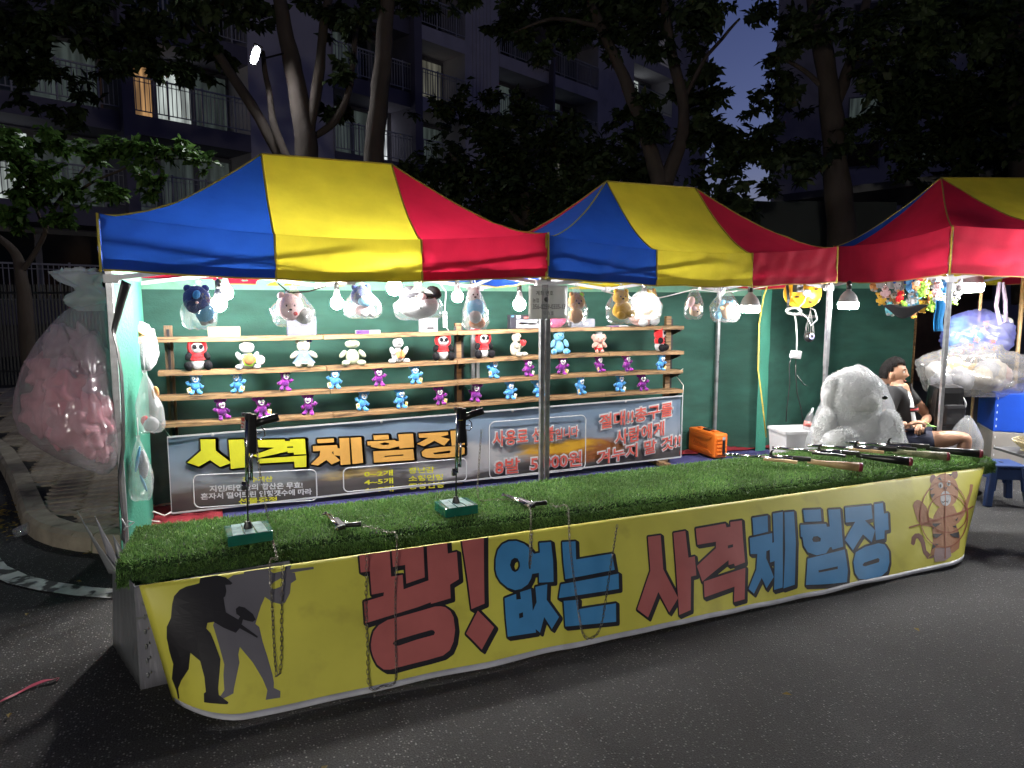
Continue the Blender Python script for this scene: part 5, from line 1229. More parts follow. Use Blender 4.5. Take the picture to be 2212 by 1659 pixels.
bag('small clear bag with a pale pink eared cushion', 1500, 614, 690, 46, 4.66, [('cushion',f_beige,(.10,.74,.32,.18)),('ear',f_lpink,(-.16,.50,.20,.16),.4),('bow',f_lpink,(-.10,.68,.18,.07),.3,-.14)], seed=10, clab='pale pink cushion in the smaller bag left of the drum lamp')
bag('clear bag with a beige round cushion and blue trim', 1568, 616, 696, 72, 4.66, [('back',f_sky,(.10,.68,.30,.26),0,.06),('cushion',f_beige,(.08,.70,.27,.22),0,-.05),('blue_arm',f_sky,(-.24,.80,.14,.12),.3),('carrot',f_or,(-.18,.62,.10,.04),.2,-.1)], seed=11, clab='beige round cushion in the bag beside the drum lamp')
def shelfplush(label, px, row, parts, film_=None, w_=None, h_=None):
    p = place(px, row); c = thing('plush_toy', label, 'plush toy', p)
    for nm_, fm, cc, rr in parts:
        mb = MB(); mb.ell(cc, rr, None, 18, 12, nz=.06); mb.build(nm_, fm, c, world=False)
    if w_:
        b = thing('plastic_bag', 'clear bag round the '+' '.join(label.split()[:9]), 'plastic bag', p+Vector((0,0,h_)))
        bag_mesh(w_, h_, w_*.7, px).build('bag_film', m_film, b, world=False)
shelfplush('pink plush with white feet sitting on the top shelf below the mustard plush', 1385, 0, [('body',f_pink,(0,0,.085),(.135,.06,.085)),('foot',f_white,(-.02,-.045,.035),(.045,.04,.038)),('foot',f_white,(.10,-.045,.05),(.05,.04,.042)),('arm',f_pink,(-.10,-.03,.075),(.05,.035,.035)),('head',f_white,(-.01,.01,.22),(.10,.06,.09))], None, .34, .36)
shelfplush('bright pink plush on the top shelf behind the front post', 1198, 0, [('body',fur('plush_hot_pink', (.60,.10,.22)),(0,0,.07),(.10,.06,.075)),('ear',f_lpink,(.16,.0,.075),(.05,.03,.03))], None, .26, .2)
# account sign taped to the centre post
c0 = atY(1142,689,4.36); c1 = atY(1226,617,4.36)
t = thing('account_sign', 'handwritten account number on laminated paper taped to the centre post', 'sign', ((c0.x+c1.x)/2,4.36,c0.z))
m_lam = mat('laminated_paper', (.74,.75,.73), .22, var=.06, vs=4, bump=.25, bs=5, trans=.4)
mb = MB(); mb.grid(lambda u, v: (c0.x+(c1.x-c0.x)*u, 4.36+.006*noise.noise(Vector((u*2,v*2,3))), c0.z+(c1.z-c0.z)*v), 8, 8); mb.build('paper', m_lam, t, solid=.001)
W_, H_ = c1.x-c0.x, c1.z-c0.z
mb = MB()
for body, u0, u1, v0, v1 in (('계좌 번호',.16,.60,.70,.84),('농협',.08,.23,.49,.62),('356-0259-0335-13',.08,.92,.29,.44),('이☆호',.35,.62,.10,.24)):
    put_text(mb, body, (c0.x+W_*u0,4.345,c0.z+H_*v0), (1,0,0), (0,0,1), (0,-1,0), W_*(u1-u0), H_*(v1-v0), .004, .001)
mb.build('handwriting', m_ink, t)
mb = MB(); mb.box(((c0.x+c1.x)/2-.03,4.349,c0.z+H_*.5), (.05,.002,H_*1.05)); mb.build('tape', film('grey_tape_film', (.5,.5,.52), .75, .2, 5, .3, .3), t)
mb = MB(); mb.lathe([(.001,.001),(.017,.001),(.017,-.001)], ((c0.x+c1.x)/2-.02,4.346,c0.z+H_*.58), 14, Bq); mb.build('ink_dot', m_pg, t)
t = thing('work_lamp', 'unseen drum lamp on a slim stand, added beyond the right edge of the picture', 'lamp', (6.60,3.12,0))  # unseen lamp and stand, added to brighten the ground at the right
mb = MB(); mb.lathe([(.16,0),(.16,.02),(.02,.04),(.016,2.0)], (0,0,0), 14); mb.build('stand', m_gunb, t, world=False)
mb = MB(); mb.lathe([(.001,-.02),(.10,-.02),(.12,.02),(.12,.08)], (0,0,1.9), 24); mb.build('diffuser', emat('added_stand_lamp', (1.0,.98,.95), 520.0), t, world=False)
mb = MB(); mb.lathe([(.122,.08),(.10,.16),(.03,.2)], (0,0,1.9), 24); mb.build('dome', m_neck, t, world=False)
# ------------------------------------------------------------------ right end of the stall
m_or = mat('orange_case_plastic', (.72,.16,.015), .42, var=.06, bump=.1, bs=120); m_ord = mat('orange_case_shadowline', (.50,.10,.01), .5)
a = atZ(1485,972,.135); b = atZ(1544,992.5,.135); c = atZ(1566,985.5,.135)
X = (b-a); W_ = X.length; X.normalize(); Yn = Vector((-X.y,X.x,0)); D_ = .15; H_ = .25
t = thing('tool_case', 'orange plastic tool case standing on edge on the floor', 'tool case', a, math.atan2(X.y,X.x))
mb = MB(); mb.box((W_/2,D_/2,H_/2), (W_-.02,D_,H_-.012)); mb.build('case_body', m_or, t, world=False, bevel=.02)
mb = MB(); mb.prism([(.05,.04),(W_-.05,.04),(W_-.10,.075),(.10,.075)], lambda x, z: Vector((x,-.001,z)), lambda x, z: Vector((x,-.007,z))); mb.build('relief_rib', m_or, t, world=False, bevel=.002)
mb = MB(); mb.prism([(.05,H_-.04),(W_-.05,H_-.04),(W_-.09,H_-.075),(.09,H_-.075)], lambda x, z: Vector((x,-.001,z)), lambda x, z: Vector((x,-.007,z))); mb.build('relief_rib', m_or, t, world=False, bevel=.002)
mb = MB(); put_text(mb, 'Airmsak', (W_*.22,-.001,H_*.42), (1,0,-.08), (0,0,1), (0,-1,0), W_*.55, H_*.17, .02, .004); mb.build('embossed_lettering', m_ord, t, world=False)
for i in range(5):
    mb = MB(); mb.box((W_,D_/2,.05+.036*i), (.012,D_*.72,.022)); mb.build('side_rib', m_or, t, world=False, bevel=.004)
for x in (.25,.5,.75):
    mb = MB(); mb.box((W_*x,D_/2,H_-.002), (.06 if x != .5 else .11,.05,.018)); mb.build('latch' if x != .5 else 'handle', m_or if x != .5 else m_gunb, t, world=False, bevel=.004)
mb = MB(); mb.box((W_+.0075,D_*.62,H_*.45), (.002,.03,.14)); mb.build('sticker', m_gunb, t, world=False)
mb = MB(); mb.box((W_+.0075,D_*.62,H_*.80), (.003,.03,.03)); mb.build('sticker', m_gyb, t, world=False)

# white bin with a bottle
m_bin = mat('white_bin_plastic', (.66,.66,.68), .4, var=.06)
q = atD(1722, 925, 6.25); t = thing('storage_bin', 'white plastic bin behind the rifles below the dangling cables', 'bin', (q.x,q.y,.12), -.25)
hw, hd, hh = .19, .15, q.z-.12
def frus(mb, w0, d0, w1, d1, z0, z1): 
    mb.add([(-w0,-d0,z0),(w0,-d0,z0),(w0,d0,z0),(-w0,d0,z0),(-w1,-d1,z1),(w1,-d1,z1),(w1,d1,z1),(-w1,d1,z1)], [(3,2,1,0)]+[(i,(i+1) % 4,4+(i+1) % 4,4+i) for i in range(4)])
mb = MB(); frus(mb, hw*.85, hd*.85, hw, hd, 0, hh); mb.build('tub', m_bin, t, world=False, solid=.006)
mb = MB()
for s in ((-1,0),(1,0),(0,-1),(0,1)): mb.box((s[0]*hw,s[1]*hd,hh-.012), (.014 if s[0] else hw*2+.014, .014 if s[1] else hd*2+.014, .026))
mb.build('rim', m_bin, t, world=False)
q2 = atD(1748, 905, 6.2); t = thing('bottle', 'clear bottle with a pink label leaning in the white bin', 'bottle', q2)
mb = MB(); mb.lathe([(.03,-.10),(.032,-.02),(.028,.03),(.013,.07),(.012,.10)], (0,0,0), 14, (.0,.35,0)); mb.build('bottle_glass', film('bottle_film', clear=.8, rough=.08), t, world=False)
mb = MB(); mb.lathe([(.0325,-.07),(.0335,-.03)], (0,0,0), 14, (.0,.35,0)); mb.build('bottle_label', m_inkr, t, world=False)
# giant bagged plush
f_shag = mat('shaggy_white_plush', (.86,.87,.88), .95, var=.05, vs=25, bump=.4, bs=70, spec=.1, sheen=.3, trans=.42)
q = atD(1853, 900, 5.62); bz = 0.0
t = thing('giant_plush', 'giant fluffy white plush bear sitting behind the rifles', 'plush bear', (q.x,q.y,bz))
TB = Matrix.Rotation(-YAW-.1, 3, 'Z')
GP = []
for nm_, c_, r_ in (('body',(0,.03,.42),(.33,.22,.42)),('head',(.02,-.02,.90),(.23,.19,.22)),('arm',(-.26,-.08,.62),(.10,.11,.20)),('arm',(.25,-.08,.60),(.11,.11,.20)),('leg',(-.18,-.17,.52),(.17,.13,.16)),('leg',(.17,-.17,.44),(.19,.13,.17)),('muzzle',(.08,-.17,.87),(.10,.06,.075)),('ear',(-.17,-.06,.93),(.07,.07,.13))):
    mb = MB(); mb.ell(TB @ Vector((c_[0]*.9-.02-.06*(c_[2] > .8),c_[1],c_[2])), (r_[0]*.92,r_[1],r_[2]), TB, 56, 36)
    cc_ = TB @ Vector((c_[0]*.9-.02,c_[1],c_[2])); GP.append(((c_[0]*.9-.02-.06*(c_[2] > .8),c_[1],c_[2]), (r_[0]*.92,r_[1],r_[2])))
    for p in mb.v:
        d_ = (p-cc_); k_ = noise.noise(p*7)*.010+noise.noise(p*18)*.006; p += d_.normalized()*k_
    mb.build(nm_, f_shag, t, world=False)
def fur_coat(name, shapes, n, ln, m, par, loc, rot):
    rg = np.random.default_rng(4); V = []
    tot = sum((a[0]*a[1]*a[2])**.67 for _, a in shapes)
    R3 = np.array(rot.to_3x3()) if rot else np.eye(3)
    for c_, r_ in shapes:
        k = int(n*(r_[0]*r_[1]*r_[2])**.67/tot); d = rg.normal(0,1,(k,3)); d /= np.linalg.norm(d,axis=1)[:,None]
        p = d*np.array(r_); nn = d/np.array(r_); nn /= np.linalg.norm(nn,axis=1)[:,None]
        cl = np.sin(p*31+1.3)[:, [1,2,0]]*.5
        g_ = nn+rg.normal(0,.45,(k,3))+cl+np.array([0,0,-.35]); g_ /= np.linalg.norm(g_,axis=1)[:,None]
        s_ = np.cross(g_, rg.normal(0,1,(k,3))); s_ /= np.linalg.norm(s_,axis=1)[:,None]
        L = ln*rg.uniform(.6,1.3,(k,1)); w_ = .0022
        V.append(np.stack([p-s_*w_, p+s_*w_, p+g_*L], 1)@R3.T+np.array(rot @ Vector(c_) if rot else c_))
    V = np.concatenate(V); N = len(V)
    me = bpy.data.meshes.new(name); me.vertices.add(N*3); me.vertices.foreach_set('co', V.reshape(-1)); me.loops.add(N*3); me.loops.foreach_set('vertex_index', np.arange(N*3)); me.polygons.add(N); me.polygons.foreach_set('loop_start', np.arange(N)*3); me.update(calc_edges=True); me.materials.append(m)
    o = bpy.data.objects.new(name, me); COL.objects.link(o); o.parent = par; o['kind'] = 'stuff'
fur_coat('fur', GP, 70000, .020, f_shag, t, None, TB)
mb = MB(); mb.ell(TB @ Vector((.10,-.235,.92)), (.022,.012,.014), TB); mb.build('nose', m_eye, t, world=False)
bgt = thing('plastic_bag', 'large clear bag over the giant white plush bear', 'plastic bag', (q.x,q.y,bz))
mb = MB()
def gb(u, v):
    a = 2*PI*u; k = v; z = 1.155-1.13*k
    r_ = (.30+.72*min(1,k/.55)**.8)*.375 if k > .0 else .05
    if k < .12: r_ *= math.sqrt(k/.12)*.9+.1
    r_ *= 1+.06*noise.noise(Vector((math.cos(a)*2,math.sin(a)*2,k*4)))+.03*noise.noise(Vector((math.cos(a)*7,math.sin(a)*7,k*9)))
    return TB @ Vector((r_*math.cos(a)+.05*k-.02, r_*.72*math.sin(a), z))
mb.grid(gb, 48, 40); mb.build('bag_film', film('wrapped_bag_film', clear=.90, rough=.10, bs=4, bump=.9, milky=.24, edge=.24, aniso=(1.3,1.3,.5)), bgt, world=False)

# cable reel and clutter on the net
m_reel = mat('reel_yellow_plastic', (.72,.36,.015), .35, var=.06)
q = atD(1742, 633, 6.15); t = thing('cable_reel', 'yellow cable reel hanging high on the net by the tent pole', 'cable reel', q)
RB = Matrix.Rotation(-.55, 3, 'Z') @ Matrix.Rotation(PI/2, 3, 'X')
mb = MB(); mb.lathe([(.001,.012),(.05,.014),(.06,.004),(.118,.004),(.126,.010),(.128,.0),(.118,-.006),(.001,-.006)], RB @ Vector((0,0,.0)), 28, RB); mb.build('reel_disc', m_reel, t, world=False)
mb = MB(); mb.lathe([(.001,.008),(.118,.006),(.126,.010),(.128,.0),(.118,-.006),(.001,-.006)], RB @ Vector((-.035,.0,-.14)), 28, RB); mb.build('reel_disc', m_reel, t, world=False)
mb = MB(); mb.lathe([(.09,-.13),(.09,-.01)], (0,0,0), 20, RB); mb.build('wound_cable', m_gunb, t, world=False)
for k in range(4):
    an = k*PI/2+.4; p = RB @ Vector((.085*math.cos(an),.085*math.sin(an),.008)); mb = MB(); mb.box(p, (.03,.014,.006), RB); mb.build('slot', m_gunb, t, world=False)
mb = MB(); mb.lathe([(.001,.026),(.026,.024),(.036,.014)], (0,0,0), 14, RB); mb.build('hub', m_steelw, t, world=False)
mb = MB(); mb.tube([q*0+Vector(p) for p in ((-.22,.02,.15),(-.20,.0,-.05),(-.21,0,-.17),(.0,0,-.20),(.14,0,-.21))], .012, 8); mb.build('stand_frame', m_gunb, t, world=False)
mb = MB(); mb.box((-.15,-.05,.08), (.07,.05,.15)); 
for k in range(3): mb.box((-.13,-.078,.03+.045*k), (.03,.008,.022))
mb.build('switch_box', m_gunb, t, world=False)
m_wcab = mat('pale_grey_cable', (.50,.52,.50), .5)
pts = []
for k in range(40):
    a_ = k*.75; pts.append(atD(1712+16*math.cos(a_)+k*.15, 672+7*math.sin(a_)+2*math.sin(k), 6.05+.02*math.sin(k*1.3)))
mb = MB(); mb.tube(pts, .0055, 6); mb.tube([atD(*p, 6.05) for p in ((1716,675),(1720,700),(1722,735),(1721,760))], .007, 6); mb.tube([atD(*p, 6.05) for p in ((1728,672),(1745,688),(1752,703),(1765,690),(1760,670),(1750,665))], .0055, 6)
mb.tube([atD(*p, 6.08) for p in ((1742,640),(1735,655),(1722,668))], .0055, 6)
tag(mb.build('cable_bundle', m_wcab), 'pale cable looped below the yellow reel', 'cable')
q = atD(1719, 766, 6.0); t = thing('plug_adapter', 'grey plug adapter hanging on the end of the pale cable', 'plug adapter', q)
mb = MB(); mb.box((0,0,0), (.085,.04,.065), (.1,.1,-.4)); mb.build('adapter_body', m_steelw, t, world=False, bevel=.005)
mb = MB(); mb.box((-.06,-.03,-.005), (.05,.035,.035), (0,.1,-.4)); mb.build('plug', m_steelw, t, world=False, bevel=.006)
mb = MB(); mb.tube([atD(*p, 6.0) for p in ((1710,768),(1705,790),(1706,830),(1700,880),(1698,912))], .0042, 6); mb.tube([atD(*p, 6.0) for p in ((1719,775),(1719,810),(1722,850),(1731,885),(1734,908))], .0042, 6)
mb.tube([atD(*p, 6.0) for p in ((1722,810),(1735,830),(1745,834))], .003, 5)
tag(mb.build('power_cable', m_gunb), 'black cables running down from the adapter into the white bin', 'cable')
q = atD(1748, 728, 6.05); t = thing('hanging_speaker', 'small dark ball with a blue glowing ring hanging in a net pouch', 'gadget', q)
mb = MB(); mb.ell((0,0,0), .044, None, 18, 12); mb.build('ball', m_gunb, t, world=False)
mb = MB(); mb.tube([(-.012+.022*math.cos(a*PI/8),-.040,.008+.020*math.sin(a*PI/8)) for a in range(16)], .004, 6, closed=True); mb.build('blue_ring', emat('blue_glow', (.10,.08,1.0), 2.2), t, world=False)
mb = MB()
for k in range(6): mb.tube([(.045*math.cos(k*PI/3),.045*math.sin(k*PI/3),.0),(.03*math.cos(k*PI/3),.03*math.sin(k*PI/3),.09),(.0,0,.24)], .0015, 4)
mb.build('net_pouch', m_wcab, t, world=False)
mb = MB(); mb.tube([atD(*p, 6.2) for p in ((1660,610),(1650,640),(1640,700),(1638,800),(1648,880),(1655,945))], .006, 6)
tag(mb.build('yellow_cable', m_trim), 'yellow cable running down beside the aqua net post', 'cable')

# ------------------------------------------------------------------ cluster of small plush key rings
bar_a, bar_b = atD(1872, 604, 7.35), atD(2056, 598, 6.2)
mb = MB(); mb.cyl(bar_a, bar_b, .008, n=8); tag(mb.build('hanging_rail', m_steelw), 'thin rail carrying the cluster of plush key rings', 'rail')
f_grey = fur('plush_grey', (.38,.38,.40)); f_lime = fur('plush_lime', (.28,.55,.08)); f_aq = fur('plush_aqua', (.15,.50,.60))
def keyring(nm_, fa, fb, kind):
    t = thing('plush_keyring', nm_, 'plush key ring', (0,0,0), 0, 'small plush key rings hanging in a cluster')
    Ep(t,'body',fa,(0,0,-.115),(.030,.024,.034)); Ep(t,'head',fa if kind != 1 else fb,(0,-.006,-.070),(.030,.026,.028))
    for s in (-1,1):
        if kind == 0: Ep(t,'ear',fb,(s*.026,0,-.048),(.012,.008,.012))
        elif kind == 1: Ep(t,'ear',fa,(s*.032,0,-.078),(.009,.010,.024),(0,s*.3,0))
        else: Ep(t,'ear',fb,(s*.014,0,-.035),(.007,.006,.020))
        Ep(t,'foot',fb,(s*.018,-.014,-.145),(.012,.014,.010)); Ep(t,'eye',m_eye,(s*.010,-.031,-.066),(.0035,.002,.004)); Ep(t,'arm',fa,(s*.032,-.006,-.108),(.010,.010,.018))
    Ep(t,'muzzle',fb,(0,-.028,-.078),(.013,.009,.009))
    mb = MB(); mb.tube([(.010*math.cos(a*PI/5),0,-.024+.014*math.sin(a*PI/5)) for a in range(10)], .0018, 4, closed=True); mb.tube([(0,0,-.012),(0,0,.02)], .0016, 4); mb.build('key_ring', m_chrome, t, world=False)
    return t
KC = [('orange and white',f_or,f_white,0),('pink',f_lpink,f_pink,0),('white',f_white,f_grey,2),('grey and white',f_grey,f_white,1),('red and orange',f_red,f_or,0),('blue',f_mb,f_sky,0),('brown and cream',f_brown,f_cream,1),('white and blue',f_white,f_sky,2),('lime green',f_lime,f_green,0),('yellow',f_yel,f_must,0),('orange',f_or,f_must,2),('aqua',f_aq,f_white,0)]
kp = {}
KL = [(1890,628,0),(1900,655,9),(1912,640,1),(1922,618,2),(1932,655,6),(1940,630,3),(1948,650,4),(1955,672,8),(1962,625,5),(1970,655,7),(1975,680,10),(1982,628,6),(1990,655,11),(1995,672,9),(2002,632,8),(2008,660,10),(2014,622,7),(2020,648,2),(2026,668,8),(2030,632,1),(2036,655,0),(2046,625,5),(1906,618,3),(1986,612,4),(2062,650,8),(2078,635,2),(1926,672,11)]
cnt = {}
for i, (px, py, k) in enumerate(KL):
    f_ = (px-1872)/180; p = atD(px, py-34, 7.40-1.15*f_+R.uniform(-.06,.12)); nm_, fa, fb, kd = KC[k]
    cnt[k] = cnt.get(k, 0)+1
    lab = '%s plush key ring%s in the hanging cluster' % (nm_, '' if sum(1 for q_ in KL if q_[2] == k) == 1 else ', %s of its colour' % ordn[sorted([q_[0] for q_ in KL if q_[2] == k]).index(px)])
    rot = (R.uniform(-.25,.25), R.uniform(-.35,.35), R.uniform(-1.2,.6))
    if k not in kp: o = keyring(lab, fa, fb, kd); o.location = p; o.rotation_euler = rot; o.scale = (1.2,1.2,1.2); kp[k] = o
    else: dup(kp[k], p, rot, lab, 1.15+R.uniform(-.1,.25))
q = atD(1955, 672, 6.25); mb = MB(); mb.grid(lambda u, v: q+RT*(-.20+.40*u)+Vector((0,0,.05-.10*v*math.sin(PI*u)+.01*math.sin(u*9)))+FW*(.04*math.sin(PI*u)*v), 16, 6)
tag(mb.build('folded_umbrella', m_gunb, solid=.01), 'black folded umbrella cloth hanging behind the key rings', 'umbrella')
q = atD(2029, 682, 5.9); mb = MB(); mb.grid(lambda u, v: q+RT*(-.04+.08*u+.006*math.sin(v*7))+Vector((0,0,.13-.26*v))+FW*.01*math.sin(u*8), 8, 10)
tag(mb.build('blue_cloth', fur('blue_towel', (.02,.22,.55)), solid=.006), 'bright blue cloth hanging beside the front post', 'cloth')
mb = MB(); mb.tube([atD(*p, 6.6) for p in ((2160,610),(2152,660),(2160,700),(2172,695),(2172,650),(2166,610))], .018, 8)
tag(mb.build('hanging_strap', mat('mauve_strap', (.20,.16,.22), .8)), 'mauve strap looped from the roof above the starry bag', 'strap')
mb = MB(); a_ = atD(2118, 650, 6.9); mb.cyl((a_.x,a_.y,0), (a_.x,a_.y,1.9), .014, n=8); tag(mb.build('wooden_pole', m_tan), 'thin wooden pole standing behind the starry bag', 'pole')
mb = MB(); a_ = atD(2203, 700, 6.9); mb.cyl((a_.x,a_.y,0), (a_.x,a_.y,2.0), .02, n=8); tag(mb.build('wooden_pole', m_tan), 'wooden pole at the far right edge behind the crates', 'pole')

# ------------------------------------------------------------------ crates, sacks, stool, basket at the far right
m_crb = mat('blue_twinwall_crate', (.010,.06,.42), .4, var=.08, vs=6, bump=.12, bs=40); m_crg = mat('grey_twinwall_crate', (.30,.28,.26), .5, var=.12, vs=4, bump=.12)
cz = atZ(2137, 1031, 0); ang = -YAW-.35
def crate(label, z0, h_, m, w_, d_, off=0.0):
    t = thing('plastic_crate', label, 'crate', (cz.x,cz.y,z0), ang, 'stacked twin-wall crates')
    mb = MB(); mb.box((w_/2+off,d_/2,h_/2), (w_,d_,h_)); mb.build('crate_body', m, t, world=False, bevel=.006)
    mb = MB(); mb.lathe([(.048,.0),(.040,.006),(.036,-.001)], (w_*.45+off,-.001,h_*.62), 16, Matrix.Rotation(PI/2,3,'X') @ Matrix.Diagonal((1,.62,1))); mb.build('handle_rim', m_gunb if m is m_crg else m_crb, t, world=False)
    mb = MB(); mb.lathe([(.001,.002),(.037,.002)], (w_*.45+off,-.001,h_*.62), 16, Matrix.Rotation(PI/2,3,'X') @ Matrix.Diagonal((1,.62,1))); mb.build('handle_hole', m_gunb, t, world=False)
    for i in range(5):
        mb = MB(); mb.ell((off+.02,-.001,.05+(h_-.1)*i/4), (.004,.003,.012)); mb.build('rivet', m_steelw, t, world=False)
    return t
crate('grey plastic crate on the ground under the blue crate', 0, .435, m_crg, .70, .55)
crate('bright blue plastic crate stacked on the grey crate', .44, .36, m_crb, .72, .56, -.0)
def sack(label, name, m, q, rx, ry, rz_, seed, extra=None):
    t = thing(name, label, 'sack', q)
    mb = MB()
    mb.ell((0,0,0), (rx,ry,rz_), (0,0,-YAW), 72, 48)
    for p in mb.v:
        d = Vector((p.x/rx,p.y/ry,p.z/rz_)).normalized(); rd_ = abs(noise.noise(Vector((d.x*3+seed,d.y*3,d.z*5))))+.5*abs(noise.noise(Vector((d.x*8,d.y*8+seed,d.z*12)))); k = 1.04+.14*noise.noise(d*1.8+Vector((seed,0,0)))-.16*rd_; p *= k
        if p.z < -rz_*.7: p.z = -rz_*.7-(p.z+rz_*.7)*-.2
        if p.z > 0: p.z *= 1.12
    mb.build('sack_film', m, t, world=False)
    return t
m_silv = mat('silvery_grey_sack_film', (.15,.14,.125), .16, var=.35, vs=7, bump=1.0, bs=9, trans=.25, spec=1.0, aniso=(3,3,1), stain=(.17,.11,.075), stain_s=1.6, stain_lo=.5, stain_hi=.7, coat=.6)
m_star = mat('blue_star_printed_sack', (.10,.12,.34), .2, coat=.5, var=.3, vs=3, bump=.6, bs=8, trans=.3, stain=(.27,.25,.19), stain_s=3, stain_lo=.5, stain_hi=.62)
q = atD(2105, 808, 6.75)
f_lp = [fur('plush_sack_fill', c_) for c_ in ((.34,.30,.24),(.42,.27,.10),(.22,.22,.24),(.40,.24,.20),(.45,.44,.42))]
tf = thing('sack_filling', 'beige, gold and grey plush toys inside the silvery sack on the blue crate', 'plush toy', q)
for i in range(16):
    an = i*2.4; mb = MB(); mb.ell(RT*(.40*math.cos(an)*(.4+.6*((i*7) % 5)/4))+Vector((FW.x,FW.y,0))*(.12*math.sin(an))+Vector((0,0,-.08+.17*((i*3) % 4)/3*(1-abs(math.cos(an))*.5))), (.13,.10,.10), (0,i,an), 18, 12, nz=.2, nsc=8, seed=i); mb.build('plush_body', f_lp[i % 5], tf, world=False)
sack('silvery grey plastic sack slumped on the blue crate', 'plastic_sack', film('silver_sack_film', (.42,.41,.40), clear=.66, rough=.16, bs=5, bump=1.0, milky=.34, aniso=(2.5,2.5,1), edge=.5), q, .53, .30, .27, 3)
q = atD(2110, 728, 6.95)
tf = thing('sack_filling', 'white and blue plush toys inside the violet printed sack', 'plush toy', q)
for i in range(9):
    an = i*2.4; mb = MB(); mb.ell(RT*(.22*math.cos(an))+Vector((FW.x,FW.y,0))*(.10*math.sin(an))+Vector((0,0,-.06+.16*((i*3) % 4)/3)), (.12,.10,.10), (0,i,an), 18, 12, nz=.2, nsc=8, seed=i); mb.build('plush_body', (f_white,f_sky,f_lp[4])[i % 3], tf, world=False)
s_ = sack('blue and violet printed sack resting on the silvery sack', 'plastic_sack', film('violet_sack_film', (.22,.24,.62), clear=.62, rough=.16, bs=5, bump=1.0, milky=.50, edge=.45), q, .34, .26, .24, 8)
m_stp = mat('rust_star_print', (.34,.10,.09), .4, var=.3, vs=30)
for i, (px, py) in enumerate(((2112,712),(2132,708),(2118,735),(2152,738),(2102,758),(2132,762),(2158,760),(2140,690))):
    p0 = atD(px, py, 6.62+.0*i); r0 = .034
    nrm = (p0-q).normalized(); ax = nrm.orthogonal().normalized(); ay = nrm.cross(ax)
    pc = q+Vector((nrm.x*.36,nrm.y*.30,nrm.z*.265))
    d_ = (pc-Vector((0,0,CAM_H))); 
    mb = MB(); vs_ = [pc+nrm*.02+(ax*math.cos(k*PI/5+i)+ay*math.sin(k*PI/5+i))*(r0 if k % 2 == 0 else r0*.45) for k in range(10)]; mb.add(vs_, [tuple(range(10))]); mb.build('star_print', m_stp, s_)
q = atD(2038, 880, 6.3); t = thing('backpack', 'black backpack leaning behind the front post', 'backpack', q)
mb = MB(); mb.box((0,0,0), (.26,.18,.42), (.1,0,-.4)); mb.build('pack_body', m_gunb, t, world=False, bevel=.06)
mb = MB(); mb.box((.0,-.09,-.06), (.2,.06,.2), (.1,0,-.4)); mb.build('front_pocket', m_blackm, t, world=False, bevel=.03)
mb = MB(); mb.tube([(.06,-.11,.14),(.10,-.13,.05),(.09,-.13,-.12)], .007, 6); mb.build('zip_piping', m_steelw, t, world=False)
q = atD(2088, 930, 6.15); t = thing('plastic_bag', 'small clear bag with pink things behind the knees', 'plastic bag', q+Vector((0,0,.13)))
bag_mesh(.34, .34, .22, 21, knot=.02).build('bag_film', m_filmm, t, world=False)
# stool
m_stool = mat('navy_stool_plastic', (.022,.045,.13), .38, var=.08)
def stool(label, q, rz, s=1.0):
    t = thing('plastic_stool', label, 'stool', q, rz); h_ = .335*s
    mb = MB(); mb.box((0,0,h_-.012), (.27,.27,.024)); mb.build('seat', m_stool, t, world=False, bevel=.010)
    mb = MB(); mb.lathe([(.02,.003),(.014,.001)], (0,0,h_), 12); mb.build('seat_hole', m_gunb, t, world=False)
    for sx in (-1,1):
        for sy in (-1,1):
            mb = MB(); mb.bar((sx*.112,sy*.112,h_-.012), (sx*.155,sy*.155,0), .052, .05); mb.build('leg', m_stool, t, world=False, bevel=.008)
    for k in range(4):
        d = Matrix.Rotation(k*PI/2, 3, 'Z'); mb = MB(); mb.add([d @ Vector(p) for p in ((-.115,-.128,h_-.03),(.115,-.128,h_-.03),(.130,-.142,.11),(.095,-.140,.13),(.085,-.134,.22),(-.085,-.134,.22),(-.095,-.140,.13),(-.130,-.142,.11))], [tuple(range(8))]); mb.build('apron', m_stool, t, world=False, solid=.005)
    return t
sq = atZ(2155, 1084, 0); stool('navy blue plastic stool standing on the asphalt right of the banner', (sq.x,sq.y,0), -.55)
# basket on the edge of a dark table
q = atD(2205, 985, 4.9); t = thing('side_table', 'dark table edge at the right border carrying a wicker basket', 'table', (q.x+.30,q.y-.10,0), -YAW)
mb = MB(); mb.box((-.06,0,q.z-.0), (.52,.5,.018)); mb.build('table_top', m_pg, t, world=False, bevel=.003)
mb = MB(); mb.box((.12,0,(q.z-.03)/2+.02), (.05,.05,q.z-.05)); mb.build('leg', m_blackm, t, world=False)
mb = MB(); mb.box((.12,0,.01), (.36,.36,.02)); mb.build('foot_plate', m_blackm, t, world=False)
m_wick = mat('pale_wicker', (.55,.46,.26), .7, var=.25, vs=40, bump=.5, bs=90)
t = thing('wicker_basket', 'pale wicker basket on the dark table at the right border', 'basket', (q.x+.26,q.y-.08,q.z+.01), -YAW)
for i in range(9):
    mb = MB(); k = i/8; mb.tube([((.19+.09*k)*math.cos(a*PI/12),(.14+.07*k)*math.sin(a*PI/12),.008+.075*k+.003*(-1)**a) for a in range(24)], .006, 5, closed=True); mb.build('woven_band', m_wick, t, world=False)
mb = MB(); mb.box((0,0,.004), (.34,.24,.006)); mb.build('basket_floor', m_wick, t, world=False)

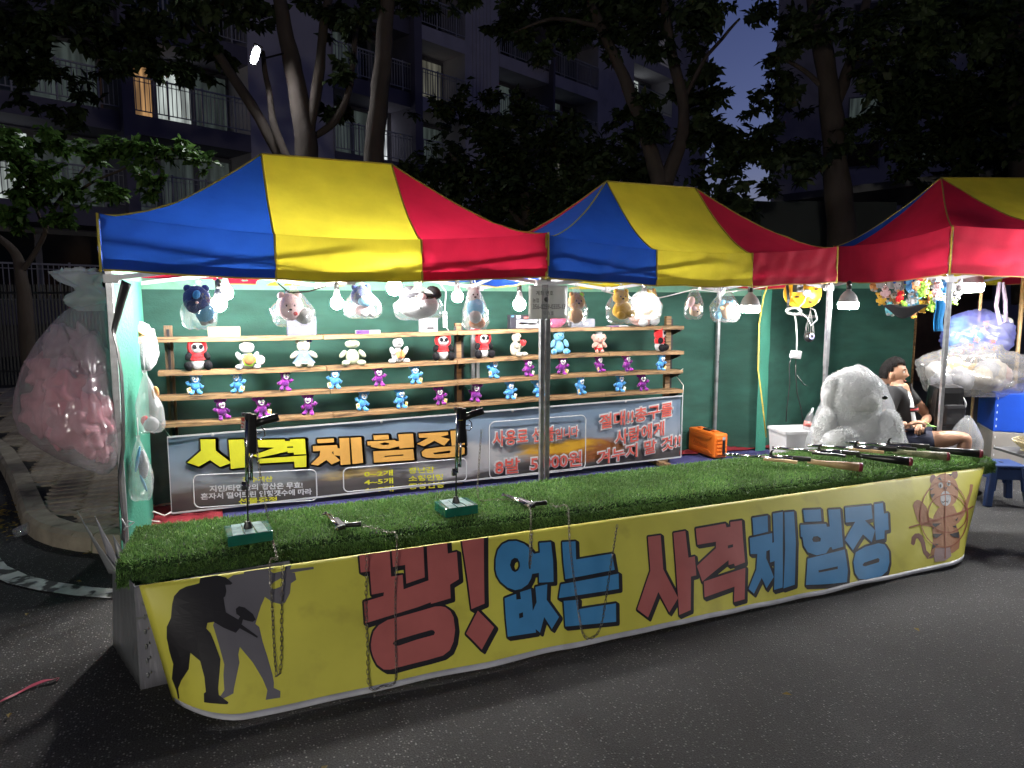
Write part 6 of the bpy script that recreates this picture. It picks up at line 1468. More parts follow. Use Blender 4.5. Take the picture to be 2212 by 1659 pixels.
# ------------------------------------------------------------------ the seated stallholder
def skin_mesh(J, E, sub=2):
    """J: name -> (point, radius); E: pairs; one smooth tapered surface"""
    me = bpy.data.meshes.new('skin'); nm = list(J); ix = {k: i for i, k in enumerate(nm)}
    me.from_pydata([tuple(J[k][0]) for k in nm], [(ix[a_], ix[b_]) for a_, b_ in E], [])
    o = bpy.data.objects.new('skin', me); COL.objects.link(o)
    o.modifiers.new('s', 'SKIN'); sd = o.modifiers.new('d', 'SUBSURF'); sd.levels = sub; sd.render_levels = sub
    for i, k in enumerate(nm):
        r_ = J[k][1]; sv = me.skin_vertices[0].data[i]; sv.radius = r_ if hasattr(r_, '__len__') else (r_, r_); sv.use_root = (i == 0)
    bpy.context.view_layer.update()
    m2 = bpy.data.meshes.new_from_object(o.evaluated_get(bpy.context.evaluated_depsgraph_get()))
    vs = [p.co.copy() for p in m2.vertices]; fs = [tuple(p.vertices) for p in m2.polygons]
    bpy.data.objects.remove(o); bpy.data.meshes.remove(me); bpy.data.meshes.remove(m2)
    return vs, fs
m_skin = mat('skin', (.34,.185,.115), .5, var=.10, vs=10, bump=.06, bs=80); m_hair = mat('black_hair', (.009,.008,.008), .85, var=.3, bump=1.0, bs=70, aniso=(1,1,.3), spec=.08)
m_tee = mat('white_tee_cotton', (.60,.61,.63), .85, var=.06, bump=.3, bs=12); m_vest = mat('black_jacket_cloth', (.012,.012,.014), .75, var=.2, bump=.3, bs=14); m_short = mat('navy_shorts_cloth', (.016,.020,.045), .8, bump=.3, bs=14)
DP = 6.25
fdir = (RT*.74-Vector((FW.x,FW.y,0)).normalized()*.67).normalized(); side = Vector((-fdir.y,fdir.x,0))     # side: his left
hip = atD(1955, 948, DP); hip.z = .42
def PJ(f_, s_, z): return hip+fdir*f_+side*s_+Vector((0,0,z))
neck = PJ(-.02, 0, .50); headc = atD(1930, 806, DP)
lean = (headc-PJ(0,0,.72)); lean.z = 0
def TJ(f_, s_, z): return PJ(f_, s_, z)+lean*(max(0,z)/.72)
J = {'pelvis':(PJ(0,0,.02),.13),'waist':(TJ(-.02,0,.18),(.14,.115)),'chest':(TJ(-.01,0,.36),(.16,.12)),'neckb':(TJ(-.01,0,.50),.062),'neckt':(TJ(.01,0,.60),.052),
 'shR':(TJ(0,-.17,.44),.062),'shL':(TJ(0,.17,.44),.062),'elR':(atD(1912,925,DP-.17),.043),'elL':(atD(2006,900,DP+.08),.043),'wrR':(atD(1962,916,DP-.26),.030),'wrL':(atD(1992,918,DP-.14),.030),
 'hipR':(PJ(.03,-.10,.0),.095),'hipL':(PJ(.03,.10,.0),.095),'knR':(atD(2088,944,DP-.28),.062),'knL':(atD(2072,950,DP+.10),.060)}
for s_ in 'RL':
    k = J['kn'+s_][0]; foot = Vector((k.x,k.y,0))-fdir*.04
    J['kn2'+s_] = (k+Vector((.0,0,-.06))-fdir*.005, .058); J['cf'+s_] = (k*.62+foot*.38+Vector((0,0,-.02))-fdir*.03, .058); J['an'+s_] = (foot+Vector((0,0,.09)), .036); J['to'+s_] = (foot+fdir*.15+Vector((0,0,.04)), .036); J['he'+s_] = (foot-fdir*.04+Vector((0,0,.045)), .036)
    J['th'+s_] = (J['hip'+s_][0]*.5+J['kn'+s_][0]*.5+Vector((0,0,.0)), .086); J['fa'+s_] = (J['el'+s_][0]*.6+J['wr'+s_][0]*.4, .040)
E_ = [('pelvis','waist'),('waist','chest'),('chest','neckb'),('neckb','neckt'),('chest','shR'),('chest','shL'),('shR','elR'),('elR','faR'),('faR','wrR'),('shL','elL'),('elL','faL'),('faL','wrL'),('pelvis','hipR'),('pelvis','hipL')]
for s_ in 'RL': E_ += [('hip'+s_,'th'+s_),('th'+s_,'kn'+s_),('kn'+s_,'kn2'+s_),('kn2'+s_,'cf'+s_),('cf'+s_,'an'+s_),('an'+s_,'to'+s_),('an'+s_,'he'+s_)]
person = thing('person', 'seated man in black jacket and white striped tee holding green paper, looking right', 'person', (hip.x,hip.y,0))
body = MB(); vs, fs = skin_mesh(J, E_); body.add(vs, fs, True)
# head: sculpted ellipsoid turned towards the right of the picture
hd = (RT*.86-Vector((FW.x,FW.y,0)).normalized()*.51).normalized(); hs = Vector((-hd.y,hd.x,0)); hu = Vector((0,0,1))+hd*.10
def HP(f_, s_, u_): return headc+hd*f_+hs*s_+hu*u_
mb = MB(); mb.ell((0,0,0), 1.0, None, 36, 28)
def gs(x, c_, w_): return math.exp(-((x-c_)/w_)**2)
hv = []
for p in mb.v:
    f_, s_, u_ = p.x*.098, p.y*.074, p.z*.120
    if u_ < 0: f_ *= 1+.05*(-u_/.12); s_ *= 1-.28*(-u_/.12)**1.5
    if f_ > 0:
        fr_ = (f_/.1)
        f_ += .026*gs(s_,0,.013)*gs(u_,-.018,.016)*fr_+.012*gs(s_,0,.010)*gs(u_,.008,.022)*fr_   # nose
        f_ -= .010*(gs(s_,.031,.017)+gs(s_,-.031,.017))*gs(u_,.018,.012)*fr_                   # eye sockets
        f_ += .006*gs(u_,.034,.010)*fr_*gs(s_,0,.05)                                          # brow
        f_ += .011*gs(s_,0,.020)*gs(u_,-.056,.008)*fr_+.009*gs(s_,0,.018)*gs(u_,-.070,.007)*fr_-.005*gs(u_,-.063,.003)*gs(s_,0,.022)*fr_  # lips
        f_ += .010*gs(s_,0,.024)*gs(u_,-.097,.016)*fr_                                        # chin
        f_ += .004*(gs(s_,.045,.02)+gs(s_,-.045,.02))*gs(u_,-.02,.02)*fr_
    else: u_ *= 1.0
    hv.append(HP(f_, s_, u_))
body.add(hv, mb.f, True)
for s_ in (-1,1):
    e = MB(); e.ell((0,0,0), (.020,.008,.033), None, 14, 10)
    body.add([HP(-.008+p.x*.9+(-.006 if abs(p.x) < .01 and abs(p.z) < .018 and p.y*s_ > 0 else 0), s_*.077+p.y, -.012+p.z) for p in e.v], e.f, True)
def hand(wr, el, seed, curl, flip):
    d = (wr-el).normalized(); sd = d.cross(Vector((0,0,1))).normalized()*flip; nz_ = sd.cross(d).normalized()
    e = MB(); e.ell((0,0,0), 1, None, 14, 10); body.add([wr+d*(.045+p.x*.048)+sd*p.y*.040+nz_*p.z*.016 for p in e.v], e.f, True)
    for i, L in enumerate((.072,.080,.074,.058)):
        b_ = wr+d*.080+sd*(-.027+.018*i); t1 = b_+d*L*.42-Vector((0,0,1))*L*.18*curl; t2 = t1+d*L*.20-Vector((0,0,1))*L*.30*curl; t3 = t2-d*L*.08*curl-Vector((0,0,1))*L*.22
        m_ = MB(); m_.tube([b_-d*.02,b_,t1,t2,t3], [.0085,.0090,.0085,.0078,.0060], 8); body.add(m_.v, m_.f, True)
    b_ = wr+d*.025-sd*.034; m_ = MB(); m_.tube([b_,b_+d*.03-sd*.022,b_+d*.055-sd*.018,b_+d*.072-sd*.006], [.012,.0105,.0095,.007], 8); body.add(m_.v, m_.f, True)
hand(J['wrR'][0], J['elR'][0], 1, 1.0, 1); hand(J['wrL'][0], J['elL'][0], 2, 1.0, -1)
body.build('body', m_skin, person)
hm = MB(); hm.ell((0,0,0), 1, None, 40, 30); 
hv = []; keep = []
for i, p in enumerate(hm.v):
    f_, s_, u_ = p.x*.1035, p.y*.080, p.z*.127
    n3 = .007*noise.noise(Vector((p.x*7,p.y*7,p.z*7)))+.004*noise.noise(Vector((p.x*19,p.y*19,p.z*6)))
    hv.append(HP(f_-.008+n3, s_+n3, u_+.006+.008*max(0,p.z)+.010*max(0,p.x)*max(0,p.z)+n3))
    keep.append((u_ > .060+.012*noise.noise(Vector((p.y*9,p.x*4,2))) ) or (p.x < .30 and u_ > .040) or (p.x < .02 and u_ > .010) or (p.x < -.25 and u_ > -.055))
h2 = MB(); h2.add(hv, [q for q in hm.f if all(keep[i] for i in q)], True); h2.build('hair', m_hair, person, solid=-.004)
for s_ in (-1,1):
    e = MB(); e.ell(HP(.074,s_*.031,.017), .0115, None, 12, 8); e.build('eye', m_eyew, person)
    e = MB(); e.ell(HP(.0835,s_*.031+.002,.017), .0055, None, 10, 6); e.build('iris', m_eye, person)
    e = MB(); e.tube([HP(.088,s_*.014,.036),HP(.090,s_*.030,.041),HP(.078,s_*.050,.036)], [.003,.0042,.002], 6); e.build('eyebrow', m_hair, person)
e = MB(); e.tube([HP(.088,-.022,-.0625),HP(.104,-.008,-.0615),HP(.104,.008,-.0615),HP(.088,.022,-.0625)], [.003,.006,.006,.003], 8); e.build('lips', mat('lips', (.27,.10,.08), .45), person)
def grow(names, edges, k, add=0.0): return skin_mesh({n_: (J[n_][0], (J[n_][1] if not hasattr(J[n_][1],'__len__') else J[n_][1][0])*k+add) for n_ in names}, edges)
tj = dict(J); J['slL'] = (J['shL'][0]*.35+J['elL'][0]*.65,.050); J['slR'] = (J['shR'][0]*.35+J['elR'][0]*.65,.050); J['neckc'] = (TJ(-.01,0,.535),.066)
vs, fs = skin_mesh({'pelvis':(PJ(0,0,.06),.135),'waist':(J['waist'][0],(.152,.130)),'chest':(J['chest'][0],(.170,.133)),'neckc':(TJ(0,0,.47),.078)}, [('pelvis','waist'),('waist','chest'),('chest','neckc')]); mb = MB(); mb.add(vs, fs, True); mb.build('tee_shirt', m_tee, person)
# chest stripes: black-red-black bands lying on the shirt front
def band(z0, z1, m, out):
    mb = MB()
    def fn(u, v):
        a_ = -.75+1.5*u; z = z0+(z1-z0)*v; c_ = TJ(-.012,0,z); return c_+fdir*(.134+out)*math.cos(a_)+side*.165*math.sin(a_)
    mb.grid(fn, 14, 2); mb.build('chest_stripe', m, person)
band(.275,.315,m_vest,.012); band(.288,.302,f_red,.0145)
# jacket: torso and sleeves, opened at the front
vs, fs = skin_mesh({'pelvis':(PJ(-.01,0,.03),.150),'waist':(TJ(-.02,0,.18),(.168,.145)),'chest':(TJ(-.015,0,.36),(.186,.148)),'neckb':(TJ(-.015,0,.475),.105),'shR':(J['shR'][0],.080),'shL':(J['shL'][0],.080),'slR':J['slR'],'slL':J['slL']}, [('pelvis','waist'),('waist','chest'),('chest','neckb'),('chest','shR'),('chest','shL'),('shR','slR'),('shL','slL')])
vs = [Vector(p) for p in vs]
def opened(q):
    c_ = sum((vs[i] for i in q), Vector())/len(q); z = c_.z-hip.z; o_ = c_-TJ(-.01,0,z); o_.z = 0
    if z > .50: return True
    return o_.dot(fdir) > .03 and o_.dot(side) > -.125 and abs(o_.dot(side)+.03) < .10+.13*max(0,z-.1) and (c_-J['shR'][0]).length > .09
mb = MB(); mb.add(vs, [q for q in fs if not opened(q)], True); mb.build('jacket', m_vest, person)
mb = MB(); mb.tube([TJ(-.01+.075*math.cos(a_)*.9, .082*math.sin(a_), .475+.02*math.cos(a_)*-1) for a_ in [rad(45+270*i/14) for i in range(15)]], [.014]*15, 8); mb.build('jacket_collar', m_vest, person)
vs, fs = skin_mesh({'pelvis':(PJ(0,0,.02),.142),'hipR':(J['hipR'][0],.108),'hipL':(J['hipL'][0],.108),'kR':(J['hipR'][0]*.45+J['knR'][0]*.55,.098),'kL':(J['hipL'][0]*.45+J['knL'][0]*.55,.098)}, [('pelvis','hipR'),('pelvis','hipL'),('hipR','kR'),('hipL','kL')]); mb = MB(); mb.add(vs, fs, True); mb.build('shorts', m_short, person)
for s_ in 'RL':
    foot = J['an'+s_][0]; mb = MB(); mb.ell(foot+fdir*.055+Vector((0,0,-.045)), (.13,.05,.045), (0,0,math.atan2(fdir.y,fdir.x)), 16, 10); mb.build('shoe', m_gunb, person)
pc = (J['wrR'][0]+J['wrL'][0])/2+fdir*.10+Vector((0,0,.015))
mb = MB(); mb.box(pc, (.11,.05,.004), (.2,.6,-.5)); mb.box(pc+Vector((.0,-.01,-.012)), (.10,.05,.004), (.1,.1,-.2))
tag(mb.build('paper_slips', mat('green_paper', (.30,.55,.18), .7)), 'green paper slips held in the seated man\'s hands', 'paper')
stool('plastic stool hidden under the seated man', (hip.x-.02,hip.y,0), -.3, .95)

# ------------------------------------------------------------------ left end: sack of pink plush, side bags, strap
DL = 3.92
t = thing('plush_sack', 'huge milky plastic sack of pink plush hanging at the left end of the stall', 'sack', atD(160, 640, DL))
prof = [(655,168,233),(672,140,234),(700,112,238),(740,82,244),(790,55,249),(840,41,252),(885,37,256),(925,50,258),(955,82,258),(985,128,256),(1008,178,248),(1024,214,232)]
def sackpt(u, v, grow_=1.0, seed=0):
    k = v*(len(prof)-1); i = min(int(k), len(prof)-2); f_ = k-i
    y, xl, xr = [prof[i][j]*(1-f_)+prof[i+1][j]*f_ for j in range(3)]
    a_ = 2*PI*u; cx = (xl+xr)/2+2; hw = (xr-xl)/2*grow_*.96
    nn = 1+.035*noise.noise(Vector((math.cos(a_)*2.2+seed,math.sin(a_)*2.2,v*4)))+.018*noise.noise(Vector((math.cos(a_)*7,math.sin(a_)*7,v*5+seed)))
    fold = 1+.03*math.sin(a_*13+2*noise.noise(Vector((0,0,v*3))))*max(0, .8-v)-.07*abs(noise.noise(Vector((math.cos(a_)*5,math.sin(a_)*5,v*1.2+7))))
    p = atD(cx, y, DL)
    return p+RT*(hw*math.cos(a_)*nn*fold/FPX*DL)+Vector((FW.x,FW.y,0)).normalized()*(hw*.85*math.sin(a_)*nn*fold/FPX*DL)
mb = MB(); mb.grid(lambda u, v: sackpt(u, v), 120, 60); mb.build('sack_film', film('milky_sack_film', (.70,.62,.68), clear=.80, rough=.10, bs=7, bump=1.0, milky=.32, aniso=(3,3,.6)), t)
f_grey0 = fur('plush_dusk_grey', (.40,.30,.36)); f_lil = fur('plush_lilac_pink', (.52,.34,.42)); pk = fur('plush_rose_pink', (.72,.30,.36)); pk2 = fur('plush_soft_rose', (.64,.33,.38))
t2 = thing('pink_plush', 'rose pink plush toys packed inside the huge milky sack', 'plush toy', atD(150, 900, DL))
for i, (px, py, dd, rx, rz_, m_) in enumerate(((95,890,.0,.13,.16,pk2),(150,850,-.04,.15,.13,pk),(165,925,-.05,.17,.16,pk2),(215,905,-.04,.10,.15,pk),(205,965,-.05,.105,.10,pk2),(130,945,.0,.12,.09,pk),(225,985,-.02,.06,.08,pk2),(95,800,.06,.11,.12,pk2),(130,740,.06,.12,.15,f_grey0),(200,750,.04,.10,.17,f_grey0),(215,840,.03,.085,.13,f_lil),(160,800,.05,.12,.12,f_lil))):
    mb = MB(); mb.ell(atD(150+(px-150)*.9, 880+(py-880)*.9-4, DL+dd*.8), (rx*.86,rx*.66,rz_*.86), (0,.5*math.sin(i*3),i), 30, 22, nz=.55, nsc=6.5, seed=i); mb.build('plush_body', m_, t2)
mb = MB()
def tuft(u, v):
    a_ = 2*PI*u; ym = 580+(672-580)*v; cx = 168+34*v-12*math.sin(v*9); hw = (34 if v < .1 else 50+14*math.sin(v*11))*(1-.28*v)
    nn = 1+.35*noise.noise(Vector((math.cos(a_)*1.6,math.sin(a_)*1.6,v*3+4)))+.16*noise.noise(Vector((math.cos(a_)*5,math.sin(a_)*5,v*9)))
    return atD(cx, ym+8*noise.noise(Vector((math.cos(a_)*2,math.sin(a_)*2,9)))*(1-v), DL-.02)+RT*(hw*nn*math.cos(a_)/FPX*DL)+Vector((FW.x,FW.y,0)).normalized()*(hw*.6*nn*math.sin(a_)/FPX*DL)
mb.grid(tuft, 48, 26); mb.build('gathered_neck', film('gathered_film', (.85,.86,.88), clear=.80, rough=.12, bs=10, bump=1.0, milky=.40), t)
# strap and cloth hanging along the front-left post
sp = [(262,604),(254,640),(246,680),(240,712),(250,750),(258,800),(262,880),(262,960),(254,1030),(258,1085),(263,1120),(262,1165)]
t = thing('black_strap', 'torn black strap hanging beside the front left tent post', 'strap', atD(250, 700, 3.75))
mb = MB(); mb.grid(lambda u, v: (lambda k: atD(sp[int(k)][0]*(1-k%1)+sp[min(int(k)+1,11)][0]*(k%1)+((22-15*min(1,v*3.2))*u), sp[int(k)][1]*(1-k%1)+sp[min(int(k)+1,11)][1]*(k%1)+10*u, 3.80+.03*u))(min(v*11,10.999)), 3, 44); mb.build('strap_band', m_blackm, t, solid=.003)
mb = MB(); mb.tube([atD(*p, 3.72) for p in ((262,1120),(275,1140),(290,1128),(278,1125),(268,1145))], .004, 6); mb.build('elastic_ball_tie', m_steelw, t)
# plush disc and bags on the inside of the left net
t = thing('round_plush', 'round shaggy white plush with an orange star patch on the left net', 'plush toy', atD(306, 750, 4.5))
c_ = atD(304, 750, 4.55); mb = MB(); mb.ell(c_, (.10,.12,.165), (0,0,.5), 26, 18, nz=.12, nsc=16); mb.build('body', f_white, t)
pts = [(.052*(1.0 if k % 2 == 0 else .55)*math.cos(k*PI/6), .065*(1.0 if k % 2 == 0 else .55)*math.sin(k*PI/6)) for k in range(12)]
o_ = atD(290, 722, 4.42); mb = MB(); mb.prism(pts, lambda x, z: o_+RT*x+Vector((0,0,z)), lambda x, z: o_+RT*x+Vector((0,0,z))+FW*.06); mb.build('star_patch', f_or, t)
mb = MB(); mb.ell(atD(296, 744, 4.40), (.008,.006,.006)); mb.build('eye', m_eye, t)
bag('crumpled clear bag of soft toys on the left net, below the round plush', 312, 800, 936, 54, 4.65, [('toy',f_white,(0,.86,.30,.12)),('toy',f_or,(.3,.36,.14,.10)),('toy',f_red,(-.2,.80,.16,.08))], m_filmm, slant=.02, seed=14, clab='white, orange and red toys in the crumpled bag on the left net')
bag('clear bag with blue straps low on the left net', 298, 940, 1082, 48, 4.55, [('toy',f_white,(.14,.45,.22,.22)),('blue_strap',f_sky,(-.05,.35,.07,.20),.2,-.2),('blue_strap',f_sky,(.12,.72,.06,.14),-.3,-.2)], m_filmm, seed=15, clab='white toy with blue straps in the low bag on the left net')
t = thing('spring_hook', 'black coil spring hanging at the top of the left net', 'spring', atD(285, 660, 4.7))
mb = MB(); mb.tube([atD(284+3.2*math.cos(k*.9)+k*.10, 642+k*.62, 4.7)+FW*.02*math.sin(k*.9) for k in range(70)], .006, 5); mb.build('coil', m_gunb, t)
mb = MB(); mb.tube([atD(288, 690, 4.68), atD(293, 705, 4.66), atD(291, 722, 4.66), atD(297, 742, 4.66)], .012, 8); mb.build('tool_handle', m_trim, t)
# ------------------------------------------------------------------ apartment block behind the trees
m_wl = mat('pale_violet_render', (.62,.58,.64), .85, var=.10, vs=1.2, bump=.2, bs=30, stain=(.50,.47,.52), stain_s=.8)
m_wd = mat('dark_violet_render', (.17,.155,.21), .85, var=.12, vs=1.2, bump=.2, bs=30)
m_rail = mat('grey_painted_railing', (.45,.44,.47), .5, var=.1)
m_glass = mat('dark_window_glass', (.02,.025,.032), .08, var=.1, bump=0, spec=.8); m_fr = mat('window_frame_aluminium', (.25,.25,.28), .4)
m_curt = mat('dim_curtain_glass', (.10,.14,.14), .3, var=.3, vs=.8, bump=.0, aniso=(5,1,.3))
def lit(name, c, s):
    m = mat(name, (.2,.2,.2), .4, bump=0); P = m.node_tree.nodes['Principled BSDF']; n = m.node_tree
    tc = n.nodes.new('ShaderNodeTexCoord'); mp = n.nodes.new('ShaderNodeMapping'); mp.inputs['Scale'].default_value = (6,1,.6); nz = n.nodes.new('ShaderNodeTexNoise'); nz.inputs['Scale'].default_value = 1.0; nz.inputs['Detail'].default_value = 3
    mr = n.nodes.new('ShaderNodeMapRange'); mr.inputs['From Min'].default_value = .35; mr.inputs['From Max'].default_value = .68; mr.inputs['To Min'].default_value = s*.35; mr.inputs['To Max'].default_value = s*1.3
    n.links.new(tc.outputs['Object'], mp.inputs[0]); n.links.new(mp.outputs[0], nz.inputs[0]); n.links.new(nz.outputs[0], mr.inputs[0]); n.links.new(mr.outputs[0], P.inputs['Emission Strength'])
    P.inputs['Emission Color'].default_value = (*c, 1); return m
L_ = {'w':lit('lit_window_warm', (1.0,.55,.22), .42),'c':lit('lit_window_cool', (.85,.95,.90), .55),'d':lit('dim_window_teal', (.55,.72,.66), .055),'y':lit('dim_window_curtain', (.80,.78,.60), .10),'b':lit('bright_window', (.92,.97,1.0), .95)}
apt = thing('apartment_building', 'dark violet apartment block with railed balconies behind the trees', 'apartment building', (-1.4,23.5,0), math.atan2(.412,.911))
ZF = [1.57+2.68*k for k in range(0, 9)]
BAYS = [('A',-6.2,-.65),('B',-.32,3.25),('C',6.4,9.88),('D',10.25,12.82),('E',14.87,18.25),('F',18.38,22.2),('G',25.5,29.5)]
WALLS = [(-7.5,-6.2,'d'),(-.65,-.32,'d'),(3.25,6.4,'l'),(9.88,10.25,'d'),(12.82,14.87,'l'),(18.25,18.38,'d'),(22.2,25.5,'l'),(29.5,33.9,'l')]
HT = 26.0
def bp(name, mb, m, par=apt): return mb.build(name, m, par, world=False)
for s0, s1, k in WALLS:
    mb = MB(); mb.box(((s0+s1)/2, .75 if s1-s0 > .5 else .45, HT/2), (s1-s0, 1.5, HT)); bp('wall', mb, m_wl if k == 'l' else m_wd)
mb = MB(); mb.box((13.2,5.0,HT/2), (41.4,6.6,HT)); bp('building_core', mb, m_wd)
rb = MB()
for i in range(6): rb.box((13.3+.21*i,-.015,HT/2+4), (.07,.03,HT-8))
bp('wall_ribs', rb, m_wl)
LIT = {('B',2):'wcd',('A',1):'dcd',('B',1):'ddd',('C',2):'dddb',('C',1):'ccbb',('D',3):'dy',('D',2):'yd',('E',3):'dd',('E',2):'dd',('F',3):'dd',('F',2):'yy',('F',1):'dd',('G',5):'bb',('G',4):'dc',('D',1):'cd',('C',3):'dd',('E',1):'dd',('A',2):'  d'}
for nm_, s0, s1 in BAYS:
    pale = nm_ in 'DEFG'
    for k, z in enumerate(ZF):
        if z > 19 and nm_ in 'ABC': continue
        mb = MB(); mb.box(((s0+s1)/2,.75,z-.27), (s1-s0,1.5+.04,.54)); bp('balcony_slab', mb, m_wl if pale else m_wd)
        n = 3 if s1-s0 > 3 else 2
        if nm_ == 'C': n = 4
        pat = LIT.get((nm_, k), '')
        for i in range(n):
            a_ = s0+(s1-s0)*i/n; b_ = s0+(s1-s0)*(i+1)/n; zc, hh_ = z+1.02, 1.98
            mb = MB()
            for q in ((a_+.04,zc,.08,hh_),(b_-.04,zc,.08,hh_)): mb.box((q[0],1.40,q[1]), (q[2],.1,q[3]))
            mb.box(((a_+b_)/2,1.40,z+.05), (b_-a_,.1,.1)); mb.box(((a_+b_)/2,1.40,z+2.02), (b_-a_,.1,.12))
            w_ = bp('window', mb, m_fr)
            c_ = pat[i] if i < len(pat) else ' '
            mb = MB(); mb.box(((a_+b_)/2,1.42,zc), (b_-a_-.14,.03,hh_-.1)); bp('pane', mb, L_.get(c_, m_glass if (i+k) % 3 else m_curt), w_)
        mb = MB(); L = s1-s0; nb = int(L/.125)
        mb.box(((s0+s1)/2,-.03,z+1.05), (L,.045,.045)); mb.box(((s0+s1)/2,-.03,z+.12), (L,.03,.03)); mb.box(((s0+s1)/2,-.03,z+.92), (L,.02,.02))
        for i in range(nb+1): mb.box((s0+L*i/nb,-.03,z+.56), (.02 if i % 8 else .045,.02 if i % 8 else .045,.92 if i % 8 else 1.1))
        bp('railing', mb, m_rail)
def acunit(label, s, z):
    m_ = Matrix.Translation(apt.location) @ Matrix.Rotation(apt.rotation_euler.z, 4, 'Z')
    t = thing('air_conditioner', label, 'air conditioner', m_ @ Vector((s,-.28,z)), apt.rotation_euler.z, 'outdoor units hung on the balconies')
    mb = MB(); mb.box((0,0,.32), (.85,.34,.62)); mb.build('case', m_steelw, t, world=False, bevel=.02)
    mb = MB(); mb.lathe([(.22,.0),(.245,.012),(.255,.0)], (-.12,-.175,.32), 20, Bq); mb.build('fan_ring', m_gyb, t, world=False)
    mb = MB(); mb.lathe([(.001,.004),(.22,.004)], (-.12,-.172,.32), 20, Bq); mb.build('fan_grille', m_pg, t, world=False)
    mb = MB()
    for x in (-.35,.35): mb.bar((x,-.15,0), (x,.26,0), .04); mb.bar((x,-.10,0), (x,.24,-.28), .03)
    mb.build('bracket', m_rail, t, world=False)
acunit('outdoor air conditioner on the railing beside the ribbed wall', 17.45, 12.45); acunit('outdoor air conditioner high up by the brightly lit window', 26.9, 15.75); acunit('outdoor air conditioner low down between the forked tree limbs', 26.4, 9.9)
acunit('outdoor air conditioner near the top edge of the picture', 21.0, 15.6)
# second block, farther right
b2 = thing('apartment_building', 'pale far apartment block beyond the gap of evening sky', 'apartment building', atD(1655, 650, 46.0).xy.to_3d(), -.78)
mb = MB(); mb.box((7,6,16), (14,12,32)); mb.build('wall', m_wl, b2, world=False)
for k in range(11):
    for i in range(3):
        x = 5.2+3.2*i; mb = MB(); mb.box((x,-.02,2.4+2.7*k), (1.9,.08,1.5)); w_ = mb.build('window', m_fr, b2, world=False)
        mb = MB(); mb.box((x,-.05,2.4+2.7*k), (1.7,.06,1.3)); mb.build('pane', m_glass if (i+k) % 4 else L_['d'], w_, world=False)
for i in range(9):
    mb = MB(); mb.box((.35+.32*i,-.04,16), (.10,.08,32)); mb.build('wall_rib', m_wl, b2, world=False)

# ------------------------------------------------------------------ low shelter, screen and fence behind the tents
a_, b_ = atD(1672, 436, 14.0), atD(2145, 372, 12.6); a_.z = b_.z = (a_.z+b_.z)/2
sh = thing('low_shelter', 'low dark shelter with a pale roof edge behind the right tents', 'shelter', a_, 0)
d_ = (b_-a_); n2 = Vector((-d_.y,d_.x,0)).normalized()
za, zb_ = atD(1672, 430, 14.0).z, atD(2140, 372, 12.6).z
mb = MB(); mb.add([Vector((a_.x,a_.y,za-.07)),Vector((b_.x,b_.y,zb_-.07)),Vector((b_.x,b_.y,zb_+.07)),Vector((a_.x,a_.y,za+.07))]+[p+n2*3 for p in (Vector((a_.x,a_.y,za-.07)),Vector((b_.x,b_.y,zb_-.07)),Vector((b_.x,b_.y,zb_+.07)),Vector((a_.x,a_.y,za+.07)))], [(0,1,2,3),(7,6,5,4),(0,4,5,1),(3,2,6,7),(0,3,7,4),(1,5,6,2)])
mb.build('roof_slab', mat('pale_fascia', (.22,.22,.22), .7), sh)
mb = MB(); m1, m2_ = a_+n2*.5, b_+n2*.5; mb.bar(Vector((m1.x,m1.y,1.4)), Vector((m2_.x,m2_.y,1.4)), .15, 2.8); mb.build('wall', mat('dark_brick_wall', (.05,.03,.028), .9, var=.3), sh)
m_tarp = mat('dark_grey_tarp', (.035,.042,.042), .8, var=.15, vs=1.5, bump=.4, bs=3)
ta, tb = atD(1545, 650, 12.6), atD(1925, 650, 11.7)
t = thing('tarp_screen', 'dull grey green tarp screen rising behind the gap between the tents', 'tarp', (ta.x,ta.y,0))
mb = MB(); mb.grid(lambda u, v: (ta.x+(tb.x-ta.x)*u, ta.y+(tb.y-ta.y)*u+.04*math.sin(u*17+v*2), .1+(atD(1545, 437, 12.6).z-.1-.15*u)*v), 30, 6); mb.build('tarp_sheet', m_tarp, t)
fa, fb = atD(-40, 650, 13.0), atD(214, 650, 13.0)
t = thing('garden_fence', 'dark garden fence of thin bars behind the small left tree', 'fence', (fa.x,fa.y,0))
for i in range(34):
    p = fa*(1-i/33)+fb*(i/33); mb = MB(); mb.box((p.x,p.y,1.0), (.03,.03,1.9)); mb.build('fence_bar', m_pg, t)
for z in (.35,1.8):
    mb = MB(); mb.bar(Vector((fa.x,fa.y,z)), Vector((fb.x,fb.y,z)), .04); mb.build('fence_rail', m_pg, t)

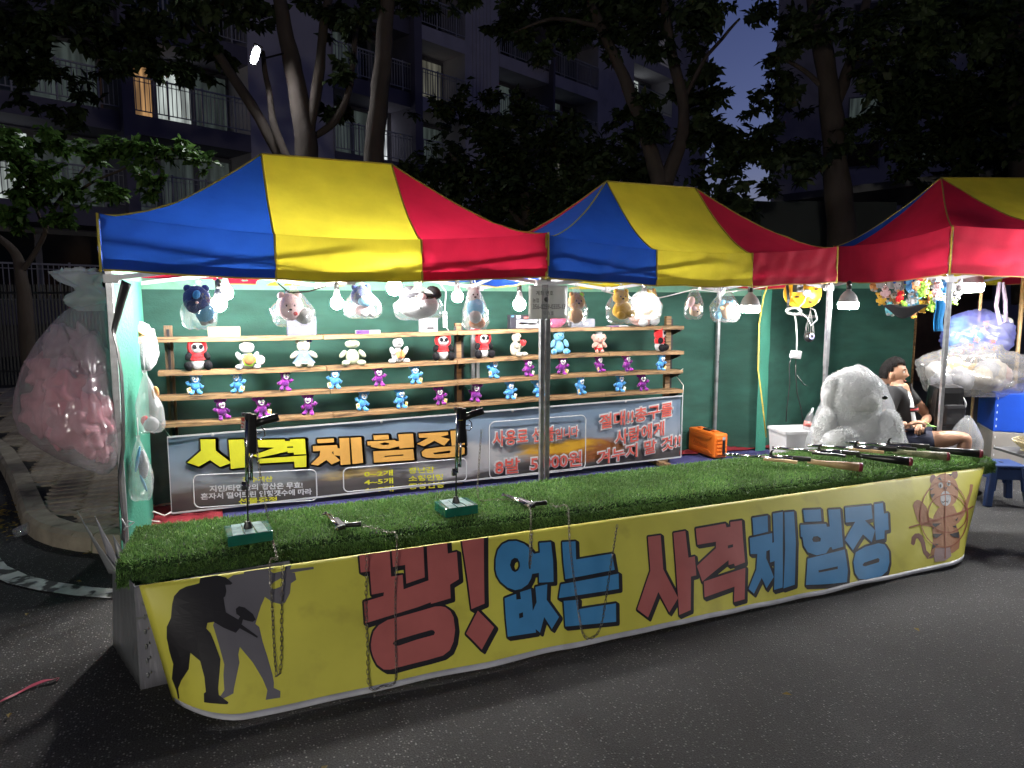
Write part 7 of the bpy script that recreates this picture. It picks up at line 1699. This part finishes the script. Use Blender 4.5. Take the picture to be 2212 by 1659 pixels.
# ------------------------------------------------------------------ trees
m_bark = mat('grey_brown_bark', (.050,.037,.030), .9, var=.35, vs=5, bump=1.0, bs=16, aniso=(1,1,.45), stain=(.06,.045,.04), stain_s=4, stain_lo=.5, stain_hi=.66)
m_lfd = island_tint_mat('dark_leaves', (.014,.024,.010), (.045,.065,.025), .55, .2, .2)
m_lfg = island_tint_mat('maple_leaves', (.035,.08,.018), (.12,.23,.055), .5, .35, .25)
rgl = np.random.default_rng(3)
def leaves(name, clumps, D, n, size, m, par, dj=.5, dens=1.0):
    tot = sum(r_**2 for _, _, r_ in clumps); V = []
    cen = np.array(par.location[:])
    for px, py, r_ in clumps:
        k = max(60, int(n*r_*r_/tot)); Dc = D+rgl.uniform(-dj, dj); c_ = np.array(atD(px, py, Dc)); R_ = r_/FPX*Dc
        ns = max(6, k//45); sc = rgl.normal(0, .48, (ns,3))*R_*np.array([1,1,.85])+c_
        for q in sc:
            mm = max(8, int(k/ns*rgl.uniform(.5,1.5))); ax = rgl.normal(0,1,3); ax[2] = abs(ax[2])+1.2; ax /= np.linalg.norm(ax)
            t1 = np.cross(ax, [1,0,0.1]); t1 /= np.linalg.norm(t1); t2 = np.cross(ax, t1)
            rr = R_*rgl.uniform(.18,.40); uv = rgl.normal(0,.55,(mm,2))*rr
            p = q+uv[:,:1]*t1+uv[:,1:]*t2+rgl.normal(0,.05*R_,(mm,1))*ax
            d = t1[None]*rgl.normal(0,1,(mm,1))+t2[None]*rgl.normal(0,1,(mm,1))+rgl.normal(0,.35,(mm,3)); d[:,2] -= .35; d /= np.linalg.norm(d,axis=1)[:,None]
            nn = ax+rgl.normal(0,.35,(mm,3)); s_ = np.cross(d, nn); s_ /= np.linalg.norm(s_,axis=1)[:,None]; nn = np.cross(s_, d)
            L = size*rgl.uniform(.6,1.25,(mm,1)); w_ = L*rgl.uniform(.2,.32,(mm,1))
            V.append(np.stack([p, p+d*L*.45+s_*w_+nn*L*.08, p+d*L-nn*L*.05, p+d*L*.45-s_*w_+nn*L*.08], 1))
    V = np.concatenate(V); N = len(V); V = V.reshape(-1,3)-cen
    me = bpy.data.meshes.new(name); me.vertices.add(N*4); me.vertices.foreach_set('co', V.ravel()); me.loops.add(N*4); me.loops.foreach_set('vertex_index', np.arange(N*4))
    me.polygons.add(N); me.polygons.foreach_set('loop_start', np.arange(N)*4); me.update(calc_edges=True); me.materials.append(m)
    o = bpy.data.objects.new(name, me); COL.objects.link(o); o.parent = par; o['kind'] = 'stuff'
    return o
def limb(par, name, pts, D, wpx, n=10):
    P = [atD(x, y, D) for x, y in pts]
    q = []; W_ = []
    for i in range(len(P)-1):
        p0 = P[max(i-1,0)]; p1 = P[i]; p2 = P[i+1]; p3 = P[min(i+2,len(P)-1)]
        for k in range(5):
            t = k/5; q.append(.5*((2*p1)+(p2-p0)*t+(2*p0-5*p1+4*p2-p3)*t*t+(3*p1-p0-3*p2+p3)*t**3)); W_.append((wpx[i]*(1-t)+wpx[i+1]*t)/2/FPX*D)
    q.append(P[-1]); W_.append(wpx[-1]/2/FPX*D)
    mb = MB(); mb.tube(q, W_, n)
    for p in mb.v: p += Vector((noise.noise(p*3),noise.noise(p*3+Vector((5,0,0))),0))*.03
    return mb.build(name, m_bark, par)
def tree(label, base, D):
    p = atD(base[0], base[1], D); p.z = .1
    return thing('tree', label, 'tree', p)
t = tree('thick leaning tree carrying the floodlight, behind the left tent', (670,640), 9.5)
limb(t, 'trunk', [(672,655),(668,420),(662,320),(640,180),(615,60),(588,-70)], 9.5, [58,54,50,40,34,26])
limb(t, 'branch', [(664,300),(686,190),(696,80),(720,-60)], 9.5, [26,24,20,16]); limb(t, 'branch', [(655,400),(600,300),(578,190),(566,110)], 9.5, [20,17,13,8]); limb(t, 'branch', [(650,420),(560,255),(460,100),(360,-60)], 9.7, [24,22,18,12]); limb(t, 'branch', [(672,300),(722,262),(756,180),(770,60)], 9.6, [12,16,14,10])
leaves('crown', [(40,40,80),(170,10,80),(320,60,50),(430,10,70),(230,110,55),(110,150,40),(40,140,45),(420,135,45),(540,10,55),(480,120,30),(700,20,50),(740,150,30),(738,238,36),(750,60,40),(330,150,35),(270,140,30),(180,200,25),(150,255,35),(60,220,25)], 9.6, 9500, .15, m_lfd, t)
t = tree('straight bare trunk rising beside the yellow roof panel', (800,640), 9.0)
limb(t, 'trunk', [(798,650),(804,400),(816,240),(830,100),(840,-60)], 9.0, [50,46,42,36,30])
leaves('crown', [(820,-20,60),(900,0,35),(770,40,40),(1000,5,28)], 9.0, 1500, .13, m_lfd, t)
t = tree('forked tree between the first and second tent roofs', (1436,640), 10.0)
limb(t, 'trunk', [(1438,655),(1436,470),(1430,400)], 10.0, [58,52,44]); limb(t, 'branch', [(1430,410),(1388,270),(1335,140),(1285,30),(1250,-60)], 10.0, [40,30,26,20,15]); limb(t, 'branch', [(1436,400),(1478,260),(1455,130),(1420,-50)], 10.0, [34,27,22,16]); limb(t, 'branch', [(1300,60),(1200,40),(1110,70)], 10.0, [12,8,4]); limb(t, 'branch', [(1470,230),(1530,120),(1600,40)], 10.0, [12,9,5])
leaves('crown', [(1100,40,50),(1190,30,60),(1290,20,70),(1400,30,70),(1180,105,26),(1130,85,26),(1240,70,36),(1500,50,60),(1535,20,40),(1520,140,36),(1545,200,30),(1420,110,40),(1400,270,50),(1360,230,34),(1500,190,45),(1520,260,50),(1330,90,40)], 10.0, 8500, .14, m_lfd, t)
t = tree('dense dark maple filling the middle behind the tent roofs', (1150,640), 11.2)
limb(t, 'trunk', [(1150,650),(1140,480),(1120,330)], 11.2, [30,24,14]); limb(t, 'branch', [(1140,480),(1220,380),(1280,330)], 11.2, [16,12,6]); limb(t, 'branch', [(1145,500),(1040,400),(970,330)], 11.2, [16,12,6])
leaves('crown', [(955,245,40),(1010,225,45),(1065,250,55),(1120,245,50),(1180,300,65),(1080,330,75),(980,330,60),(1250,340,75),(1330,320,55),(1000,410,75),(1130,410,95),(1280,420,85),(1380,380,65),(900,380,40),(1430,440,60),(930,440,60),(1210,470,80),(1060,480,80)], 11.0, 17000, .13, m_lfd, t, .8)
t = tree('sturdy forked tree behind the right-hand tents', (1822,640), 10.0)
limb(t, 'trunk', [(1824,655),(1818,500),(1806,380),(1795,230),(1776,100),(1748,-60)], 10.0, [70,62,54,46,38,28]); limb(t, 'branch', [(1798,240),(1838,130),(1884,-50)], 10.0, [30,24,16]); limb(t, 'branch', [(1790,200),(1720,140),(1660,120)], 10.0, [12,9,4])
leaves('crown', [(1650,20,34),(1560,300,40),(1625,262,28),(1600,330,45),(1690,50,50),(1690,120,42),(1545,265,35),(1690,190,62),(1740,70,55),(1900,60,80),(1980,110,90),(2080,80,100),(2180,120,80),(1960,230,85),(2080,260,85),(2180,260,70),(1890,290,60),(1630,310,50),(1690,310,70),(1560,340,60),(1740,350,60),(1640,395,60),(1950,340,60),(1870,180,45),(1560,420,50),(2090,360,40)], 10.0, 15000, .14, m_lfd, t, .8)
t = tree('broad dark tree at the right edge of the picture', (2215,640), 11.5)
limb(t, 'trunk', [(2222,655),(2214,420),(2204,250),(2198,80),(2210,-60)], 11.5, [64,56,46,40,30])
leaves('crown', [(2000,10,80),(2120,20,90),(2210,40,80),(2030,180,70),(2150,190,80),(2210,320,75),(2000,300,70),(2120,300,80),(2180,380,50),(1940,200,70)], 12.5, 12000, .16, m_lfd, t)
t = tree('small maple with lit green leaves left of the blue roof', (66,905), 8.3)
limb(t, 'trunk', [(66,905),(60,760),(52,640),(42,580),(20,530),(-40,490)], 8.3, [34,28,26,22,16,12]); limb(t, 'branch', [(44,590),(88,520),(122,440),(190,360)], 8.3, [14,11,8,4]); limb(t, 'branch', [(100,505),(70,430),(40,380)], 8.3, [8,6,3]); limb(t, 'branch', [(122,440),(230,380),(330,345),(420,345)], 8.2, [7,5,4,2])
leaves('crown', [(20,320,45),(70,360,40),(110,305,35),(190,325,34),(250,320,32),(300,330,32),(350,330,30),(395,335,28),(435,350,20),(60,420,42),(150,400,40),(240,410,34),(320,395,34),(20,470,40),(130,465,30)], 7.9, 6500, .105, m_lfg, t, .3)

# ------------------------------------------------------------------ floodlight on the leaning tree, unseen lamp post added behind the photographer
fl = atD(552, 118, 9.1)
t = thing('floodlight', 'glaring white floodlight clamped to the leaning tree above the left tent', 'floodlight', fl)
fd = Vector((-.25,-.80,-.55)).normalized(); fx = fd.cross(Vector((0,0,1))).normalized(); fz = fx.cross(fd)
FM = Matrix((fx, -fd, fz)).transposed()
FM = FM @ Matrix.Rotation(-.45, 3, 'Y')
mb = MB(); mb.box((0,0,0), (.11,.05,.26), FM); mb.build('housing', m_gunb, t, world=False, bevel=.01)
mb = MB(); mb.ell(FM @ Vector((0,-.030,0)), (.042,.010,.115), FM, 18, 12); mb.build('led_panel', emat('floodlight_led', (.95,.98,1.0), 1250.0), t, world=False)
mb = MB(); mb.tube([FM @ Vector((0,.02,0)), atD(575, 125, 9.3)-fl, atD(626, 112, 9.45)-fl], .014, 6); mb.build('arm', m_blackm, t, world=False)
t = thing('added_front_lamp', 'unseen lamp post with a round globe, added behind the photographer for front light', 'added lamp', (-2.8,-3.6,0))  # post and globe are added, out of view, to light the banner front
mb = MB(); mb.lathe([(.10,0),(.10,.05),(.05,.12),(.04,2.1),(.06,2.15),(.06,2.2)], (0,0,0), 14); mb.build('post', m_blackm, t, world=False)
mb = MB(); mb.ell((0,0,2.38), .18, None, 18, 12); mb.build('globe', emat('added_front_globe', (1.0,.95,.86), 600.0), t, world=False)

# ------------------------------------------------------------------ litter
q = atZ(50, 1158, .0); t = thing('plastic_cup', 'clear plastic cup lying in the gutter by the kerb', 'cup', q, .6)
mb = MB(); mb.lathe([(.030,-.055),(.045,.055)], (0,0,.042), 18, (0,PI/2-.1,0)); mb.build('cup_wall', film('cup_film', clear=.7, rough=.05, bs=3, bump=.1, milky=.2), t, world=False)
mb = MB(); mb.tube([Vector((.055,.0,.044))+Vector((0,.045*math.cos(k*PI/9),.045*math.sin(k*PI/9))) for k in range(18)], .0025, 5, closed=True); mb.build('rim', m_steelw, t, world=False)
rp = [atZ(x, y, .012) for x, y in ((-10,1524),(30,1500),(60,1483),(95,1472),(118,1468),(130,1462),(122,1470))]
mb = MB(); rv_ = resample(rp, .02); mb.add([p+Vector((0,.008,.004*math.sin(i*.8))) for i, p in enumerate(rv_)]+[p+Vector((0,-.010,.006*math.cos(i*.5))) for i, p in enumerate(rv_)], [(i,i+1,len(rv_)+i+1,len(rv_)+i) for i in range(len(rv_)-1)])
tag(mb.build('ribbon', mat('rose_ribbon', (.50,.08,.14), .4), solid=.001), 'pink plastic ribbon lying on the asphalt at the lower left', 'ribbon')
m_dl = island_tint_mat('fallen_leaves_mat', (.30,.20,.04), (.16,.13,.05), .7, .1, .2)
lf = MB()
def fallen(p, s):
    a_ = R.uniform(0, 6.28); d = Vector((math.cos(a_),math.sin(a_),0)); e = Vector((-d.y,d.x,0))
    lf.add([p-d*s, p+e*s*.5+Vector((0,0,s*.25)), p+d*s, p-e*s*.5+Vector((0,0,s*.3))], [(0,1,2,3)])
for px, py in ((190,1190),(196,1193),(185,1196),(170,1256),(58,1327),(20,1545),(700,1660),(1980,1360),(1700,1500)): fallen(atZ(px, py, .012), .02)
for i in range(70): fallen(atZ(R.gauss(25,22), R.gauss(1118,22), .012+R.uniform(0,.03)), R.uniform(.014,.03))
o = lf.build('fallen_leaves', m_dl); o['kind'] = 'stuff'; o['label'] = 'dry leaves gathered against the kerb and on the road'
